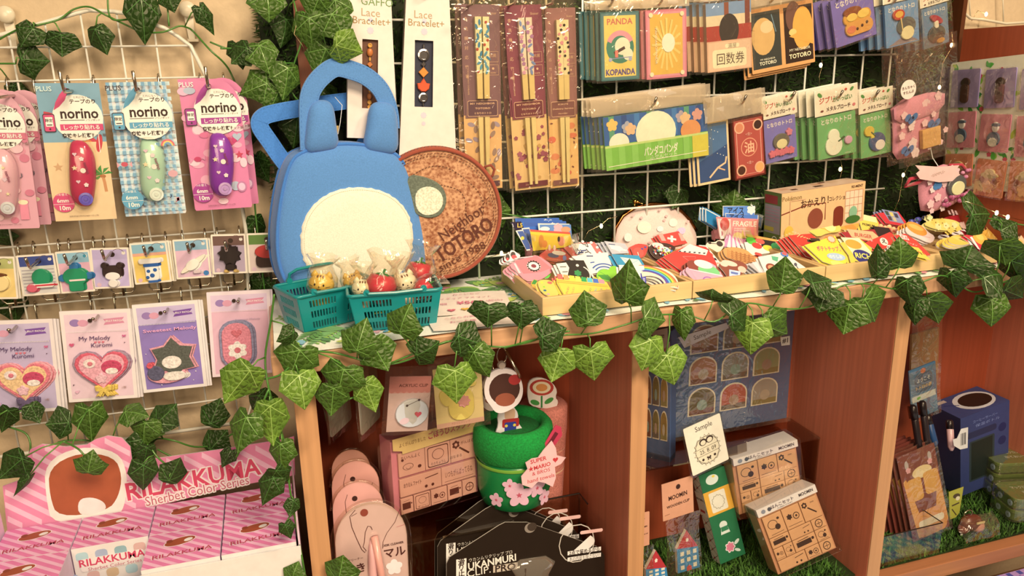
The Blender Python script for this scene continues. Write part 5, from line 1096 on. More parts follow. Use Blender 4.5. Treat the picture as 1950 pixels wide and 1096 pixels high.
# ================================================================== SIDE PANEL WITH BADGE CARDS (right edge)
XP = .61; pn = Plane((XP, 0, 0), (-1, 0, 0))
lo, hi = PX(1827, 56, XP), PX(1815, 378, XP)
sp = thing('side_cabinet', 'red brown wooden cabinet side panel standing at the right end of the counter', 'cabinet', at((0, 0, 0)))
MB().box(XP+.004, -.30, Zt+.003, XP+.020, lo.y-.004, lo.z, 'woodz:#a84c2c').build('side_panel', sp)
fr = Frame((1813, 120), (1990, 113), (1798, 357), pn)
bd = thing('card_display_board', 'white leaf patterned display board with rows of badge cards on the red brown panel', 'display board', fr.M)
MB().prism(rrect(0, 0, fr.w, fr.h, .005), 0, .0022, 'paper:#ecdcb8').build('board', bd)
mb = MB(); rg = random.Random(9)
for i in range(90):
    x, y = rg.uniform(.05, .95)*fr.w, rg.uniform(.04, .96)*fr.h; q = leafpoly(x, y, rg.uniform(.008, .018), .24, rg.uniform(0, 6.3))
    if all(0 < p[0] < fr.w and 0 < p[1] < fr.h for p in q): mb.flat(ccw(q), .0024+i*2e-6, 'paper:'+rg.choice(GRN))
for i in range(14): mb.flat(flower(rg.uniform(.1, .9)*fr.w, rg.uniform(.05, .95)*fr.h, .004), .0027, 'paper:#c8505a')
mb.build('leaf_print', bd, kind='stuff')
def wcard(TL, TR, BL, label, bg, its):
    return card('badge_card', label, 'badge card', TL, TR, BL, Plane((XP-.0032, 0, 0), (-1, 0, 0)), 'gloss:'+bg, [], thk=.0016, rad=.04, raised=[('badge', its, .002)], sleeve=(-.03, -.03, 1.03, 1.03), group=None)
bk = [('RR', .42, .22, .60, .42, .06, 'gloss:#3a1f1a'), ('E', .52, .34, .16, .13, 'gloss:#3a1f1a'), ('RR', .38, .38, .66, .88, .10, 'gloss:#4a241a')]
gr = [('E', .50, .66, .22, .22, 'gloss:#4e5c6c'), ('E', .50, .74, .17, .14, 'gloss:#d8ccb4'), ('E', .54, .34, .11, .15, 'gloss:#e4d4c4'), ('E', .54, .28, .14, .06, 'gloss:#5e6470')]
ch = [('E', .50, .60, .33, .28, 'gloss:#c88a6a'), ('E', .50, .42, .30, .10, 'gloss:#c8a870'), ('E', .50, .33, .17, .10, 'gloss:#d8b87a'), ('F', .50, .74, .20, 5, 'gloss:#e8a87a'), ('E', .28, .55, .09, .10, 'gloss:#8a4a34'), ('E', .74, .55, .09, .10, 'gloss:#8a4a34')]
for (TL, TR, BL), cl_, rw, bg, its in [(((1816, 134), (1869, 133), (1810, 205)), 'left', 'top', '#a088a8', bk), (((1880, 133), (1938, 131.5), (1874, 206.5)), 'middle', 'top', '#a088a8', bk), (((1948, 132), (2010, 130), (1942, 209)), 'right', 'top', '#a088a8', bk),
    (((1808, 214), (1860, 216), (1804, 281)), 'left', 'second', '#d88488', gr), (((1871, 217), (1928, 219.5), (1863, 287)), 'middle', 'second', '#d88488', gr), (((1939, 221), (2000, 224), (1932, 298)), 'right', 'second', '#d88488', gr),
    (((1802, 293), (1854, 297), (1799, 352)), 'left', 'third', '#d8845c', ch), (((1864, 301), (1920, 305), (1854, 369)), 'middle', 'third', '#d8845c', ch), (((1926, 306), (1990, 311), (1919, 379)), 'right', 'third', '#d8845c', ch)]:
    d = {'top': 'lilac badge card with a tall dark brown badge', 'second': 'pink badge card with a grey stacked badge', 'third': 'orange badge card with a straw hat shaped badge'}[rw]
    wcard(TL, TR, BL, f'{d}, {cl_} in the {rw} row', bg, its)
# low reddish box standing under the board
p = PZ(1850, 447, Zt); bx = thing('wooden_box', 'orange brown wooden box on the counter below the leafy badge board', 'box', at((.634, -.11, Zt+.0275)))
MB().box(-.002, -.12, 0, .16, .09, .034, 'woody:#b8623a').build('box_body', bx, bevel=.001)
MB().box(-.004, -.122, .034, .162, .092, .038, 'woody:#c06a40').build('box_lid', bx, bevel=.001)

# ================================================================== WOODEN TRAYS WITH STICKERS
TX = [-.126, .068, .2605, .4535, .647, .84]; TYF, TYB = -.191, -.026
TN = ['leftmost wooden tray, with telephone and crayon stickers', 'second wooden tray from the left, with ice cream stickers', 'third wooden tray, with red and yellow snack stickers', 'fourth wooden tray, with cookie stickers', 'wooden tray at the right picture edge, with waffle stickers']
for i in range(5):
    a, b = TX[i]+.0006, TX[i+1]-.0006; z = Zt+.0042; h = .0215; w_ = .0055
    t = thing('wooden_tray', 'shallow pale '+TN[i], 'tray', at((a, TYF, z))); W, D_ = b-a, TYB-TYF; WD = 'wood:#e3b878'
    MB().box(0, 0, 0, W, w_, h, WD).build('front_rail', t, bevel=.0007); MB().box(0, D_-w_, 0, W, D_, h, WD).build('back_rail', t, bevel=.0007)
    MB().box(0, w_+.0002, 0, w_, D_-w_-.0002, h, 'woody:#dcae70').build('side_rail', t, bevel=.0007); MB().box(W-w_, w_+.0002, 0, W, D_-w_-.0002, h, 'woody:#dcae70').build('side_rail', t, bevel=.0007)
    MB().box(w_+.0002, w_+.0002, .0005, W-w_-.0002, D_-w_-.0002, .003, 'wood:#d8a66c').build('tray_bottom', t)

ZS = Zt+.019
def sk(name, label, px, col, items=(), tilt=48, n=0, d=(-.0025, -.0012, -.0032), wh=None, z=ZS, yaw=0, thk=.0012, sm=0, cat='sticker', side='paper:#ecdcc8', bottom=None, Y=None):
    """a die-cut sticker or card in a tray, leaning back; outline in pixels"""
    by = max(p[1] for p in px); bx = sum(p[0] for p in px if p[1] > by-4)/len([p for p in px if p[1] > by-4])
    base = PY(bx, by, Y) if Y is not None else PZ(bx, by, z)
    if Y is None and base.y > -.078:                      # the pile rises towards the back of the tray
        base = PY(bx, by, min(-.040, -.078+(base.y+.078)*.25)); tilt = min(tilt, 32)
    t = diecut(name, label, cat, px, lean(base, tilt, yaw), 'gloss:'+col, items, thk, smoothn=sm, side=side)
    if n: stack(t, n, d, wh or label)
    return t
A = lambda *p: [(960+x/6.0909, 400+y/6.0909) for x, y in p]
B_ = lambda *p: [(1150+x/6.09, 400+y/6.09) for x, y in p]
C_ = lambda *p: [(1330+x/5.768, 370+y/5.768) for x, y in p]
D_ = lambda *p: [(1500+x/7.3045, 390+y/7.3045) for x, y in p]
E_ = lambda *p: [(1680+x/7.222, 370+y/7.222) for x, y in p]
# ---- first tray
sk('telephone_sticker', 'pink retro telephone sticker with round black dial', A((60, 660), (90, 610), (340, 525), (400, 535), (545, 630), (580, 700), (450, 800), (350, 830), (240, 825), (150, 720)), '#e28f94', [('P', [(.10, .30), (.62, .02), (.95, .42), (.70, .62), (.30, .75)], '#dc7a7c'), ('E', .54, .42, .16, .14, '#f0dcd0'), ('S', .54, .42, .165, 14, '#2a1c1c', .82), ('E', .54, .42, .125, .11, '#f0dcd0'), ('E', .54, .42, .06, .05, '#8a3a44'), ('L', [(.10, .22), (.52, .06)], .03, '#f0c0bc'), ('L', [(.10, .40), (.22, .75)], .05, '#f0c8c4')], n=3, wh='pink telephone stickers', sm=1)
sk('mascot_sticker', 'small black white and red cut-out sticker sticking out at the tray corner', A((0, 600), (0, 530), (60, 520), (70, 465), (110, 470), (150, 500), (195, 530), (150, 575), (90, 600)), '#e8d8cc', [('E', .55, .38, .16, .20, '#2a1c1c'), ('E', .62, .56, .17, .14, '#c83a44'), ('E', .20, .62, .14, .20, '#2a1c1c'), ('E', .20, .78, .08, .10, '#c83a44')], sm=1, n=2, wh='black white and red cut-out stickers')
sk('cap_sticker', 'red sticker with two pale upright loops and striped belly', A((400, 560), (455, 480), (505, 465), (510, 410), (535, 420), (545, 455), (570, 450), (575, 405), (600, 420), (600, 460), (700, 480), (740, 530), (790, 590), (650, 610), (520, 590)), '#c8443c', [('E', .42, .62, .18, .08, '#3a4a74'), ('E', .60, .45, .22, .07, '#ecdcc8'), ('E', .78, .72, .06, .09, '#7a86c0'), ('E', .30, .18, .04, .10, '#ecc0a8'), ('E', .46, .18, .04, .10, '#ecc0a8'), ('L', [(.2, .85), (.9, .90)], .03, '#e0805a')], sm=1, n=1, wh='red looped stickers')
sk('word_card', 'white card with red polka dot frame and bold dark kana', A((650, 400), (1040, 370), (1145, 500), (790, 545)), '#d8605a', [('E', u, v, .035, .03, '#f0dcd0') for u, v in ((.12, .10), (.30, .07), (.52, .06), (.72, .06), (.86, .30), (.92, .60), (.22, .42))]+[('P', [(.23, .26), (.70, .14), (.88, .80), (.42, .98)], '#f0e2d0'), ('T', 'アイ', .60, .42, .17, '#2a2a3a', {'b': 1, 'rot': -70}), ('T', 'か', .42, .66, .18, '#2a2a3a', {'b': 1})], n=1, wh='red polka dot word cards')
sk('wave_card', 'white card with blue wave arcs', A((780, 540), (1195, 492), (1260, 690), (1010, 745)), '#efe4d4', [('A', .82, 1.02, q, 60, 150, .035, '#3a5a9c') for q in (.20, .28, .36)]+[('L', [(.22, .12), (.36, .06)], .035, '#2a3a6c'), ('L', [(.36, .30), (.52, .26)], .03, '#2a3a6c'), ('L', [(.45, .55), (.55, .50)], .03, '#3a5a9c')], n=1, wh='blue wave cards')
sk('ink_card', 'cream card with black ink swirl and a green centre', A((600, 625), (925, 588), (1050, 790), (700, 832)), '#e8dcc8', [('P', [(.22, .10), (.72, 0), (.97, .78), (.78, .95), (.50, .98), (.30, .72), (.34, .40)], '#1a1412'), ('A', .62, .62, .26, 300, 430, .03, '#e8dcc8'), ('F', .56, .58, .10, 6, '#2f8a4a'), ('L', [(.03, .22), (.24, .14)], .02, '#1a1412'), ('L', [(.10, .42), (.26, .38)], .02, '#1a1412'), ('L', [(.16, .62), (.30, .58)], .02, '#1a1412'), ('E', .55, .26, .04, .04, '#e8dcc8')], n=2, wh='black ink swirl cards')
sk('hand_card', 'grey card with a white pointing shape', B_((0, 360), (240, 390), (312, 500), (92, 512)), '#b8b4b4', [('P', [(.18, .26), (.58, .28), (.72, .48), (.84, .50), (.82, .60), (.60, .62), (.58, .74), (.40, .62), (.26, .58)], '#f0ead8'), ('L', [(.16, .22), (.40, .20)], .03, '#3a4a74')], n=4, wh='grey pointing hand cards', d=(-.0035, 0, -.004))
sk('envelope_card', 'blue card with a white envelope print', B_((85, 515), (400, 530), (500, 695), (160, 645)), '#4394b4', [('P', [(.24, .36), (.76, .32), (.94, .98), (.40, .80)], '#efe4d4'), ('L', [(.26, .38), (.58, .66), (.76, .34)], .02, '#8ab4c0')], n=4, wh='blue envelope cards', d=(-.0035, 0, -.004))
sk('eraser_sticker', 'white eraser sticker with a violet blue band', B_((170, 640), (460, 650), (492, 905), (200, 880)), '#f0e6d4', [('P', [(.78, .34), (.98, .34), (1.0, 1.0), (.82, .98)], '#3a3a9c'), ('T', 'KESHI', .90, .66, .11, '#d8d0e8', {'rot': 85, 'b': 1})], z=ZS+.002, n=1, wh='white eraser stickers')
sk('clover_sticker', 'lime green leaf cluster sticker', A((1060, 770), (1090, 710), (1150, 685), (1210, 700), (1230, 655), (1290, 650), (1330, 690), (1320, 800), (1240, 840), (1100, 815)), '#8cc63c', [('P', [(.05, .70), (.50, .60), (.80, .95), (.2, .9)], '#3f8a34'), ('L', [(.15, .5), (.6, .75)], .02, '#5a9a3a')], sm=1)
def rainbow(cxp, cyp, rxp, ryp):
    o = [(cxp+rxp*math.cos(a), cyp-ryp*math.sin(a)) for a in [math.radians(q) for q in range(-8, 118, 9)]]
    i = [(cxp+rxp*.52*math.cos(a), cyp-ryp*.52*math.sin(a)) for a in [math.radians(q) for q in range(117, -9, -9)]]
    return o+i
rb = rainbow(1236, 545, 56, 37); x0 = min(p[0] for p in rb); x1 = max(p[0] for p in rb); y0 = min(p[1] for p in rb); y1 = max(p[1] for p in rb)
def rbp(k0, k1, c):
    o = [((1236+56*k1*math.cos(a)-x0)/(x1-x0), (545-37*k1*math.sin(a)-y0)/(y1-y0)) for a in [math.radians(q) for q in range(-8, 118, 9)]]
    i = [((1236+56*k0*math.cos(a)-x0)/(x1-x0), (545-37*k0*math.sin(a)-y0)/(y1-y0)) for a in [math.radians(q) for q in range(117, -9, -9)]]
    return ('P', o+i, c)
sk('rainbow_sticker', 'die-cut rainbow sticker with seven colour bands', rb, '#ecd8b8', [rbp(.92, .98, '#d8604a'), rbp(.86, .92, '#e8924a'), rbp(.80, .86, '#ecd04a'), rbp(.74, .80, '#4f9a4a'), rbp(.68, .74, '#6ab4cc'), rbp(.62, .68, '#3a5aac'), rbp(.56, .62, '#6a4a94')], n=3, wh='rainbow stickers', tilt=58)
cr = A((610, 855), (600, 800), (625, 780), (660, 800), (690, 825), (700, 790), (740, 815), (760, 785), (800, 815), (830, 780), (880, 815), (900, 775), (950, 810), (960, 780), (1020, 808), (1040, 775), (1090, 805), (1100, 775), (1160, 830), (1185, 840), (1250, 945), (700, 1012))
cc = ['#dc6a5c', '#ec9a5c', '#e8cc4a', '#e0d85a', '#2f9a54', '#5ab8c4', '#4a6ab4', '#e08a94']
sk('crayon_sticker', 'yellow crayon box sticker with eight coloured tips', cr, '#ecc450', [('P', [(.02+i*.107, .12+.012*i*0), (.11+i*.107, .12), (.125+i*.108, .34), (.03+i*.107, .36)], cc[i]) for i in range(8)]+[('P', [(.0, .34), (.90, .28), (1.0, .72), (.15, .99)], '#ecc450'), ('L', [(.02, .40), (.92, .33)], .012, '#d8863c'), ('L', [(.03, .46), (.93, .39)], .012, '#d8863c')]+[('T', 'クレヨン', .20+i*.098, .74-i*.017, .045, cc[i], {'rot': 78, 'b': 1}) for i in range(8) if i not in (2, 3)], tilt=55, n=2, wh='crayon box stickers')
sk('palette_sticker', 'yellow paint palette sticker with colour dabs', A((385, 860), (400, 820), (480, 810), (560, 830), (600, 900), (640, 1000), (540, 1020), (430, 960)), '#e8c060', [('E', .20, .20, .06, .06, '#d8e04a'), ('E', .30, .45, .06, .05, '#8cc63c'), ('E', .34, .66, .08, .06, '#2a6a7c'), ('E', .50, .86, .08, .05, '#d89aa0'), ('E', .58, .16, .12, .08, '#dc6a5c')], sm=1, tilt=55, n=1, wh='paint palette stickers')
sk('fruit_sticker', 'small green and orange round sticker at the tray edge', A((300, 860), (340, 810), (390, 815), (380, 870), (400, 930), (350, 920)), '#e0a84a', [('P', [(.05, .5), (.4, 0), (.9, .1), (.6, .5)], '#3f8a3c')], sm=1, tilt=55)
sk('leaf_sticker', 'small round bright green sticker below the telephone sticker', A((452, 770), (470, 735), (510, 720), (540, 745), (520, 790), (470, 800)), '#6ac04a', [('L', [(.2, .8), (.7, .3)], .05, '#4a9a3a')], sm=1, tilt=50)
# ---- clear cup with cards behind the first tray
def cup(px, py, rpx, Y, label, hpx):
    c = PY(px, py, Y); r = (PY(px+rpx, py, Y)-c).length; z0 = Zt+.0275; t = thing('clear_cup', label, 'cup', at((c.x, Y, z0))); h = c.z-z0
    MB().lathe([(r*.80, .0005), (r*.82, .0), (r*.99, h-.001), (r*1.04, h), (r*1.03, h+.0012), (r*.985, h), (r*.80, .0022), (.001, .002)], CLEAR, 36, cap=False).build('cup_wall', t, smooth=True)
    b = MB()
    for i in range(5):
        a = -2.4+i*.35; b.prism(flower(0, 0, .010, 5), 0, .0006, 'gloss:#dc8a8a'); k = len(b.v)
    b = MB()
    for i in range(2):
        a = -3.3+i*.36; q = MB().prism(flower(0, 0, .009, 5), 0, .0005, 'gloss:#dc8a8a'); rr = r*.92
        M = Matrix.Translation((rr*math.cos(a), rr*math.sin(a), h*(.35+.1*(i % 2)))) @ Matrix.Rotation(a+PI/2, 4, 'Z') @ Matrix.Rotation(PI/2, 4, 'X')
        q.build('blossom_decal', t, M=M)
    return t
cup(1052, 438, 52, -.034, 'clear plastic cup full of small cards, behind the telephone stickers', 0)
def ck(name, label, px, col, items=(), Y=-.05, tilt=10, n=0, wh=None, d=(-.003, .001, -.003)):
    return sk(name, label, px, col, items, tilt=tilt, n=n, wh=wh, d=d, Y=Y, thk=.0010)
ck('sign_card', 'dark purple card with yellow letters in the left clear cup', A((68, 140), (190, 130), (250, 250), (150, 260)), '#2a2038', [('T', 'L5', .62, .35, .36, '#e8c04a', {'b': 1}), ('L', [(.14, .2), (.2, .5)], .04, '#d8d0e0')], Y=-.030)
ck('blue_card', 'blue card in the left clear cup', A((205, 135), (715, 128), (735, 300), (230, 330)), '#3f6cb4', [('R', .04, .05, .96, .30, '#2f58a0'), ('T', 'なつ', .72, .18, .10, '#e8e0e0', {'b': 1})], Y=-.030, n=2, wh='blue cards in the left clear cup', d=(-.004, .002, -.0035))
ck('sky_card', 'cream edged card with blue sky and pink cloud in the left clear cup', A((388, 152), (755, 157), (790, 380), (420, 400)), '#ece0c8', [('P', [(.05, .06), (.95, .06), (1.0, .95), (.1, .95)], '#5f86b8'), ('F', .58, .24, .14, 6, '#e8a8a8'), ('E', .80, .30, .14, .08, '#d8946a'), ('E', .20, .26, .14, .06, '#e8e0d0')], Y=-.040)
ck('ticket_card', 'narrow blue and white ticket card fanned at the left of the clear cup', A((130, 238), (205, 225), (330, 460), (260, 470)), '#ece0cc', [('P', [(.10, .08), (.42, .06), (.94, .9), (.62, .94)], '#3f5a94'), ('E', .4, .4, .1, .1, '#e8c84a')], Y=-.044, n=0)
ck('ticket_card', 'second narrow blue and white ticket card in the fan', A((200, 208), (290, 200), (345, 440), (290, 450)), '#ece0cc', [('P', [(.10, .08), (.6, .06), (.94, .9), (.62, .94)], '#3f5a94')], Y=-.034)
ck('animal_card', 'yellow card with a red top band and orange shapes, standing in the left clear cup', A((295, 222), (420, 235), (755, 258), (800, 385), (700, 430), (335, 472)), '#ecc244', [('P', [(0, 0), (.26, .05), (.92, .14), (.93, .24), (.02, .10)], '#d8503c'), ('E', .26, .55, .06, .14, '#dc8a3c'), ('E', .34, .68, .06, .08, '#dc8a3c'), ('E', .72, .56, .08, .10, '#e08a6a'), ('E', .66, .46, .03, .06, '#3a2418')], Y=-.050)
# ---- second tray
sk('cross_card', 'red card with a white cross emblem', B_((600, 300), (860, 245), (965, 385), (700, 440)), '#cc4038', [('R', .36, .42, .64, .52, '#f0dcc8'), ('R', .46, .30, .54, .64, '#f0dcc8'), ('P', [(.06, .30), (.20, .26), (.32, .62), (.18, .66)], '#e89a8a'), ('P', [(.70, .12), (.80, .10), (.92, .46), (.80, .5)], '#e89a8a')], n=2, wh='red cross emblem cards')
sk('medal_sticker', 'red ribbon medal sticker with a figure 1', B_((300, 430), (380, 390), (450, 395), (510, 410), (500, 470), (470, 540), (410, 560), (340, 540), (320, 480)), '#c83a34', [('E', .45, .62, .30, .28, '#d84a40'), ('T', '1', .43, .72, .26, '#f0dcc8', {'b': 1, 'rot': 15}), ('E', .66, .34, .07, .05, '#3a3a8a'), ('E', .84, .20, .07, .05, '#3a3a8a')], sm=1, n=1, wh='red medal stickers')
ds = random.Random(3)
sk('sprinkle_sticker', 'dark chocolate sticker covered with coloured sprinkles', B_((520, 430), (560, 390), (700, 378), (800, 410), (835, 450), (760, 500), (650, 575), (590, 560), (530, 490)), '#3a1c18', [('E', .32, .20, .22, .10, '#e8d0c0'), ('E', .55, .38, .26, .10, '#ecdcd0')]+[('E', ds.uniform(.15, .85), ds.uniform(.25, .75), .035, .03, ds.choice(['#e8c84a', '#4f9a4a', '#4a7ab4', '#dc5a5a', '#f0e0d0'])) for _ in range(46)], sm=1, n=1, wh='chocolate sprinkle stickers')
sk('mail_card', 'bright red card with a striped airmail flap', B_((680, 545), (990, 402), (1180, 430), (1250, 520), (1310, 640), (1210, 720), (940, 742), (800, 640)), '#d8443c', [('P', [(.28, .34), (.50, .02), (.84, .10), (.80, .28)], '#eedcc8')]+[('P', [(.29+i*.09, .355-.02*i), (.33+i*.09, .345-.02*i), (.34+i*.09, .30-.02*i), (.30+i*.09, .31-.02*i)], '#3a3a4a') for i in range(6)]+[('L', [(.36, .48), (.60, .40), (.56, .66), (.36, .48)], .008, '#e88a80')], n=3, wh='red airmail flap cards')
sk('letter_card', 'cream airmail card with red and black slanted stripes', C_((0, 560), (80, 565), (250, 770), (210, 810), (120, 700)), '#ecdcc8', [('P', [(.30+.16*i, .16+.2*i), (.42+.16*i, .14+.2*i), (.50+.16*i, .24+.2*i), (.38+.16*i, .26+.2*i)], ['#2a2430', '#c8604a'][i % 2]) for i in range(4)], n=2, wh='cream airmail cards')
sk('sundae_sticker', 'pink ice cream bowl sticker with brown and green scoops', [(1303, 514), (1312, 506), (1318, 500), (1330, 496), (1345, 498), (1360, 505), (1370, 515), (1373, 522), (1378, 531), (1380, 536), (1322, 536), (1310, 524)], '#e0a0ac', [('E', .22, .34, .19, .18, '#8a4034'), ('E', .60, .44, .28, .20, '#7ac07a'), ('E', .46, .18, .24, .14, '#f0dcd4'), ('P', [(.12, .60), (.96, .56), (1.0, 1.0), (.28, 1.0)], '#e0a0ac'), ('L', [(.10, .56), (.95, .54)], .035, '#f0ccd0'), ('A', .58, .92, .13, 0, 180, .03, '#9a5aa8')], sm=1, n=2, wh='ice cream bowl stickers', tilt=55)
sk('tent_sticker', 'pink and white striped circus tent sticker', C_((240, 575), (310, 500), (340, 425), (375, 470), (470, 490), (605, 495), (520, 530), (400, 580)), '#e08aac', [('P', [(.27+i*.08, .15), (.29+i*.08, .15), (.30+i*.16, .95), (.18+i*.16, .95)], '#f0dce0') for i in range(4)], n=1, wh='circus tent stickers')
sk('glasses_sticker', 'cream round sticker with black sunglasses shapes', C_((70, 570), (100, 520), (170, 530), (220, 500), (290, 520), (280, 570), (220, 650), (140, 600)), '#ecd2b4', [('E', .20, .36, .09, .07, '#2a1c18'), ('E', .72, .30, .17, .14, '#2a1c18'), ('L', [(.28, .4), (.6, .34)], .03, '#2a1c18')], sm=1)
sk('waffle_sticker', 'fish shaped waffle sticker with a scale pattern', C_((260, 620), (290, 590), (400, 582), (520, 610), (600, 680), (655, 700), (640, 740), (560, 750), (500, 770), (380, 720), (300, 700)), '#d8985c', [('A', .20+.12*i, .25+.12*j, .09, 200, 340, .012, '#a8683a') for i in range(6) for j in range(5)], sm=1, n=2, wh='fish waffle stickers')
sk('swirl_sticker', 'brown and cream swirl sticker with a blue wrapper', C_((210, 780), (280, 740), (380, 725), (470, 740), (540, 790), (520, 850), (470, 880), (440, 920), (320, 935), (290, 870)), '#8a4a3a', [('E', .36, .24, .28, .11, '#e8c0a8'), ('E', .80, .40, .15, .14, '#e0b49a'), ('E', .16, .36, .14, .10, '#e8c0a8'), ('P', [(.34, .56), (.74, .52), (.70, .98), (.34, 1.0)], '#b8c4d8'), ('P', [(.40, .64), (.66, .62), (.64, .72), (.40, .74)], '#5a6aa4'), ('E', .52, .86, .10, .05, '#d8a0b8')], sm=1, n=1, wh='brown swirl stickers')
sk('produce_card', 'white card with bright vegetables and fruit on black', C_((500, 530), (870, 505), (930, 625), (540, 682)), '#eee2cc', [('P', [(.04, .10), (.84, 0), (.88, .12), (.08, .20)], '#e0a050'), ('P', [(.40, .16), (.80, .10), (.84, .42), (.44, .46)], '#1a1818'), ('E', .18, .34, .13, .11, '#5ab83c'), ('E', .40, .26, .12, .08, '#dc5a4a'), ('E', .32, .48, .13, .09, '#c83c38'), ('E', .62, .46, .15, .09, '#e8d040'), ('E', .80, .32, .12, .12, '#2f8a4a'), ('RR', .26, .76, .44, .88, .04, '#c84a44'), ('L', [(.52, .84), (.86, .76)], .03, '#2a2a34')], n=1, wh='vegetable and fruit cards')
sk('grey_card', 'pale grey card standing in a narrow stack beside the swirl sticker', C_((545, 775), (640, 735), (740, 885), (690, 890)), '#bcb2ac', [('P', [(.2, .2), (.5, .1), (.8, .8), (.6, .8)], '#d8ccc4')], n=3, wh='pale grey cards', d=(-.003, 0, -.004))
sk('menu_card', 'white card with noodle bowl, parasol and spoon pictures', C_((650, 690), (930, 640), (1210, 835), (735, 885)), '#eedcc6', [('E', .26, .70, .11, .10, '#8a3a2c'), ('E', .26, .70, .07, .06, '#e0946a'), ('P', [(.26, .26), (.40, .24), (.38, .42), (.28, .40)], '#5aa87a'), ('E', .52, .08, .08, .06, '#4a7ab4'), ('E', .52, .05, .05, .035, '#d85a54'), ('L', [(.74, .36), (.92, .80)], .018, '#4a4a54'), ('E', .735, .34, .03, .04, '#4a4a54'), ('E', .72, .56, .09, .06, '#e0c04a')], n=1, wh='noodle menu cards')
# ---- right clear cup
cup(1404, 412, 42, -.034, 'clear plastic cup with blue cards and a pink FRAGILE card', 0)
ck('ice_card', 'blue sky card lettered アイス standing in the right clear cup', C_((265, 125), (618, 125), (612, 260), (262, 240)), '#ece4d0', [('P', [(.02, .05), (.98, .05), (.98, .95), (.02, .95)], '#5a86c4'), ('T', 'アイス', .40, .40, .22, '#1c2434', {'b': 1, 'w': .5}), ('F', .88, .34, .14, 6, '#e8e0d4')], Y=-.024)
ck('ice_card', 'second blue sky card lettered アイス, behind the pink FRAGILE card', C_((290, 205), (655, 228), (650, 330), (300, 330)), '#ece4d0', [('P', [(.02, .05), (.98, .22), (.98, .95), (.02, .95)], '#4f78b8'), ('T', 'アイス', .35, .3, .16, '#1c2434', {'b': 1})], Y=-.034)
ck('striped_card', 'teal blue card with a slanting white line in the right clear cup', C_((75, 145), (240, 230), (240, 400), (60, 290)), '#2f7aa4', [('L', [(.08, .06), (.95, .40)], .05, '#ecdcc8'), ('L', [(.08, .06), (.1, .6)], .05, '#ecdcc8')], Y=-.034, n=2, wh='teal striped cards in the right clear cup')
ck('fragile_card', 'pink card lettered FRAGILE in the right clear cup', C_((190, 245), (655, 270), (650, 490), (230, 465)), '#df8884', [('P', [(.03, .08), (.34, .12), (.36, .92), (.10, .94)], '#efd2c4'), ('E', .20, .32, .11, .13, '#d0504e'), ('L', [(.20, .46), (.21, .62)], .02, '#d0504e'), ('T', 'FRAGILE', .67, .33, .15, '#f4e4d4', {'b': 1, 'w': .56, 'rot': -3}), ('L', [(.42, .52), (.70, .55)], .02, '#efc0b4'), ('L', [(.42, .60), (.78, .64)], .02, '#efc0b4'), ('P', [(.62, .58), (.68, .95), (.56, .95)], '#ecc85a'), ('E', .50, .82, .10, .07, '#e8cc6a')], Y=-.048)
# ---- third tray
sk('fries_card', 'red card with a bunch of pale fries', D_((0, 430), (315, 405), (420, 490), (250, 560), (400, 770), (250, 720)), '#cf4438', [('L', [(.30+i*.10, .30-.02*i), (.40+i*.09, .16+.03*i)], .025, '#ecc07a') for i in range(6)]+[('L', [(.34+.05*i, .62), (.50+.04*i, .80)], .02, '#e09a6a') for i in range(3)]+[('T', 'ポテト', .24, .16, .09, '#f0c8a8')], n=4, wh='red fries cards', d=(-.003, -.001, -.0035))
sk('chips_card', 'yellow card lettered ポテトチップス in the third tray', D_((230, 565), (650, 432), (835, 760), (790, 840), (640, 850), (480, 795)), '#e8cc48', [('S', .62, .16, .13, 12, '#e0803c', .7), ('E', .62, .16, .08, .08, '#c8b8a0'), ('P', [(.12, .34), (.34, .26), (.36, .34), (.14, .42)], '#3a2a1c'), ('T', 'ポテトチップス', .57, .50, .145, '#dc5a6c', {'b': 1, 'rot': 19, 'w': .62}), ('E', .72, .70, .22, .10, '#a8b8c8', 15), ('T', 'のりしお', .71, .70, .10, '#f4f0e4', {'b': 1, 'rot': 17, 'w': .32}), ('E', .78, .93, .20, .09, '#e8e06a')], n=1, wh='yellow chips cards')
sk('cracker_card', 'cream cracker card with a navy oval lettered RICH', D_((720, 535), (990, 470), (1165, 610), (1130, 810), (880, 835), (840, 700)), '#e8c04e', [('P', [(.02, .18), (.60, 0), (1.0, .38), (.9, .6), (.40, .62)], '#efd8a8'), ('E', .42, .28, .26, .17, '#dc9a3c', 10), ('E', .74, .62, .34, .26, '#2a2a6c', -8), ('T', 'RICH', .72, .58, .26, '#ecd85a', {'b': 1, 'w': .52, 'rot': 14}), ('L', [(.46, .86), (.60, .84)], .03, '#2a2a3c')], n=1, wh='RICH cracker cards')
sk('ebi_card', 'red card lettered with a bold black え', D_((1060, 535), (1415, 382), (1495, 445), (1400, 600), (1230, 635)), '#d4463c', [('E', .62, .52, .13, .15, '#f0dcc8'), ('E', .80, .72, .10, .12, '#f0dcc8'), ('T', 'え', .62, .50, .20, '#2a1c18', {'b': 1, 'rot': 15}), ('T', 'び', .79, .72, .15, '#2a1c18', {'b': 1, 'rot': 15}), ('S', .22, .66, .07, 6, '#e8a49a', .3)], n=1, wh='red え cards')
sk('burger_card', 'dark red and cream card with a black corner', D_((735, 385), (1150, 345), (1400, 325), (1460, 400), (1250, 440), (1080, 510), (830, 480)), '#a8383a', [('P', [(.10, .55), (.60, .36), (.74, .56), (.52, .82), (.2, .86)], '#e0b482'), ('P', [(.60, .10), (.92, 0), (1.0, .36), (.72, .56)], '#2a1a1a'), ('T', 'BURGER', .42, .66, .09, '#b8443c', {'b': 1, 'rot': 6})], n=1, wh='dark red and cream cards')
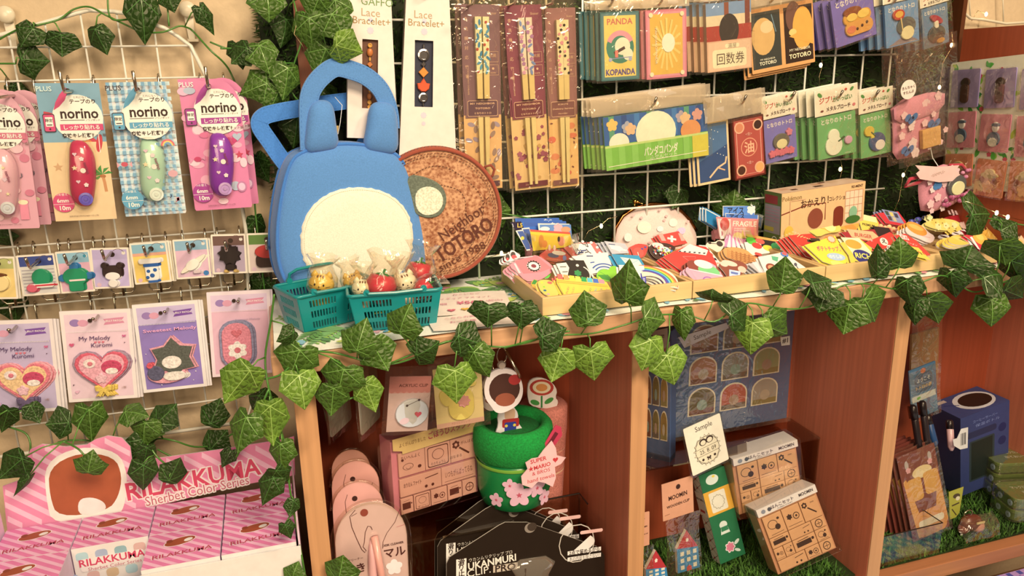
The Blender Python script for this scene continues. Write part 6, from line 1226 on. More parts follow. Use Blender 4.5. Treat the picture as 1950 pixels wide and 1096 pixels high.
sk('bread_sticker', 'pale yellow folded bread sticker', D_((260, 350), (300, 290), (420, 275), (450, 240), (560, 225), (680, 250), (740, 320), (720, 380), (560, 390), (420, 450), (340, 400)), '#e8c860', [('E', .30, .34, .20, .13, '#ecd884'), ('E', .66, .30, .18, .14, '#f0dc8c'), ('L', [(.20, .56), (.50, .50), (.66, .62)], .02, '#c89a3c')], sm=1, n=1, wh='folded bread stickers')
sk('bun_sticker', 'glossy orange round bun sticker', D_((650, 280), (690, 200), (780, 178), (900, 188), (975, 230), (990, 300), (930, 365), (800, 360), (690, 330)), '#e0a048', [('E', .45, .36, .28, .18, '#e8b45c'), ('E', .62, .66, .26, .14, '#d88c3c')], sm=1, n=1, wh='orange bun stickers')
sk('snack_card', 'yellow card with black lettering behind the orange bun', D_((980, 200), (1220, 175), (1260, 260), (1240, 340), (1030, 370)), '#e8c858', [('P', [(0, .05), (.85, 0), (.92, .3), (.1, .36)], '#eedc9c'), ('T', 'PREMIUM', .48, .56, .15, '#2a1c18', {'b': 1, 'rot': 5, 'w': .6}), ('E', .66, .82, .08, .06, '#dc6a4c')], n=1, wh='yellow PREMIUM cards')
sk('album_card', 'red framed card with a dark gridded picture', D_((1240, 115), (1530, 95), (1640, 240), (1605, 300), (1360, 260)), '#cc3a40', [('P', [(.14, .16), (.70, .06), (.94, .70), (.42, .78)], '#8a8ca8')]+[('P', [(.24+.16*i+.1*j, .20+.28*j), (.36+.16*i+.1*j, .18+.28*j), (.42+.16*i+.1*j, .42+.28*j), (.31+.16*i+.1*j, .44+.28*j)], c) for (i, j), c in zip(((0, 0), (1, 0), (2, 0), (0, 1), (1, 1)), ('#3a4a3a', '#e0c06a', '#3a3a4a', '#4a3a3a', '#c8b48a'))], n=3, wh='red framed picture cards')
for k, (x, y) in enumerate([(1250, 290), (1310, 310), (1370, 300), (1430, 330), (1490, 345), (1550, 360)]):
    sk('sausage_sticker', f'small orange pink snack sticker, {ORD[k] if k else "first"} from the left in the row by the red frames', D_((x, y), (x+20, y-22), (x+50, y-25), (x+70, y), (x+80, y+60), (x+50, y+80), (x+20, y+60)), ['#e0a070', '#dc8a6a', '#e8b47a'][k % 3], [('E', .5, .2, .3, .15, '#ecc890'), ('R', .2, .5, .85, .8, '#cc5a4a')], sm=1)
# ---- fourth and fifth tray
sk('pudding_sticker', 'orange custard in a pale bowl sticker', E_((300, 480), (360, 415), (470, 410), (570, 450), (620, 520), (720, 580), (700, 650), (640, 680), (470, 600), (350, 560)), '#ecccbc', [('E', .38, .34, .36, .25, '#e0943c', -8), ('E', .36, .26, .26, .10, '#ecb45c'), ('L', [(.44, .72), (.85, .62)], .02, '#d89a90')], sm=1, n=3, wh='custard bowl stickers')
sk('noodle_card', 'red card with white lettering and a heap of pasta', E_((160, 570), (310, 545), (460, 640), (560, 740), (660, 840), (480, 870), (330, 790)), '#d4483c', [('P', [(.12, .14), (.34, .10), (.42, .28), (.20, .34)], '#f0d8c8'), ('T', '五目', .27, .22, .11, '#d4483c', {'b': 1, 'rot': 4}), ('T', 'ラーメン', .48, .42, .08, '#f0d8c8', {'rot': 4}), ('P', [(.30, .62), (.66, .50), (1.0, .92), (.64, 1.0)], '#e8c04c')]+[('L', [(.40+.06*i, .66+.03*(i % 3)), (.46+.06*i, .76+.04*(i % 2))], .02, ['#c84a34', '#3a2a1c'][i % 2]) for i in range(7)], n=1, z=Zt+.028, wh='red noodle cards')
for k in range(5):
    dx, dy = -k*52, k*14-(k > 2)*20
    sk('cookie_sticker', ['topmost golden cookie sticker of the slid stack', 'second golden cookie sticker of the slid stack', 'third golden cookie sticker of the slid stack', 'fourth golden cookie sticker of the slid stack', 'lowest golden cookie sticker of the slid stack'][k], E_(*[(1070+dx*.8+175*math.cos(a), 640+dy*1.6+72*math.sin(a)) for a in [2*PI*i/16 for i in range(16)]]), ['#e6bc52', '#e0b04a'][k % 2], [('E', .5, .45, .36, .15, '#ecc868')], tilt=66-k*2, z=ZS+.014-k*.002, thk=.002)
sk('potato_card', 'white and crimson card with a golden potato heap', E_((1110, 570), (1240, 540), (1330, 530), (1420, 600), (1500, 745), (1340, 770), (1220, 640)), '#cc3a44', [('P', [(.30, .42), (.58, .98), (.50, 1.0), (.22, .5)], '#ecdcd0'), ('E', .60, .34, .26, .28, '#e8a844', -40), ('E', .58, .26, .14, .14, '#ecbc5c'), ('P', [(0, .14), (.24, .1), (.28, .3), (.14, .34)], '#cc3a44')], n=1, z=Zt+.027, wh='crimson potato cards')
sk('popcorn_sticker', 'pale yellow popcorn heap sticker', E_((560, 420), (620, 370), (720, 335), (830, 335), (930, 345), (1020, 370), (1090, 420), (1080, 480), (960, 500), (820, 500), (680, 470)), '#ecd474', [('F', .14+.11*i, .34+.22*(i % 3), .09, 6, ['#f0e09a', '#e8c860'][i % 2]) for i in range(8)]+[('E', .2+.09*i, .45+.1*(i % 3), .015, .012, '#8a5a2a') for i in range(8)], sm=1, n=1, wh='popcorn stickers')
sk('mushroom_sticker', 'pale pink scalloped sticker', E_((1050, 400), (1140, 365), (1260, 385), (1350, 440), (1340, 490), (1200, 510), (1090, 470)), '#e2b8a4', [('A', .2+.2*i, .6, .13, 20, 160, .025, '#c88a7c') for i in range(4)], sm=1, n=1, wh='pink scalloped stickers')
for k, (x, y, r_) in enumerate([(840, 590, 80), (1010, 545, 60), (1120, 525, 90)]):
    sk('sushi_sticker', ['dark oval on a white dish sticker, nearest', 'dark oval on a white dish sticker, middle and smallest', 'dark oval on a white dish sticker, rearmost'][k], E_(*[(x+r_*math.cos(a), y+r_*.38*math.sin(a)) for a in [2*PI*i/14 for i in range(14)]]), '#ecdcd0', [('E', .5, .48, .34, .12, '#3a1c18', 6)], tilt=60)
sk('roof_sticker', 'crimson sticker with a row of white slanted tabs', E_((840, 330), (920, 300), (1180, 270), (1220, 330), (1300, 390), (1180, 400), (1050, 380)), '#a8242c', [('P', [(.20+.11*i, .12), (.26+.11*i, .08), (.32+.11*i, .36), (.25+.11*i, .40)], '#eec0b4') for i in range(6)], n=1, wh='crimson tab stickers')
for k, (x, y) in enumerate([(400, 375), (470, 400), (490, 345), (590, 320), (650, 310)]):
    sk('berry_sticker', f'small dark blue berry sticker, {["first", "second", "third", "fourth", "last"][k]} from the left behind the custard', E_(*[(x+48*math.cos(a), y+34*math.sin(a)) for a in [2*PI*i/9 for i in range(9)]]), ['#3a3a7a', '#2c2a4a', '#4a4a94'][k % 3], [('E', .5, .4, .2, .15, '#7a7ab8'), ('E', .3, .7, .12, .1, '#3f8a4a')], sm=1)
for k, (x, y, c_) in enumerate([(1550, 545, '#e0a848'), (1840, 450, '#dc9a44')]):
    sk('waffle_sticker', ['golden diamond patterned waffle sticker, left', 'golden diamond patterned waffle sticker, right picture edge'][k], E_(*[(x+180*math.cos(a), y+78*math.sin(a)) for a in [2*PI*i/16 for i in range(16)]]), c_, [('L', [(.12+.18*i, .1), (.30+.18*i, .9)], .03, '#ecc070') for i in range(4)]+[('L', [(.30+.18*i, .1), (.12+.18*i, .9)], .02, '#c8862c') for i in range(4)], n=2, wh='diamond waffle stickers, '+['left', 'right'][k], tilt=56)
sk('plank_sticker', 'brown pink flat sticker behind the waffles', E_((1330, 430), (1480, 370), (1620, 460), (1460, 480)), '#b8705a', [('L', [(.5, .05), (.85, .5)], .12, '#e0a050')], n=1, wh='brown pink stickers')
sk('label_card', 'pale card with dark lettering lying among the waffles', E_((1820, 680), (1930, 530), (2040, 560), (1960, 720)), '#d8b48a', [('T', 'みみみ', .45, .25, .18, '#3a2418', {'b': 1, 'rot': 20}), ('E', .3, .7, .2, .14, '#e0b060')], n=1, wh='pale lettered cards')

# ================================================================== CLASP PURSE AND CARTON BEHIND THE TRAYS
pl = lean(PZ(1246, 500, Zt+.004), 12, -4)
F = Frame((1168, 388), (1330, 388), (1168, 500), pl); t = thing('clasp_purse', 'pale pink clasp purse with a brown frame and gold ball clasp, behind the second tray', 'purse', F.M)
op = [F.px(*p) for p in [(1172, 490), (1168, 462), (1172, 435), (1186, 412), (1210, 396), (1240, 389), (1270, 390), (1296, 402), (1316, 424), (1328, 445), (1327, 470), (1318, 495), (1245, 502)]]
ps = smooth_(op, 2); MB().dome(ps, -.002, .014, 'fabric:#ecc8b4', 7).build('purse_front', t, smooth=True); MB().dome(ps, -.004, -.012, 'fabric:#e0b8a4', 7).build('purse_back', t, smooth=True)
fp = [F.px(*p) for p in [(1170, 475), (1168, 455), (1172, 434), (1186, 411), (1210, 395), (1240, 388), (1270, 389), (1296, 400), (1316, 422), (1326, 440)]]
MB().tube([(x, y, -.0005) for x, y in fp], .0032, 'metal:#8a5a34', n=8).build('purse_frame', t, smooth=True)
c = F.px(1208, 383); mb = MB(); mb.ball((c[0], c[1], .002), .0034, .0034, .0034, 'metal:#d8a85a', 12, 8); mb.ball((c[0]+.0055, c[1]-.0008, -.003), .0034, .0034, .0034, 'metal:#d8a85a', 12, 8); mb.tube([(c[0], c[1]-.003, .001), (c[0], c[1]-.009, .0005)], .0012, 'metal:#d8a85a'); mb.tube([(c[0]+.0055, c[1]-.001, -.003), (c[0]+.014, c[1]-.004, -.001), (c[0]+.022, c[1]-.0045, 0)], .0012, 'metal:#e0b87a'); mb.build('ball_clasp', t, smooth=True)
b = MB(); rg = random.Random(6)
def onp(x, y, rx_, ry_, c_, rot=0, h=.0): b.prism(ell(*F.px(x, y), rx_, ry_, 20, rot), .0122+h, .0126+h, c_)
onp(1220, 433, .0105, .0085, 'fabric:#f2e4c0', h=.0012); onp(1275, 424, .0065, .006, 'fabric:#f2e4c8'); onp(1250, 436, .005, .004, 'fabric:#f2dcd0', h=.001); onp(1190, 452, .006, .006, 'fabric:#f0dcc8'); onp(1290, 440, .007, .005, 'fabric:#dcbcd0', 20)
for x, y in ((1200, 410), (1262, 412), (1258, 420), (1303, 422), (1250, 400), (1295, 470), (1215, 415), (1230, 462), (1280, 455), (1240, 450)): onp(x, y, .0022, .0018, 'fabric:#e2b0a4', h=.0004)
b.build('dot_print', t, kind='stuff')

def carton(pFL, pFR, pTL, pBLd, label, name, fcol, scol, tcol, fit, sit, tit, depth, yaw, z=Zt+.004, cat='box'):
    """a box standing upright: front face from pixels (lower left, lower right, upper left) on a plane turned by yaw"""
    pl = lean(PZ(*pFL, z) if z is not None else PY(*pFL, pBLd), 0, yaw); F = Frame(pTL, (pFR[0], pFR[1]-(pFL[1]-pTL[1])), pFL, pl)
    t = thing(name, label, cat, F.M); w, h = F.w, F.h
    MB().box(0, 0, -depth, w, h, -.0002, 'paper:'+fcol).build('carton', t, bevel=.0006)
    draw(MB(), w, h, [('R', 0, 0, 1, 1, fcol)]+fit, 1e-5).build('front_print', t)
    Ms = Matrix(((0, 0, -1, -.0002), (0, 1, 0, 0), (1, 0, 0, -depth), (0, 0, 0, 1))); draw(MB(), depth, h, [('R', 0, 0, 1, 1, scol)]+sit, 1e-5).build('side_print', t, M=Ms)
    Mt = Matrix(((1, 0, 0, 0), (0, 0, 1, h+.0002), (0, -1, 0, 0), (0, 0, 0, 1))); draw(MB(), w, depth, [('R', 0, 0, 1, 1, tcol)]+tit, 1e-5).build('top_print', t, M=Mt)
    return t
fit = [('L', [(0, .40), (.30, .28), (.52, .30), (.52, .62)], .012, '#7a2c20'), ('T', 'おかえり！', .39, .25, .090, '#4a2a1c', {'b': 1, 'w': .33, 'rot': 2}), ('T', 'コレクション', .68, .24, .050, '#4a2a1c', {'b': 1, 'w': .24}), ('T', 'Pokémon', .12, .11, .06, '#9a7a4a', {'b': 1}), ('T', 'RE-MENT', .90, .07, .035, '#4a2a1c', {'b': 1}), ('R', .76, .14, .97, .70, '#f0cfa8')]+[('L', [(.76+i*.053, .14), (.76+i*.053, .70)], .004, '#c87a5a') for i in range(5)]+[('L', [(.76, .14+i*.14), (.97, .14+i*.14)], .004, '#c87a5a') for i in range(5)]+[('RR', .62, .40, .74, .82, .05, '#7a2c1c'), ('L', [(.10, .60), (.10, .16), (.28, .16)], .012, '#e0b080'), ('E', .40, .56, .09, .10, '#8a4430'), ('E', .09, .76, .055, .07, '#e0b44a'), ('E', .86, .56, .05, .06, '#8ab48a'), ('E', .86, .70, .09, .04, '#3f6a2c')]
sit = [('R', .05, .06, .78, .22, '#a83a3a'), ('R', .05, .24, .95, .78, '#a89a98')]+[('L', [(.08, .30+.06*i), (.90, .31+.06*i)], .03, '#c88a94') for i in range(5)]+[('R', .05, .66, .6, .74, '#c8b44a'), ('E', .66, .90, .16, .16, '#e8e0cc'), ('E', .66, .90, .12, .12, '#4a6a2c')]
tit = [('R', .1+.2*i, .2, .2+.2*i, .5, ['#d8a07a', '#e0b48a'][i % 2]) for i in range(4)]+[('R', .18, .55, .25, .72, '#5a2c1c'), ('R', .44, .60, .54, .78, '#3a2018'), ('R', .60, .12, .68, .25, '#5a2c1c')]
carton((1486, 470), (1648, 452), (1489, 369), -.060, 'tan printed carton lettered おかえり with a green end, standing behind the third tray', 'toy_carton', '#e6b880', '#6a7a3c', '#e2b894', fit, sit, tit, .038, 3, z=None)

# ================================================================== LEFT SHELF COMPARTMENT
FL = ZB+.001
def film_bag(t, x0, y0, x1, y1, z, seed=1, back=True, puff=.002):
    mb = MB(); sheet(mb, x0, y0, x1, y1, z, FILM, 9, 9, .0012, puff, seed=seed); mb.build('film_sleeve', t, smooth=True)
# desk cleaner packs: arched pink cards in a clear shell, one behind the other
def arch(w, h, n=14): return [(0, 0), (w, 0)]+[(w/2+w/2*math.cos(a), h-w*.55+w*.55*math.sin(a)) for a in [PI*i/n for i in range(n+1)]]
LB = [((630, 962), (762, 962), (650, 1150), -.178), ]
pl = lean(PY(700, 1096, -.185), 8, -4); F = Frame((634, 962), (772, 962), (646, 1165), pl)
t = thing('desk_cleaner_pack', 'pale pink desk cleaner card in a clear arched shell, frontmost of four', 'stationery pack', F.M); w, h = F.w, F.h
MB().prism(arch(w, h), 0, .0014, 'gloss:#efc4bc').build('card', t)
MB().prism([(x+.0, y) for x, y in arch(w*1.0, h)], .0016, .0017, CLEAR).build('shell_sheet', t)
MB().tube([(x*1.06-.03*w, y*1.012, .003) for x, y in arch(w, h)[1:]]+[(-.03*w, 0, .003)], .0032, CLEAR, n=8).build('shell_rim', t, smooth=True)
it = [('E', .42, .145, .055, .055, '#8a3a2a'), ('L', [(.30, .10), (.22, .17), (.24, .30), (.30, .45), (.36, .58), (.40, .62), (.42, .60), (.38, .55), (.40, .50), (.42, .38), (.46, .31), (.50, .32), (.52, .36)], .010, '#5a2c24'), ('L', [(.92, .15), (.84, .30), (.72, .42), (.66, .52), (.65, .60)], .008, '#5a2c24'), ('L', [(.24, .17), (.32, .14)], .007, '#5a2c24'),
      ('T', 'DESK CLEANER', .80, .56, .045, '#4a1c18', {'b': 1, 'w': .30, 'rot': 4}), ('T', 'マル', .82, .66, .16, '#4a1c18', {'b': 1, 'rot': 4}), ('T', '卓上クリーナー', .22, .69, .045, '#4a1c18', {'w': .30, 'rot': 6}), ('T', 'ふき', .25, .80, .15, '#4a1c18', {'b': 1, 'rot': 6}), ('F', .80, .84, .12, 5, '#f4dcd4'), ('L', [(.86, .36), (.98, .34)], .008, '#c8807a')]
def up_(q):
    if q[0] == 'L': return ('L', [(u, v*.78-.02) for u, v in q[1]])+q[2:]
    k = 3 if q[0] == 'T' else 2; return q[:k]+(q[k]*.78-.02,)+q[k+1:]
it = [up_(q) for q in it]
draw(MB(), w, h, it, .0018).build('print', t)
b = MB(); b.tube([(w*.54, h*.69, .006), (w*.60, h*.40, .009), (w*.67, h*.05, .010)], .0042, 'plastic:#e6a08c', n=10); b.build('brush_stick', t, smooth=True)
MB().dome([(w*(.50+.07*math.cos(a)), h*(.36+.30*math.sin(a))) for a in [2*PI*i/20 for i in range(20)]], .0017, .008, 'plastic:#e8aca0').build('brush_body', t, smooth=True)
def deskback(TL, TR, BL, Y, lab, col):
    pl = lean(PY(*BL, Y), 8, -4); F = Frame(TL, TR, BL, pl); t = thing('desk_cleaner_pack', lab, 'stationery pack', F.M); w, h = F.w, F.h
    MB().prism(arch(w, h), 0, .0014, 'gloss:'+col).build('card', t)
    draw(MB(), w, h, [('E', .44, .14, .055, .055, '#3a1610'), ('L', [(.30, .10), (.25, .16), (.27, .34), (.29, .60)], .010, '#5a2c24'), ('L', [(.86, .18), (.80, .24)], .008, '#5a2c24')], .0018).build('print', t)
    MB().tube([(x*1.05-.025*w, y*1.01, .002) for x, y in arch(w, h)[1:]], .0022, CLEAR, n=7).build('shell_rim', t, smooth=True)
deskback((631, 921), (728, 921), (643, 1140), -.150, 'pink desk cleaner card, second of four from the front', '#e8a898')
deskback((630, 880), (721, 880), (640, 1120), -.118, 'pink desk cleaner card, third of four from the front', '#e2a08c')
deskback((630, 858), (704, 858), (640, 1100), -.085, 'brown shaded desk cleaner card, rearmost of four', '#dc9a80')
# clear edged packs hanging from above at the left, seen edge on
for k, (x0_, x1_, y1_) in enumerate([(622, 660, 838), (680, 722, 834)]):
    p = PY(x0_+8, y1_-4, -.12); t = thing('hanging_pack', f'clear pack hanging nearly edge on under the top board, {["left one", "right one"][k]}', 'pack', at(p) @ Matrix.Rotation(math.radians(58), 4, 'Z')); hh = .095
    MB().prism(rrect(0, 0, .055, hh, .004), -.0006, .0006, 'paper:#c8b8a0').build('card', t); b = MB(); sheet(b, -.004, -.006, .062, hh, .003, FILM, 6, 6, .002, .003, seed=k); sheet(b, -.004, -.006, .062, hh, -.002, FILM, 6, 6, .002, 0, seed=k+4); b.build('film_sleeve', t, smooth=True); MB().tube([(-.004, hh, 0), (-.004, -.006, 0), (.062, -.006, 0)], .0015, CLEAR, n=6).build('film_edge', t, smooth=True)
    t.matrix_world = t.matrix_world @ Matrix.Rotation(PI/2, 4, 'X')
# tall clear pack edge by the left divider
p = PY(606, 980, -.165); t = thing('hanging_pack', 'tall clear shell pack seen edge on beside the left divider', 'pack', at((p.x, p.y, -.56))); MB().box(-.0006, -.03, 0, .0006, .10, .235, 'paper:#7a4a34').build('card', t); MB().prism(rrect(-.034, -.002, .104, .24, .006), -.004, -.0035, CLEAR).build('shell_sheet', t, M=Matrix.Rotation(PI/2, 4, 'Z') @ Matrix.Rotation(PI/2, 4, 'X')); MB().tube([(-.002, -.034, .24), (-.002, -.034, 0)], .0035, CLEAR, n=8).build('shell_edge', t, smooth=True)

# hanging clip packs
t = card('clip_pack', 'clear bag with a pink card lettered ACRYLIC CLIP and a white oval clip', 'clip pack', (742, 716), (822, 708), (735, 821), wallpl(-.150), 'gloss:#d89890', [('P', [(0, 0), (1, 0), (1, .27)]+[(1-i/14, .27+.035*(i % 2)) for i in range(1, 15)], '#cf7f78'), ('R', 0, .30, 1, 1, '#d8b4ac'), ('T', 'ACRYLIC CLIP', .58, .16, .105, '#6a2a28', {'b': 1, 'w': .70})], thk=.0015, sleeve=(-.12, -.20, 1.10, 1.04), raised=[('acrylic_clip', [('E', .58, .65, .40, .36, 'gloss:#d8d4d8', 16)], .004)])
draw(MB(), t['w'], t['h'], [('L', [(.44, .50), (.72, .40)], .012, '#4a3a3a'), ('E', .44, .50, .03, .03, '#4a3a3a'), ('E', .72, .40, .03, .03, '#4a3a3a'), ('H', .72, .66, .085, '#cf5a64'), ('H', .46, .76, .04, '#d88a90'), ('E', .40, .78, .12, .08, '#ecc8c8', 20)], .0062).build('print', t)
t = card('clip_pack', 'clear bag with a yellow card bearing a pale yellow rounded shape', 'clip pack', (823, 703), (915, 690), (832, 816), wallpl(-.142), 'gloss:#e8cc8c', [('R', 0, .92, 1, 1, '#dca890'), ('T', 'アクリルクリップ', .5, .955, .05, '#a86a5a')], thk=.0015, sleeve=(-.10, -.20, 1.12, 1.05), raised=[('acrylic_clip', [('RR', .26, .36, .80, .90, .24, 'gloss:#e6cc6a'), ('E', .20, .50, .10, .18, 'gloss:#e6cc6a', 20), ('E', .72, .28, .16, .10, 'gloss:#e6cc6a', -20)], .003), ('cookie_shape', [('F', .58, .58, .14, 8, 'gloss:#d8948a')], .0045)])
# acrylic shelf riser behind carrying the stamp set
t = thing('acrylic_riser', 'clear acrylic riser holding the pink stamp set in the left compartment', 'riser', at((-.335, -.145, FL)))
MB().box(.010, 0, .172, .185, .115, .1745, TINTED).build('riser_top', t); MB().box(.010, .002, 0, .0125, .113, .1715, TINTED).build('riser_leg', t); MB().box(.0128, .111, 0, .185, .113, .1715, TINTED).build('riser_leg', t)
# rubber stamp set in a clear box
pl = lean(PY(745, 985, -.128), 4, 16); F = Frame((742, 826), (905, 802), (752, 985), pl)
t = thing('stamp_set', 'pink stamp set box with carved stamp faces and a yellow lettered band', 'stamp set', F.M); w, h = F.w, F.h
MB().box(0, 0, -.034, w, h*.90, 0, 'paper:#d87f86').build('box', t, bevel=.0008)
def stamps(t, w, h, cells, z, col, ink, th=.004):
    for (x0, y0, x1, y1, kind, s) in cells:
        o = MB().box(x0*w, h-y1*h, z, x1*w, h-y0*h, z+th, col).build('stamp_face', t, bevel=.0006); cw, ch = (x1-x0)*w, (y1-y0)*h; a = cw/ch; it = []
        if kind == 'n': it = [('E', .35, .62, .20, .12, ink), ('E', .35, .62, .18, .105, col), ('E', .15, .30, .05, .05, ink), ('E', .78, .72, .07, .06, ink), ('A', .36, .60, .10, 200, 340, .015, ink), ('T', s, .45, .22, .16, ink, {'w': .7})]
        elif kind == 'f': it = [('RR', .08, .06, .92, .94, .08, ink), ('RR', .11, .10, .89, .90, .07, col), ('E', .5, .42, .24, .20, ink), ('E', .5, .42, .22, .18, col), ('T', s, .5, .80, .13, ink, {'w': .6})]
        elif kind == 'w': it = [('F', .22, .25, .16, 6, ink), ('E', .22, .25, .06, .06, col), ('L', [(.35, .40), (.75, .75)], .07, ink), ('T', s[:4], .68, .22, .14, ink), ('T', s[4:], .20, .75, .13, ink)]
        elif kind == 't': it = [('T', s, .5, .45, min(.5/a, .2), ink, {'w': .8}), ('L', [(.08, .85), (.92, .85)], .01, ink)]
        elif kind == 'b': it = [('T', s, .30, .4, .11, ink, {'w': .42, 'b': 1}), ('E', .62, .75, .035, .035, ink), ('E', .78, .75, .035, .035, ink), ('L', [(.6, .30), (.92, .22)], .02, ink)]
        elif kind == 'o': it = [('E', .4, .45, .26, .22, ink), ('E', .4, .45, .23, .19, col), ('E', .62, .62, .14, .14, ink), ('L', [(.18, .9), (.85, .88)], .02, ink), ('E', .75, .25, .07, .06, ink)]
        elif kind == 's': it = [('S', .3, .45, .17, 6, ink, .7), ('E', .68, .5, .18, .18, ink), ('E', .68, .5, .14, .14, col), ('L', [(.1, .86), (.9, .86)], .02, ink), ('E', .68, .5, .06, .06, ink)]
        elif kind == 'd': it = [('R', .12, .3, .78, .72, ink), ('E', .86, .4, .06, .06, ink), ('L', [(.2, .2), (.7, .16)], .025, ink)]
        elif kind == 'g': it = [('E', .5, .5, .3, .3, ink), ('E', .5, .5, .24, .24, col), ('L', [(.3, .5), (.7, .5)], .04, ink), ('L', [(.5, .25), (.5, .75)], .03, ink)]
        draw(MB(), cw, ch, it, 5e-5).build('print', o, M=Matrix.Translation((x0*w, h-y1*h, z+th)))
PKI = 'paper:#dc9c84'; INK = '#5a241c'
stamps(t, w, h*.90, [(.06, .16, .36, .47, 'n', 'たいへんよく'), (.365, .16, .66, .47, 'f', 'そのちょうし'), (.665, .16, .96, .47, 'w', 'がんばるはなまる'), (.06, .50, .54, .74, 'b', 'おうえん ファイト'), (.545, .50, .96, .74, 't', 'いつもがんばってるね'), (.06, .76, .20, .97, 'd', ''), (.21, .76, .40, .97, 'f', 'すごい'), (.41, .76, .60, .97, 's', ''), (.61, .76, .78, .97, 'd', ''), (.79, .76, .96, .97, 'g', '')], .0006, PKI, INK)
b = MB().prism([(.0, h*.82), (w*.10, h*.79), (w*.10, h*.755), (w*.98, h*.80), (w*.99, h*.98), (0, h*.95)], .0065, .0072, 'paper:#e6bc78').build('title_band', t); m = MB(); draw(m, w, h, [('T', 'ごほうびスタンプ', .66, .095, .085, '#b83a54', {'b': 1, 'w': .52, 'rot': 3}), ('T', 'よくがんばりました', .22, .13, .05, '#7a4a2a', {'w': .30, 'rot': 2})], .0074); m.build('print', b)
m = MB(); m.box(-.003, -.003, -.036, w+.004, h*.97, .0090, CLEAR); m.build('clear_case', t, bevel=.001)

# black clip cards in a clear acrylic stand
def clipcard(cx, top, wd, bot, Y, label, full):
    L_, R_ = cx-wd/2, cx+wd/2
    px = [(L_, bot), (L_, top+78), (L_+6, top+66), (cx-wd*.17, top+6), (cx-wd*.13, top), (cx+wd*.01, top), (cx+wd*.05, top+4), (R_-14, top+46), (R_, top+62), (R_+2, bot)]
    pl = lean(PY(cx, bot, Y), 10, 3)
    it = [('T', 'UKANMURI', .27, .325, .058, '#efe0c8', {'b': 1, 'w': .29, 'rot': 3}), ('T', 'CLIP.', .19, .39, .058, '#efe0c8', {'w': .14, 'rot': 3}), ('R', .275, .36, .425, .42, '#c8b49a'), ('T', 'PRO', .35, .39, .055, '#2a1812', {'b': 1, 'w': .125}), ('T', 'ウカンムリクリップ プロ', .26, .272, .024, '#e0d0b8', {'w': .26, 'rot': 3}),
          ('R', .055, .26, .115, .52, '#efe0cc')]+[('T', c, .085, .285+i*.047, .042, '#2a1812', {'b': 1}) for i, c in enumerate('滑り止め！')]+[('E', .50, .075, .035, .03, '#8a7a6a'), ('E', .512, .068, .03, .025, '#3a2c22'), ('A', .80, .27, .115, 0, 360, .006, '#c8b8a4'), ('P', [(.80+.115*math.cos(a), .27-.085*math.sin(a)) for a in [math.radians(q) for q in range(-110, 41, 15)]], '#ecdccb'), ('RR', .82, .165, .97, .195, .01, '#e8b4a4'),
          ('R', .74, .33, .96, .365, '#f0e2d0'), ('T', '2点で留めるから', .85, .347, .028, '#2a1812', {'b': 1, 'w': .20}), ('R', .74, .385, .96, .42, '#f0e2d0'), ('T', '本の内容を隠さない！', .85, .402, .026, '#2a1812', {'w': .20})]
    t = diecut('clip_card', label, 'clip card', px, pl, 'gloss:#251a12', it, .0016, side='paper:#d8c8b0'); w, h = t['w'], t['h']
    for c in ALLKIDS(t):
        if 'print' in c.name: c['kind'] = 'stuff'
    if full:
        b = MB(); c_ = [(w*(.52+.075*math.cos(a)), h*.56+w*.06*math.sin(a)) for a in [2*PI*i/20 for i in range(20)]]
        b.dome([(w*.40, h*.30), (w*.64, h*.30), (w*.62, h*.50), (w*.66, h*.60), (w*.60, h*.66), (w*.44, h*.66), (w*.38, h*.60), (w*.42, h*.50)], .0018, .009, film('clip_plastic', (.92, .92, .94), .16, .05, .1, 10, .12), 5); b.dome([(w*(.52+.30*math.cos(a)), h*.20+h*.16*math.sin(a)) for a in [2*PI*i/24 for i in range(24)]], .0018, .010, MATS['clip_plastic'], 5); b.build('clear_clip', t, smooth=True)
        MB().tube([(w*.46, h*.60, .009), (w*.46, h*.36, .010)], .0012, METAL).build('clip_spring', t)
clipcard(1000, 993, 300, 1176, -.180, 'black clip card lettered UKANMURI CLIP PRO, frontmost of three', True)
clipcard(970, 962, 275, 1160, -.155, 'black clip card lettered UKANMURI CLIP PRO, middle of three', False)
clipcard(955, 948, 255, 1150, -.128, 'black clip card lettered UKANMURI CLIP PRO, rearmost of three', False)
a_ = PY(830, 996, -.094); b_ = PY(1103, 938, -.094); t = thing('acrylic_stand', 'clear acrylic stand with dark edges around the black clip cards', 'stand', at((a_.x, -.094, FL)))
wd, ht = b_.x-a_.x, b_.z-FL
MB().box(0, 0, 0, wd, .0018, ht, TINTED).build('back_plate', t); MB().box(wd-.0018, -.030, 0, wd, -.0002, ht, TINTED).build('side_plate', t)
MB().tube([(0, -.001, ht), (wd, -.001, ht), (wd, -.030, ht)], .0012, 'gloss:#241610', n=6).build('dark_edge', t); MB().tube([(wd, -.001, ht), (wd, -.001, 0)], .0010, 'gloss:#241610', n=6).build('dark_edge', t)

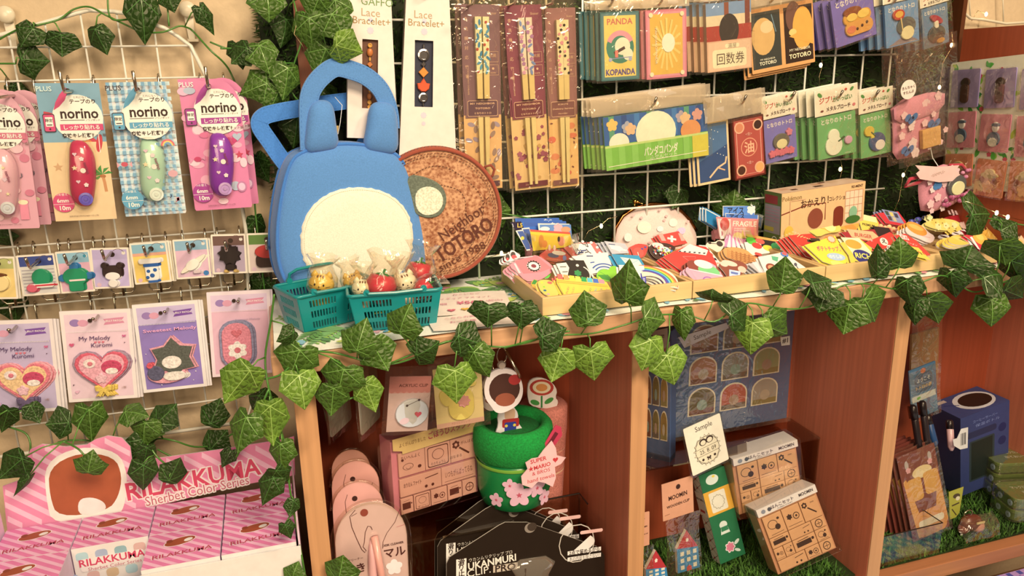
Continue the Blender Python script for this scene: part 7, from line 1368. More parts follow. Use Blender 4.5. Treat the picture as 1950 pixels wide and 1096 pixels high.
# green towel cup with a roll and cherry blossom stickers
GRN1 = 'plastic:#0f7a34'
c = PY(980, 948, -.105); rr = (PY(1045, 880, -.105)-PY(912, 880, -.105)).length/2*1.02; topz = PY(980, 800, -.105).z; hh = topz-c.z
t = thing('green_cup', 'round green pot with rolled green towel rim and pink blossom stickers', 'pot', at((c.x, -.105, c.z)))
MB().lathe([(rr*.70, 0), (rr*.88, hh*.06), (rr*.98, hh*.22), (rr*.98, hh*.58), (rr*.94, hh*.62)], 'plastic:#157a3c', 36).build('pot_body', t, smooth=True)
MB().lathe([(rr*.90, hh*.60), (rr*1.04, hh*.66), (rr*1.06, hh*.82), (rr*1.03, hh*.96), (rr*.92, hh*1.02), (rr*.76, hh*1.0), (rr*.72, hh*.90)], 'felt:#0f8a36', 36, cap=False).build('towel_roll', t, smooth=True)
MB().lathe([(rr*.74, hh*.92), (rr*.40, hh*.96), (.001, hh*.96)], 'felt:#0c6a2c', 30, cap=False).build('towel_core', t, smooth=True)
MB().lathe([(rr*1.0, hh*.565), (rr*1.015, hh*.585), (rr*1.0, hh*.605)], 'gloss:#7aa83c', 36, cap=False).build('gold_line', t, smooth=True)
for a, z, s in ((-1.75, .30, .34), (-1.25, .34, .26), (-1.98, .42, .20), (-2.35, .22, .20), (-1.35, .46, .20), (-1.0, .18, .22), (-2.2, .05, 0)):
    if s: q = MB().prism(flower(0, 0, rr*s, 5, dep=.4), 0, .0006, 'gloss:#e8b4bc'); q.prism(star(0, 0, rr*s*.25, 5), .0006, .0008, 'gloss:#c85a6a'); q.build('blossom_sticker', t, M=Matrix.Translation((rr*1.0*math.cos(a), rr*1.0*math.sin(a), hh*z)) @ Matrix.Rotation(a+PI/2, 4, 'Z') @ Matrix.Rotation(PI/2, 4, 'X'))
# pink towel pot behind
p = PY(1035, 860, -.048); r2 = (PY(1078, 800, -.048)-PY(995, 800, -.048)).length/2; zt = PY(1035, 765, -.048).z; t = thing('pink_pot', 'pink and cream rolled towel pot behind the green pot', 'pot', at((p.x, -.048, FL+.10))); h2 = zt-FL-.10
MB().lathe([(r2*.74, 0), (r2*.98, h2*.75), (r2*1.02, h2*.80), (r2*1.04, h2*.98), (r2*.9, h2*1.0), (.001, h2*.97)], 'felt:#d8806c', 30, cap=False).build('towel_body', t, smooth=True)
for q in (.45, .62, .86): MB().lathe([(r2*(.74+.30*q)*1.0, h2*q), (r2*(.76+.31*q), h2*(q+.04)), (r2*(.74+.30*q), h2*(q+.08))], 'felt:#e8b088', 30, cap=False).build('cream_band', t, smooth=True)
t2 = thing('pot_stand', 'dark stand under the pink towel pot', 'stand', at((p.x, -.048, FL))); MB().box(-.03, -.03, 0, .03, .03, .099, 'woody:#4a2414').build('stand_block', t2, bevel=.001)
# flower pick, plain mascot stand-ins and key charms
flw = [(1003, 742), (1005, 725), (1018, 717), (1035, 718), (1052, 728), (1060, 742), (1056, 755), (1062, 762), (1058, 774), (1030, 776), (1008, 770), (1004, 756)]
t = diecut('flower_pick', 'flower shaped pick with a red and cream round head and two green leaves', 'ornament', flw, lean(PY(1030, 776, -.060), 2), 'paper:#ecd8c4', [('E', .46, .32, .40, .26, '#b83a30', -12), ('E', .46, .32, .30, .19, '#ecd2a8', -12), ('E', .46, .32, .19, .12, '#d88a4a', -12), ('L', [(.46, .58), (.46, .95)], .06, '#2f7a3a'), ('E', .24, .76, .16, .08, '#3f8a3c', -25), ('E', .70, .76, .16, .08, '#3f8a3c', 25)], .003, smoothn=1)
t = diecut('cut_out_tag', 'cut-out tag in red and blue standing in the green pot', 'ornament', [(941, 826), (948, 808), (946, 790), (955, 775), (975, 770), (986, 785), (984, 800), (992, 812), (1000, 822)], lean(PY(970, 826, -.118), 2), 'paper:#ecd8cc', [('RR', .30, .10, .66, .46, .1, '#d8a884'), ('RR', .22, .44, .80, .74, .06, '#b02a2c'), ('RR', .30, .56, .70, .98, .05, '#2a3a8a'), ('E', .36, .68, .05, .05, '#e8c84a'), ('E', .64, .68, .05, .05, '#e8c84a')], .003, smoothn=1)
for k, (pts, Y, lab) in enumerate([([(934, 770), (922, 755), (921, 728), (930, 708), (950, 698), (975, 700), (990, 715), (996, 740), (990, 762), (975, 775), (955, 784), (942, 782)], -.150, 'dark brown rounded key charm with a white border, in front'), ([(915, 770), (912, 745), (918, 725), (930, 712), (945, 710), (950, 770), (935, 782)], -.130, 'second dark brown key charm half hidden behind the first')]):
    t = diecut('key_charm', lab, 'key charm', pts, lean(PY(955, 784, Y), 3, -8), 'paper:#ecd8cc', [('E', .52, .46, .40, .42, '#45211a'), ('E', .54, .70, .26, .18, '#9a5038'), ('E', .78, .26, .16, .14, '#a82a2a')], .005, smoothn=2)
    top = t['h']; t['w']
    MB().lathe([(.004, -.004), (.0055, 0), (.004, .004)], 'plastic:#c8b09a', 12, (t['w']*.45, top+.004, .0025), axis='z', cap=True).build('strap_loop', t); MB().tube([(t['w']*.45+.006*math.cos(a), top+.016+.010*math.sin(a), .0025) for a in [2*PI*i/16 for i in range(16)]], .0009, METAL, n=6, closed=True).build('key_ring', t, smooth=True); MB().tube([(t['w']*.55, top+.022, .003), (t['w']*.85, top-.004, .006), (t['w']*.92, top-.012, .006)], .0022, METAL, n=8).build('clasp', t, smooth=True)
    MB().tube([(t['w']*.45, top+.026, .0025), (t['w']*.45, top+.045, .0025)], .0008, METAL).build('hanger', t)
# blossom price card
fp = [(1050, 838), (1058, 852), (1060, 866), (1077, 870), (1068, 882), (1056, 888), (1058, 908), (1052, 926), (1036, 918), (1024, 916), (1012, 928), (994, 922), (992, 906), (1004, 892), (1000, 880), (1012, 872), (1024, 870), (1034, 856)]
t = diecut('price_card', 'pink cherry blossom shaped price card with red handwriting on the green pot', 'price card', fp, lean(PY(1030, 926, -.165), 4, 6), 'paper:#ecb8b0', [('T', 'SUPER', .38, .36, .12, '#c8383c', {'b': 1, 'w': .36, 'rot': 6}), ('T', '★MARIO', .40, .50, .12, '#c8383c', {'b': 1, 'w': .50, 'rot': 6}), ('T', '& BROS', .44, .62, .11, '#c8383c', {'w': .40, 'rot': 5}), ('T', 'hand towels', .44, .76, .12, '#c8383c', {'w': .60, 'rot': 4}), ('H', .76, .42, .06, '#c8383c')], .001)
t = diecut('swing_tag', 'crimson slanted tag behind the blossom price card', 'tag', [(1022, 868), (1058, 808), (1068, 812), (1070, 828), (1032, 880)], lean(PY(1040, 878, -.150), 4, 6), 'paper:#c83a54', [('L', [(.30, .70), (.78, .22)], .16, '#6a1c2a')], .001)

# ================================================================== MIDDLE COMPARTMENT
t = thing('acrylic_riser', 'brown tinted acrylic riser at the back of the middle compartment', 'riser', at((DX[1]+T+.004, -.085, FL)))
wd = DX[2]-DX[1]-T-.008; MB().box(0, 0, .176, wd, .080, .1785, TINTED).build('riser_top', t); MB().box(0, .001, 0, .0025, .079, .1755, TINTED).build('riser_leg', t); MB().box(wd-.0025, .001, 0, wd, .079, .1755, TINTED).build('riser_leg', t)
zr = FL+.1787
def advent(TL, TR, BL, Y, yaw, label, cols, x_tag):
    F = Frame(TL, TR, BL, lean(PY(*BL, Y), 0, yaw)); t = thing('window_box', label, 'gift box', F.M); w, h = F.w, F.h
    MB().box(0, 0, -.022, w, h, 0, 'gloss:#4f6284').build('box', t, bevel=.001); k = 0
    for j in range(3):
        for i in range(3):
            cx_, cy_ = w*(.225+i*.275), h*(.80-j*.26); a = w*.105; o = [(cx_-a, cy_-h*.105), (cx_+a, cy_-h*.105)]+[(cx_+a*math.cos(q), cy_+h*.015+h*.09*math.sin(q)) for q in [PI*m/10 for m in range(11)]]
            f = MB().prism([((x-cx_)*1.12+cx_, (y-cy_)*1.10+cy_) for x, y in o], .0001, .0008, 'paper:#e8d4b4').build('arch_window', t); MB().prism(o, .0009, .0013, 'gloss:'+cols[k % len(cols)]).build('window_picture', f)
            m = MB(); m.flat([(cx_-a, cy_-h*.105), (cx_+a, cy_-h*.105), (cx_+a, cy_-h*.06), (cx_-a, cy_-h*.065)], .0014, 'gloss:'+['#7a4a34', '#6a5a4a', '#8a7a4a'][k % 3]); m.flat(ell(cx_, cy_-h*.03, a*.42, h*.045, 14), .0015, 'gloss:'+['#a88a74', '#b8a48c', '#8a9a8a'][(k+j) % 3]); m.build('print', f); k += 1
    mb = MB(); sheet(mb, -.02*w, -.02*h, 1.02*w, 1.04*h, .0042, FILM, 10, 10, .0012, .0012, seed=3); mb.build('film_wrap', t, smooth=True); return t
WC = ['#a87458', '#8a7a74', '#8a8a5c', '#b0785a', '#8a8478', '#94986a', '#6a5a3c', '#b05a48', '#a09484']
def z_of(t, px): return Frame(px, (px[0]+9, px[1]), (px[0], px[1]+9), Plane(t.matrix_world.translation, t.matrix_world.to_3x3() @ V((0, 0, 1))))
t = advent((1291, 604), (1513, 604), (1283, 834), -.030, 0, 'blue box with nine arched picture windows facing front, in the middle compartment', WC, 1)
w, h = t['w'] if 'w' in t else (PY(1508, 700, -.03)-PY(1287, 700, -.03)).x, 0
F = Frame((1291, 604), (1513, 604), (1283, 834), lean(PY(1283, 834, -.030), 0, 0)); m = MB(); hh_ = F.h
for px_, c in (([(1424, 608), (1492, 608), (1492, 624), (1424, 626)], '#efe0c8'), ([(1482, 640), (1500, 637), (1500, 654), (1484, 656)], '#efe0c8'), ([(1288, 640), (1380, 612), (1384, 622), (1300, 660)], '#e0d0c4')): m.prism([F.px(*p) for p in px_], .005, .0054, 'paper:'+c)
tx(m, 'moomin', 1452, 617, .0135, 'paper:#c8403c', .0056, F=F); tx(m, '#1', 1491, 646, .011, 'paper:#4a3a34', .0056, F=F); tx(m, 'Sample', 1334, 636, .0105, 'paper:#6a5a50', .0056, F=F, rot=14, b=False); m.build('paper_label', t, kind='stuff')
t = advent((1222, 622), (1279, 628), (1222, 868), -.028, -50, 'second blue box with arched windows, turned sideways behind the middle divider', ['#8a5a3c', '#7a6a3c', '#94743c'], 0)
F = Frame((1222, 622), (1279, 628), (1222, 868), lean(PY(1222, 868, -.028), 0, -50)); m = MB()
for px_ in ([(1236, 630), (1274, 622), (1274, 652), (1238, 656)], [(1246, 662), (1278, 648), (1278, 662), (1250, 678)]): m.prism([F.px(*p) for p in px_], .005, .0054, 'paper:#e4ceb4')
tx(m, 'PUZZLE SET', 1256, 638, .006, 'paper:#4a2a20', .0056, wd=.02, F=F, rot=10); tx(m, 'item #2', 1264, 663, .006, 'paper:#c8403c', .0056, wd=.016, F=F, rot=14); m.build('paper_label', t, kind='stuff')
# sample card on a green patterned box
def standbox(px4, dep, yaw, lean_, Y, label, name, cat, fcol, fit, sit, scol, case=None, tcol=None):
    TL, TR, BL = px4; pl = lean(PZ(*BL, FL+.008) if Y is None else PY(*BL, Y), lean_, yaw); F = Frame(TL, TR, BL, pl); t = thing(name, label, cat, F.M); w, h = F.w, F.h
    MB().box(0, 0, -dep, w, h, -.0002, 'paper:'+fcol).build('box', t, bevel=.0007); draw(MB(), w, h, fit, 2e-5).build('front_print', t)
    Ms = Matrix(((0, 0, -1, -.0002), (0, 1, 0, 0), (1, 0, 0, -dep), (0, 0, 0, 1))); draw(MB(), dep, h, [('R', 0, 0, 1, 1, scol)]+sit, 1e-5).build('side_print', t, M=Ms); return t
gfit = [('R', 0, 0, 1, 1, '#1f6a40'), ('E', .45, .09, .24, .17, '#d8dcc8'), ('E', .52, .06, .06, .04, '#e8c84a'), ('R', 0, .20, 1, .47, '#e2a63c'), ('RR', .18, .225, .80, .445, .05, '#e8dcc0'), ('S', .48, .34, .26, 12, '#b0a48a', .86), ('S', .48, .34, .23, 12, '#e8dcc0', .86), ('E', .40, .54, .12, .10, '#1f6a40'), ('E', .45, .60, .15, .13, '#d8dcc8'), ('P', [(.34, .62), (.58, .62), (.64, .70), (.28, .70)], '#d8dcc8'), ('P', [(.34, .62), (.58, .62), (.61, .67), (.32, .67)], '#2f7a50'), ('F', .50, .86, .20, 7, '#ecdcd0'), ('F', .50, .86, .16, 7, '#d8788a'), ('E', .78, .83, .12, .06, '#d8dcc8', 30), ('E', .74, .92, .12, .05, '#d8dcc8', -30)]
sitg = [('L', [(0, .1*i), (1, .1*i+.1)], .03, '#2a5a3c') for i in range(10)]+[('L', [(1, .1*i), (0, .1*i+.1)], .03, '#2a5a3c') for i in range(10)]+[('E', .5, .05+.1*i, .08, .08, '#b8403c') for i in range(10)]+[('R', 0, .20, 1, .47, '#e6d4b8'), ('T', 'MOOMIN', .5, .28, .22, '#4a2418', {'b': 1, 'w': .9}), ('R', .2, .40, .8, .43, '#b83a34')]
standbox(((1330, 906), (1382, 900), (1372, 1074)), .022, 0, 14, None, 'tall green box with a yellow band and white flower pictures leaning in the middle compartment', 'green_box', 'box', '#1f6a40', gfit, sitg, '#e0d0b4')
pl = lean(PY(1320, 906, -.120), 8, 6); F = Frame((1300, 817), (1374, 806), (1319, 906), pl); t = thing('sample_card', 'laminated cream card lettered Sample with a scalloped round stamp and date', 'sample card', F.M); w, h = F.w, F.h
MB().prism(rrect(0, 0, w, h, .002), 0, .0008, 'paper:#f4e6c8').build('card', t); MB().prism(rrect(-.05*w, -.05*h, 1.05*w, 1.05*h, .005), -.0006, -.0002, CLEAR).build('laminate', t)
draw(MB(), w, h, [('T', 'Sample', .52, .13, .17, '#4a3a34', {'w': .46}), ('F', .50, .60, .375, 22, '#3a2a24'), ('F', .50, .60, .362, 22, '#ecdcb8'), ('A', .50, .60, .32, 0, 360, .010, '#3a2a24'), ('R', .20, .545, .80, .665, '#ecdcb8'), ('L', [(.20, .54), (.80, .53)], .008, '#3a2a24'), ('L', [(.20, .69), (.80, .68)], .008, '#3a2a24'), ('T', '25. 8. 09', .51, .61, .135, '#3a2a24', {'w': .44}), ('E', .42, .42, .10, .08, '#3a2a24'), ('E', .60, .41, .10, .08, '#3a2a24'), ('E', .42, .43, .07, .055, '#ecdcb8'), ('E', .60, .42, .07, .055, '#ecdcb8'), ('B', .50, .77, .09, '#3a2a24'), ('E', .34, .77, .03, .03, '#3a2a24'), ('E', .66, .76, .03, .03, '#3a2a24')], .0010).build('print', t)
# wooden stamp sets
def stampset(TL, TR, BL, tilt, yaw, Y, label):
    pl = lean(PZ(*BL, FL+.016) if Y is None else PY(*BL, Y), tilt, yaw); F = Frame(TL, TR, BL, pl); t = thing('stamp_set', label, 'stamp set', F.M); w, h = F.w, F.h
    MB().box(0, 0, -.030, w, h, -.0002, 'paper:#c88a62').build('box', t, bevel=.0008)
    MB().box(0, h*.885, -.031, w, h*1.002, .0058, 'paper:#e8d8cc').build('lid_band', t); draw(MB(), w, h*.115, [('T', 'はんこセット', .42, .42, .058, '#4a3a4a', {'b': 1, 'w': .38}), ('T', 'MOOMIN', .82, .45, .065, '#3a2c34', {'b': 1, 'w': .24}), ('E', .10, .5, .035, .03, '#8a8a94'), ('E', .20, .5, .03, .03, '#4a4a54'), ('T', 'RUBBER STAMPS', .45, .82, .025, '#8a7a74', {'w': .25})], .0061).build('print', t, M=Matrix.Translation((0, h*.886, 0)))
    C = 'paper:#d69c6c'; stamps(t, w, h, [(.05, .15, .36, .46, 'o', ''), (.37, .15, .66, .46, 's', ''), (.67, .15, .96, .46, 'w', 'mm'), (.05, .47, .36, .62, 'd', ''), (.37, .47, .74, .62, 'b', ''), (.75, .47, .96, .62, 'g', ''), (.05, .63, .20, .80, 's', ''), (.21, .63, .36, .80, 'o', ''), (.37, .63, .74, .80, 'd', ''), (.75, .63, .96, .80, 'o', ''), (.05, .81, .50, .97, 'b', ''), (.51, .81, .74, .97, 's', ''), (.75, .81, .96, .97, 'g', '')], .0002, C, '#3a2018', .0035)
    MB().box(-.004, -.003, -.033, w+.004, h+.003, .0085, CLEAR).build('clear_case', t, bevel=.001); return t
stampset((1392, 872), (1516, 850), (1408, 980), 5, -4, -.098, 'wooden stamp set with white lettered lid, standing further back')
stampset((1436, 970), (1558, 948), (1482, 1094), 18, -8, None, 'wooden stamp set with white lettered lid, leaning in front on the turf')
t = thing('acrylic_riser', 'small clear acrylic riser under the rear wooden stamp set', 'riser', at((.250, -.135, FL+.003))); MB().box(0, .012, .066, .112, .085, .068, CLEAR).build('riser_top', t); MB().box(.0, .012, 0, .002, .085, .0655, CLEAR).build('riser_leg', t); MB().box(.110, .012, 0, .112, .085, .0655, CLEAR).build('riser_leg', t)
# wooden house clips
def houseclip(TL, TR, BL, house, Y, label):
    pl = lean(PY(*BL, Y), 6, 8); F = Frame(TL, TR, BL, pl); t = thing('clip_pack', label, 'clip pack', F.M); w, h = F.w, F.h
    MB().prism(rrect(0, 0, w, h, .001), 0, .001, 'paper:#dc9c78').build('header_card', t); draw(MB(), w, h, [('E', .52, .18, .07, .07, '#3a1c14'), ('T', 'MOOMIN', .5, .42, .17, '#3a1c14', {'b': 1, 'w': .60, 'rot': 3}), ('T', 'WOODEN CLIP', .5, .64, .10, '#3a1c14', {'b': 1, 'w': .74, 'rot': 3}), ('L', [(.06, .86), (.22, .85)], .012, '#8a5a44')], .0012).build('print', t)
    q = [F.px(*p) for p in house]; o = MB().prism(q, .0035, .0085, 'gloss:#3f86b0', side='paper:#dcc8ac').build('wooden_house', t)
    (x0, y0), (x1, y1) = q[0], q[1]; hx = V((x1-x0, y1-y0)); hy = V((q[4][0]-x0, q[4][1]-y0)); g = lambda u, v: (x0+hx.x*u+hy.x*v, y0+hx.y*u+hy.y*v); m = MB(); m.flat(ccw([q[2], q[3], q[4]]), .0087, 'gloss:#b8383c')
    for j in range(3):
        for i in range(3):
            if (i, j) == (1, 0): continue
            m.flat(ccw([g(.14+.28*i, .10+.28*j), (g(.30+.28*i, .10+.28*j)), g(.30+.28*i, .27+.28*j), g(.14+.28*i, .27+.28*j)]), .0088, 'gloss:#e8dcc0')
    m.flat(ccw([g(.40, .0), g(.62, .0), g(.62, .16), g(.51, .24), g(.40, .16)]), .0088, 'gloss:#c8504c'); a, b = V(q[2]).lerp(V(q[4]), .5), V(q[3]); mid = a.lerp(b, .42); m.flat(ccw([(mid.x-.002, mid.y-.002), (mid.x+.002, mid.y-.002), (mid.x+.002, mid.y+.001), (mid.x+.003, mid.y+.001), (mid.x, mid.y+.004), (mid.x-.003, mid.y+.001), (mid.x-.002, mid.y+.001)]), .0089, 'gloss:#efe0cc'); m.build('print', o)
    mb = MB(); sheet(mb, -.04*w, min(p[1] for p in q)-.004, 1.06*w, h*.10, .0100, FILM, 8, 8, .0014, .001, seed=len(label)); mb.build('film_sleeve', t, smooth=True); return t
houseclip((1259, 922), (1318, 905), (1262, 992), [(1284, 1086), (1326, 1074), (1322, 1034), (1300, 1004), (1282, 1040)], -.125, 'clip bag with orange card and a blue and red wooden house clip, right one')
houseclip((1214, 978), (1236, 962), (1214, 1042), [(1224, 1104), (1265, 1094), (1262, 1074), (1242, 1042), (1223, 1078)], -.150, 'clip bag with orange card and wooden house clip, half hidden by the middle divider')

# ================================================================== RIGHT COMPARTMENT
XR = DX[2]+T
t = card('tall_pouch', 'tall tan pouch with black and red flower prints, right compartment', 'pouch', (1733, 636), (1785, 630), (1730, 760), wallpl(-.035), 'fabric:#a87a48', [('F', .22+.3*i, .57, .10, 6, ['#2a1c18', '#c8503c'][i % 2]) for i in range(3)]+[('E', .22+.3*i, .66, .12, .05, ['#2a1c18', '#c8503c'][i % 2]) for i in range(3)]+[('L', [(.22+.3*i, .57), (.22+.3*i, .70)], .02, '#2a1c18') for i in range(3)], thk=.004, sleeve=(-.05, -.25, 1.05, 1.0))
t = card('blue_pack', 'small blue card pack with an orange arch label behind the black pens', 'card pack', (1729, 706), (1780, 699), (1735, 800), wallpl(-.075), 'gloss:#5a7c94', [('RR', .18, .12, .86, .50, .18, '#4a5a6c'), ('E', .52, .09, .10, .09, '#d8703c'), ('T', 'ようこそ', .52, .26, .16, '#e0d8c8', {'b': 1, 'w': .5}), ('T', 'トトロの森', .52, .40, .14, '#d8a83c', {'b': 1, 'w': .6}), ('R', .05, .54, .95, .66, '#d8d4c0'), ('E', .3, .6, .08, .05, '#7ab83c')], thk=.002, sleeve=(-.06, .02, 1.08, 1.04))
for k, (bx_, by_, tx_, ty_, c, lab) in enumerate([(1752, 862, 1738, 772, '#241a1c', 'black pen in the group behind the brown card packs, leftmost'), (1768, 858, 1756, 764, '#2a2022', 'black pen with bright clip in the group behind the brown card packs'), (1782, 850, 1766, 790, '#2a4a70', 'dark blue pen in the group behind the brown card packs'), (1812, 858, 1808, 800, '#d8a8a0', 'pale pink patterned pen with black cap in front of the blue carton')]):
    a, b = PY(bx_, by_, -.120), PY(tx_, ty_, -.100); d = b-a; t = thing('pen', lab, 'pen', at(a) @ d.to_track_quat('Z', 'Y').to_matrix().to_4x4()); L_ = d.length
    MB().lathe([(.002, 0), (.0052, .006), (.0054, L_*.7), (.005, L_*.72)], 'plastic:'+c, 14).build('barrel', t, smooth=True); MB().lathe([(.0056, L_*.715), (.0056, L_*.98), (.003, L_*1.02)], 'plastic:#1c1416', 14).build('cap', t, smooth=True); MB().box(-.0015, -.0085, L_*.72, .0015, -.0060, L_*.98, METAL).build('clip', t)
t = diecut('barcode_tag', 'white hang tag with a barcode on the pink pen', 'tag', [(1814, 836), (1822, 834), (1830, 816), (1843, 813), (1842, 852), (1828, 855), (1816, 848)], lean(PY(1830, 855, -.128), 2), 'paper:#e4d8c8', [('R', .50+.055*i, .22, .515+.055*i+.012*(i % 3), .78, '#2a2224') for i in range(7)], .0006)
# brown picture cards in an acrylic stand
t = card('picture_card', 'brown card pack with a plain orange rounded shape and pale band, frontmost of the row', 'card pack', (1706, 871), (1780, 858), (1738, 1032), lean(PZ(1738, 1032, FL+.006), 12, 0), 'gloss:#7c3c30', [('E', .56, .26, .26, .13, '#e8cc94'), ('RR', .12, .30, .50, .56, .08, '#dca04e'), ('RR', .56, .28, .96, .54, .08, '#dca04e'), ('P', [(.04, .30), (.12, .28), (.40, .98), (.16, .98)], '#dc9a4c'), ('P', [(.96, .26), (1.0, .9), (.86, .98), (.62, .98)], '#dc9a4c'), ('RR', .16, .70, .96, .995, .16, '#d89048'), ('E', .20, .13, .05, .10, '#b8a8a0'), ('E', .82, .12, .05, .10, '#b8a8a0'), ('F', .22, .19, .07, 5, '#e0a0a0'), ('F', .80, .18, .07, 5, '#e0a0a0'), ('RR', .22, .80, .90, .88, .06, '#ead8b8')], thk=.0015, sleeve=(-.03, -.02, 1.04, 1.02))
stack(t, 5, (-.0032, .0016, -.0080), 'brown picture card packs')
a_ = PZ(1690, 1012, FL+.004); t = thing('acrylic_stand', 'clear acrylic stand with dark top edge holding the brown picture card packs', 'stand', at((XR+.006, -.186, FL+.003)))
MB().box(0, 0, 0, .125, .0018, .052, CLEAR).build('front_plate', t); MB().box(.1232, .002, 0, .125, .075, .052, CLEAR).build('side_plate', t); MB().tube([(0, .001, .052), (.1245, .001, .052), (.1245, .075, .052)], .0009, 'gloss:#2a1a12', n=6).build('dark_edge', t)
t = diecut('note_card', 'green yellow card with a dark sketch standing beside the brown card packs', 'card', [(1806, 936), (1834, 926), (1826, 975), (1819, 984), (1808, 988)], lean(PY(1812, 988, -.150), 8), 'paper:#a8a03c', [('E', .52, .25, .24, .14, '#4a3a24'), ('E', .60, .34, .14, .12, '#d8c8a0'), ('L', [(.2, .55), (.7, .5)], .08, '#4a3a24'), ('L', [(.2, .66), (.5, .9)], .06, '#4a3a24')], .001)
# blue carton with a round ring picture
pl = lean(PY(1829, 930, -.085), 0, -8); F = Frame((1829, 800), (1920, 785), (1829, 940), pl); dpt = .075
t = carton((1829, 945), (1922, 930), (1829, 797), -.078, 'dark blue carton with a white ring on its top, in the right compartment', 'blue_carton', '#3a4470', '#2b3354', '#3e4874', [('RR', .14, .22, .74, .30, .05, '#2a3050'), ('RR', .18, .34, .70, .86, .03, '#2f3c40'), ('R', .22, .36, .66, .84, '#1c2620'), ('E', .86, .30, .08, .08, '#222a58'), ('E', .86, .47, .08, .08, '#222a58'), ('T', 'コーヒーサーバー', .5, .10, .06, '#8a94c0', {'w': .5}), ('T', '保温ボトル', .55, .16, .06, '#8a94c0', {'w': .5})], [], [('E', .60, .5, .36, .26, '#e0d8d0'), ('E', .62, .5, .29, .20, '#2a1812'), ('R', .06, .08, .24, .2, '#c8b0a0'), ('L', [(.1, .3), (.3, .5)], .02, '#2a3468')], .065, 0, z=None)
t = diecut('round_top_card', 'brown and white card with a small red hat mark behind the green tins', 'card', [(1906, 880), (1918, 800), (1935, 780), (1960, 795), (1985, 830), (1975, 930), (1940, 905)], lean(PY(1930, 905, -.055), 6), 'paper:#4a2218', [('P', [(.12, .42), (.30, .16), (.55, .14), (.85, .40), (.78, .74)], '#e4d8c8'), ('E', .48, .36, .13, .05, '#c8383c'), ('E', .48, .32, .08, .06, '#c8383c'), ('T', 'STORE', .5, .48, .08, '#c8383c', {'rot': -20})], .001)
t = thing('teal_box', 'pale green blue box behind the green tins at the right picture edge', 'box', at(PY(1958, 960, -.04)) @ Matrix.Rotation(math.radians(8), 4, 'Z')); MB().box(-.04, -.004, -.09, .09, .03, .045, 'paper:#8aa88e').build('box', t, bevel=.001); draw(MB(), .13, .135, [('R', .05, .05, .95, .5, '#9ab89c')], 1e-4).build('print', t, M=Matrix.Translation((-.04, -.0042, -.09)) @ Matrix.Rotation(PI/2, 4, 'X'))
# flat green tins in film
def tin(px, py, Y, label, z):
    p = PY(px, py, Y); t = thing('green_tin', label, 'tin', Matrix.Translation((p.x, Y, z)) @ Matrix.Rotation(math.radians(-14), 4, 'Z'), 'green tins on the turf'); GT = 'gloss:#5f6a34'
    MB().prism(rrect(-.042, -.027, .042, .027, .010, 5), 0, .013, GT).build('tin_body', t, bevel=.0006); MB().prism(rrect(-.0432, -.0282, .0432, .0282, .011, 5), .0132, .0185, 'gloss:#6c7a3c', bev=.001).build('lid', t, smooth=False)
    draw(MB(), .084, .054, [('T', 'マックロクロスケ', .50, .34, .105, '#d8d8b8', {'b': 1, 'w': .62}), ('T', '出ておいで！', .56, .62, .10, '#d8d8b8', {'b': 1, 'w': .5})], .0187).build('print', t, M=Matrix.Translation((-.042, -.027, 0)))
    for q in (-.012, .012): MB().lathe([(.0055, 0), (.0055, .0006), (.001, .0008)], 'gloss:#b8c8cc', 16, cap=False).build('round_seal', t, M=Matrix.Translation((-.0424, q-.004, .007)) @ Matrix.Rotation(-PI/2, 4, 'Y'))
    m = MB(); m.prism(rrect(-.046, -.031, .046, .031, .012, 5), -.0005, .0205, FILM); m.build('film_wrap', t); return t
pz = PZ(1890, 960, FL+.02)
tz = FL+.014
for k in range(3): tin(1915, 930-k, -.085, ['lowest green tin of the stack of three', 'middle green tin of the stack of three', 'top green tin of the stack of three, lettered lid'][k], tz+.0+k*.0215)
for k in range(2): tin(1950, 985, -.150, ['lower green tin of the front pair at the right edge', 'upper green tin of the front pair, lettered lid'][k], tz-.004+k*.0215)
# brown charm in a clear bag on the turf
p = PY(1850, 985, -.165); t = thing('charm_bag', 'brown charm in a clear bag lying on the turf before the tins', 'charm', at((p.x, -.165, FL+.020)))
m = MB(); m.ball((0, 0, .006), .020, .012, .014, 'plastic:#6a3424', 16, 10); m.ball((.010, -.004, .000), .012, .010, .010, 'plastic:#c88a74', 14, 8); m.ball((-.014, 0, -.002), .009, .008, .009, 'plastic:#7a3c2c', 12, 8); m.build('charm', t, smooth=True)
MB().box(-.002, -.013, .010, .014, -.0115, .013, 'gloss:#e0c88a').build('charm_plate', t); m = MB(); sheet(m, -.030, -.016, .045, .022, -.0, FILM, 8, 8, .004, .010, seed=4); o = m.build('film_bag', t, smooth=True, M=Matrix.Translation((0, -.012, 0)) @ Matrix.Rotation(1.1, 4, 'X')); MB().tube([(-.008+.008*math.cos(a), 0, .024+.006*math.sin(a)) for a in [2*PI*i/14 for i in range(14)]], .0007, METAL, n=5, closed=True).build('ball_chain', t)

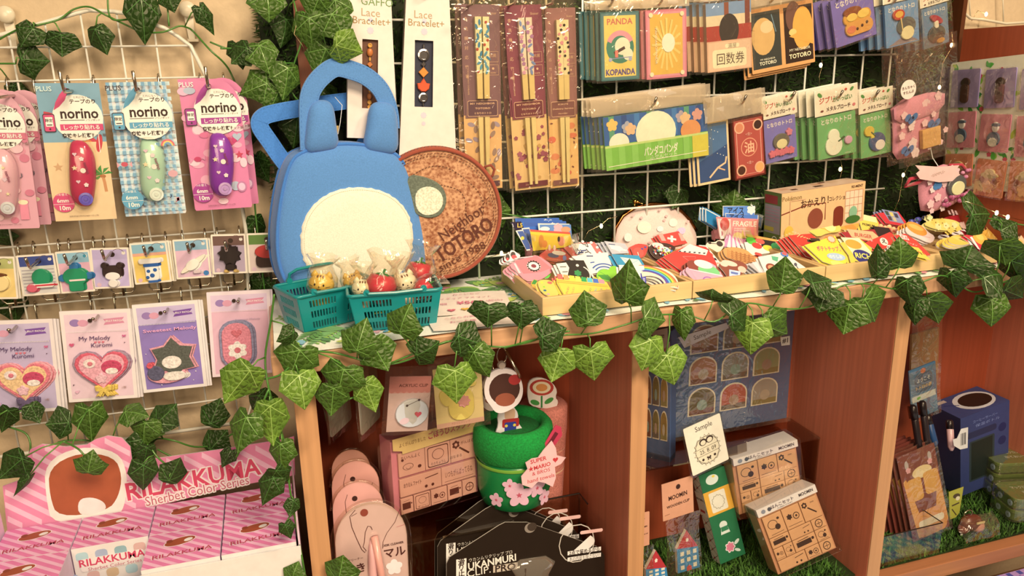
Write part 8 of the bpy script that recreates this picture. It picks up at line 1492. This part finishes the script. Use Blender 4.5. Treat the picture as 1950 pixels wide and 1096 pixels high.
# ================================================================== IVY GARLANDS
def leafmesh(shape, col, nm):
    H = [(0.0, .06), (.15, -.01), (.35, .00), (.42, .18), (.50, .42), (.41, .52), (.29, .66), (.15, .83), (0, 1.0)] if shape == 0 else ([(0, .08), (.16, -.03), (.38, .0), (.44, .18), (.55, .44), (.44, .52), (.31, .63), (.15, .82), (0, 1.0)] if shape == 1 else [(0, .04), (.14, .0), (.32, .03), (.42, .22), (.50, .48), (.41, .57), (.28, .69), (.14, .85), (0, 1.0)])
    zf = lambda x, y: -.22*abs(x)+.10*math.sin(3*y+shape)-.16*(y-.45)**2-.20*x*x*(1+.4*math.sin(5*y))
    mb = MB(); mid = [(0, .07+.93*i/8) for i in range(9)]; vs = []; fs = []
    for sgn in (1, -1):
        b = len(vs); out = H
        for (x, y), (mx, my) in zip(out, mid):
            for k in (1, .66, .33, 0): px_, py_ = mx+(x-mx)*k, my+(y-my)*k; vs.append((sgn*px_, py_, zf(px_, py_)))
        for i in range(8):
            for k in range(3):
                q = (b+i*4+k, b+(i+1)*4+k, b+(i+1)*4+k+1, b+i*4+k+1); fs.append(q if sgn > 0 else q[::-1])
    mb.add(vs, fs, 'leaf:'+col)
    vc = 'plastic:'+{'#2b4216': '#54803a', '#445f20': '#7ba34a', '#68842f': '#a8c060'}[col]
    for tip in ((0, .97), (.40, .42), (-.40, .42), (.30, .06), (-.30, .06)):
        n_ = 6; P = [(tip[0]*i/n_, .14+(tip[1]-.14)*i/n_) for i in range(n_+1)]; L_, R_ = strip(P, .016); k = len(P)
        for up in (.006, -.006): mb.add([(x, y, zf(x, y)+up) for x, y in L_+R_], [(i, k+i, k+i+1, i+1) for i in range(k-1)], vc)
    me = mb.build(nm, None); d = me.data; bpy.data.objects.remove(me); d.polygons.foreach_set('use_smooth', [True]*len(d.polygons)); return d
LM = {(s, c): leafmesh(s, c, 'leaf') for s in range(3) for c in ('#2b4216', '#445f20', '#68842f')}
rgl = random.Random(21)
def garland(label, leaves, stems, Y, cat='ivy', r=.0011):
    t = thing('ivy_garland', label, cat, at((0, 0, 0))); heads = []
    sp = MB()
    for st in stems:
        y_ = Y
        if isinstance(st, tuple): st, y_ = st
        P = [PY(x, y, y_+.006*math.sin(x*.05+y*.03)) for x, y in st]; fine = []
        for i in range(len(P)-1):
            a, b, c, d = P[max(i-1, 0)], P[i], P[i+1], P[min(i+2, len(P)-1)]
            for q in range(5): u = q/5; fine.append(.5*(2*b+(c-a)*u+(2*a-5*b+4*c-d)*u*u+(-a+3*b-3*c+d)*u**3))
        fine.append(P[-1]); MB().tube(fine, r, 'plastic:#4a7a2c', n=6).build('stem', t, smooth=True); heads += fine
    for L in leaves:
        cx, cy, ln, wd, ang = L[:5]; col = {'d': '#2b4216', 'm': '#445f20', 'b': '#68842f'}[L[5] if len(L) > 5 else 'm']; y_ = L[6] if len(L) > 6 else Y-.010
        a = math.radians(ang); dx, dy = math.sin(a), -math.cos(a)
        b = PY(cx-dx*ln*.55, cy-dy*ln*.55, y_+rgl.uniform(-.003, .003)); e = PY(cx+dx*ln*.55, cy+dy*ln*.55, y_-rgl.uniform(-.004, .010))
        ey = e-b; l = ey.length; ey.normalize(); v = (CAM_P-b).normalized(); ex = ey.cross(v).normalized(); ez = ex.cross(ey)
        ph = rgl.uniform(-.5, .5); ex, ez = ex*math.cos(ph)+ez*math.sin(ph), ez*math.cos(ph)-ex*math.sin(ph)
        wpx = (PY(cx+1, cy, y_)-PY(cx, cy, y_)).length; w_ = wd*wpx*1.13
        o = bpy.data.objects.new('leaf', LM[(rgl.randrange(3), col)]); COL.objects.link(o); o.parent = t; s = (l+w_)/2
        o.matrix_local = Matrix(((ex.x*w_, ey.x*l, ez.x*s, b.x), (ex.y*w_, ey.y*l, ez.y*s, b.y), (ex.z*w_, ey.z*l, ez.z*s, b.z), (0, 0, 0, 1)))
        if heads:
            hd = min(heads, key=lambda p: (p-b).length); root = b+ey*l*.10
            if .004 < (hd-b).length < .085:
                m = (hd+root)/2+V((0, -.004, .004)); MB().tube([root, m, hd], .0008, 'plastic:#5a8a34', n=5).build('petiole', t, smooth=True)
    return t
# along the front edge of the counter
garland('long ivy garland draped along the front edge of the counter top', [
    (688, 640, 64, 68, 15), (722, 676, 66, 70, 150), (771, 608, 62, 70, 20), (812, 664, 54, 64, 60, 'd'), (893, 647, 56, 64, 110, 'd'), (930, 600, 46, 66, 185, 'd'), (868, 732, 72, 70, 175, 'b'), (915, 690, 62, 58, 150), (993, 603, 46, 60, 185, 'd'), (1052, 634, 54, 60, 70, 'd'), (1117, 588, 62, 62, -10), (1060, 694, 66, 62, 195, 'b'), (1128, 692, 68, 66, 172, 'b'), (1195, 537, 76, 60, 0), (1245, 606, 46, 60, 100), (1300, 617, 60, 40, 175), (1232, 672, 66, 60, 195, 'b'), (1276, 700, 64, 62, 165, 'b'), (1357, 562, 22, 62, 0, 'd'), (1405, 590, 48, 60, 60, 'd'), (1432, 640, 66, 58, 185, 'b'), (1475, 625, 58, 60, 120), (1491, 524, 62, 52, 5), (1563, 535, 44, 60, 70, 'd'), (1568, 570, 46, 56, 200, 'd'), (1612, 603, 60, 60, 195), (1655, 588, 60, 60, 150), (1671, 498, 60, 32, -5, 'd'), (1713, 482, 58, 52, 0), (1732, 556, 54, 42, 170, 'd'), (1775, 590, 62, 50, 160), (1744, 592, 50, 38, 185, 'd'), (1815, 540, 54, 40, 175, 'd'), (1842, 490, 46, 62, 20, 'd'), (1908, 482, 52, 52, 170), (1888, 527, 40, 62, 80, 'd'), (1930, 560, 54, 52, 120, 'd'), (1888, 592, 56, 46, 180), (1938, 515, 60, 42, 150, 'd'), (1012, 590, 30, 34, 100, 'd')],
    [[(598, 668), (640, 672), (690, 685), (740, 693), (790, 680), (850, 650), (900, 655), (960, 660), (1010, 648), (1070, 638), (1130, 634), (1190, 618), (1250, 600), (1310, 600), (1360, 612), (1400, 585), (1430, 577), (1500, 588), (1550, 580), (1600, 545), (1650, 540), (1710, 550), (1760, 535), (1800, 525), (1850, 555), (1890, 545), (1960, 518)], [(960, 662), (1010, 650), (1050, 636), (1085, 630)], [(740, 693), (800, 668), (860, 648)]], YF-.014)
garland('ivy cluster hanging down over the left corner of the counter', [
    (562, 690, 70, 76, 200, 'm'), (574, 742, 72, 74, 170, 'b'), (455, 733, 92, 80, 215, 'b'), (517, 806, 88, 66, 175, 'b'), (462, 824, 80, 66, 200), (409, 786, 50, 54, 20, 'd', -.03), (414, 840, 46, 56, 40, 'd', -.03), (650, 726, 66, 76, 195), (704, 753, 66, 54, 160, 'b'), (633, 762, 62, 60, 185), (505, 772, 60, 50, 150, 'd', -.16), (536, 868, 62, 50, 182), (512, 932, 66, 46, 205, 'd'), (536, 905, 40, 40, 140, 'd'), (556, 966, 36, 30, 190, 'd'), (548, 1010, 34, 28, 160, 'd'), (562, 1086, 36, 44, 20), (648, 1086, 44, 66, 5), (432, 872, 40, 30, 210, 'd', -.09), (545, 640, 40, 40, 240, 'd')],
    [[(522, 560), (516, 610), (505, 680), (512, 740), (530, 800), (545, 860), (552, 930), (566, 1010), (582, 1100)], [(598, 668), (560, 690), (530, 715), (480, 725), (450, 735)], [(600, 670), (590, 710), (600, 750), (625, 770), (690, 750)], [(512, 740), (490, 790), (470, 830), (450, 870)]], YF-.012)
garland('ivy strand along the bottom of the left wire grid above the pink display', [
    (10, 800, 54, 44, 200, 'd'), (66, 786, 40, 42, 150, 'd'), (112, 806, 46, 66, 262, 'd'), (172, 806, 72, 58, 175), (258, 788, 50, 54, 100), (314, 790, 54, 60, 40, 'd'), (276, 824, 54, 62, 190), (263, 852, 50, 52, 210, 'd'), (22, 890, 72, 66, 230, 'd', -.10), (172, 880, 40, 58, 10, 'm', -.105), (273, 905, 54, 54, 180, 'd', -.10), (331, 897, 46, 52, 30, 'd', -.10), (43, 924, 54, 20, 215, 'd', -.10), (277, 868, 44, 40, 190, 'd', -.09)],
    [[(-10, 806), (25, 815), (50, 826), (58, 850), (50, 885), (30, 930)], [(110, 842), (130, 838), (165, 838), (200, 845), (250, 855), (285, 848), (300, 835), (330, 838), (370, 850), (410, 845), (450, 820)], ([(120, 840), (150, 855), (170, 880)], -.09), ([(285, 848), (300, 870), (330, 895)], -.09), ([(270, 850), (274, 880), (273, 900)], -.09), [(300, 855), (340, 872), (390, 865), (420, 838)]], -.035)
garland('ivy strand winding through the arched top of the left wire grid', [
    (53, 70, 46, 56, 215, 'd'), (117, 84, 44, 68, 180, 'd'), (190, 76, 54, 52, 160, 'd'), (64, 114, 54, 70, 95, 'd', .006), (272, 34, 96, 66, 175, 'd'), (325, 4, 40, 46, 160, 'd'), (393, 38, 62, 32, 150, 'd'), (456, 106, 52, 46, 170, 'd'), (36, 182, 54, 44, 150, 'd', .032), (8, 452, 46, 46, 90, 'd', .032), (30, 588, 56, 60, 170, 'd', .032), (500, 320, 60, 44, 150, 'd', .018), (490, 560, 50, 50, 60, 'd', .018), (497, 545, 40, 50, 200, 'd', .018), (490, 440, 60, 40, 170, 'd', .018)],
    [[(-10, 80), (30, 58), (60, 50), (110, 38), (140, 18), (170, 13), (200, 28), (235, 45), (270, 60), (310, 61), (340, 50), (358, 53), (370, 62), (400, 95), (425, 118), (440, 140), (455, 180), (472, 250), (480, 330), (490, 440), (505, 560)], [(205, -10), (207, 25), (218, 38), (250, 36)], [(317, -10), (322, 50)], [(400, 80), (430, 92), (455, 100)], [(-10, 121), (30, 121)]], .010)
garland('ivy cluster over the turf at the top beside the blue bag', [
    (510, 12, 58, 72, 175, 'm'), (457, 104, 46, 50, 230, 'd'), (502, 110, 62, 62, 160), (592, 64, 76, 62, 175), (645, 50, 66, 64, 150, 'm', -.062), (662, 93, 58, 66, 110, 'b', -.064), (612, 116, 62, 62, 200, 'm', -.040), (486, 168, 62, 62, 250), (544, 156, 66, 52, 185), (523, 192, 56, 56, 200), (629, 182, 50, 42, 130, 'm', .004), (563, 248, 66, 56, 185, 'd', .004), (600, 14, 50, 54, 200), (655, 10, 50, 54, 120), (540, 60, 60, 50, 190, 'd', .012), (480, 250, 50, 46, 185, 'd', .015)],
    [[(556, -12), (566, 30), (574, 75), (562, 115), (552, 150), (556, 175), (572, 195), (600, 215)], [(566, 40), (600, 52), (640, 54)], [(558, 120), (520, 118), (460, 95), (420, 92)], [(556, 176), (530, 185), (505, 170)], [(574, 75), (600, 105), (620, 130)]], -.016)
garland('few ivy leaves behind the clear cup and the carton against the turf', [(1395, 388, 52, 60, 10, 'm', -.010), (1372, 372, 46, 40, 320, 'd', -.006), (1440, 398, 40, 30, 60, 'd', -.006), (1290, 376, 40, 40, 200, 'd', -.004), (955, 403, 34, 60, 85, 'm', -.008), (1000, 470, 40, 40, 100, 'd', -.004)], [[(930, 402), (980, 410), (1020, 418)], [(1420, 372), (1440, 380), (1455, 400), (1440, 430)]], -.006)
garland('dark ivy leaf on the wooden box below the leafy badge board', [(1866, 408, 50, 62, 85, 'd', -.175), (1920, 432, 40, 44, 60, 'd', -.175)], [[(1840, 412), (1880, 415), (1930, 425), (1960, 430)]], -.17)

# ================================================================== STRING LIGHTS
t = thing('string_light', 'thin silver wire string light with tiny warm bulbs over the turf and side panel', 'string light', at((0, 0, 0)))
for x, y, Y in [(1145, 430, -.012), (955, 482, -.008), (1563, 124, -.006), (1878, 27, .030), (1812, 86, .015), (1789, 166, -.004), (1720, 333, -.012), (1838, 383, -.060), (1898, 405, -.195), (1919, 413, -.195), (1600, 322, -.008)]:
    p = PY(x, y, Y); b = MB(); b.ball((0, 0, 0), .0022, .0022, .0034, 'glow:#ffe6b0', 10, 8); b.build('bulb', t, smooth=True, M=at(p))
for st, Y in [([(1112, 455), (1120, 440), (1145, 428), (1158, 416), (1175, 412)], -.012), ([(1563, 100), (1566, 124), (1560, 146), (1562, 172)], -.006), ([(1600, 300), (1604, 322), (1598, 345), (1600, 365)], -.008), ([(1812, 60), (1815, 86), (1795, 120), (1789, 166), (1778, 220), (1740, 300), (1720, 333), (1712, 380), (1690, 430)], -.004), ([(930, 490), (955, 482), (975, 478)], -.008), ([(1838, 383), (1868, 392), (1898, 405), (1919, 413), (1950, 420)], -.192), ([(590, -5), (582, 25), (566, 40), (560, 65), (575, 85), (590, 112)], -.022), ([(1878, 27), (1862, 20), (1850, 40)], .03)]:
    MB().tube([PY(x, y, Y) for x, y in st], .0005, 'metal:#d8c8a0', n=5).build('wire', t, smooth=True)
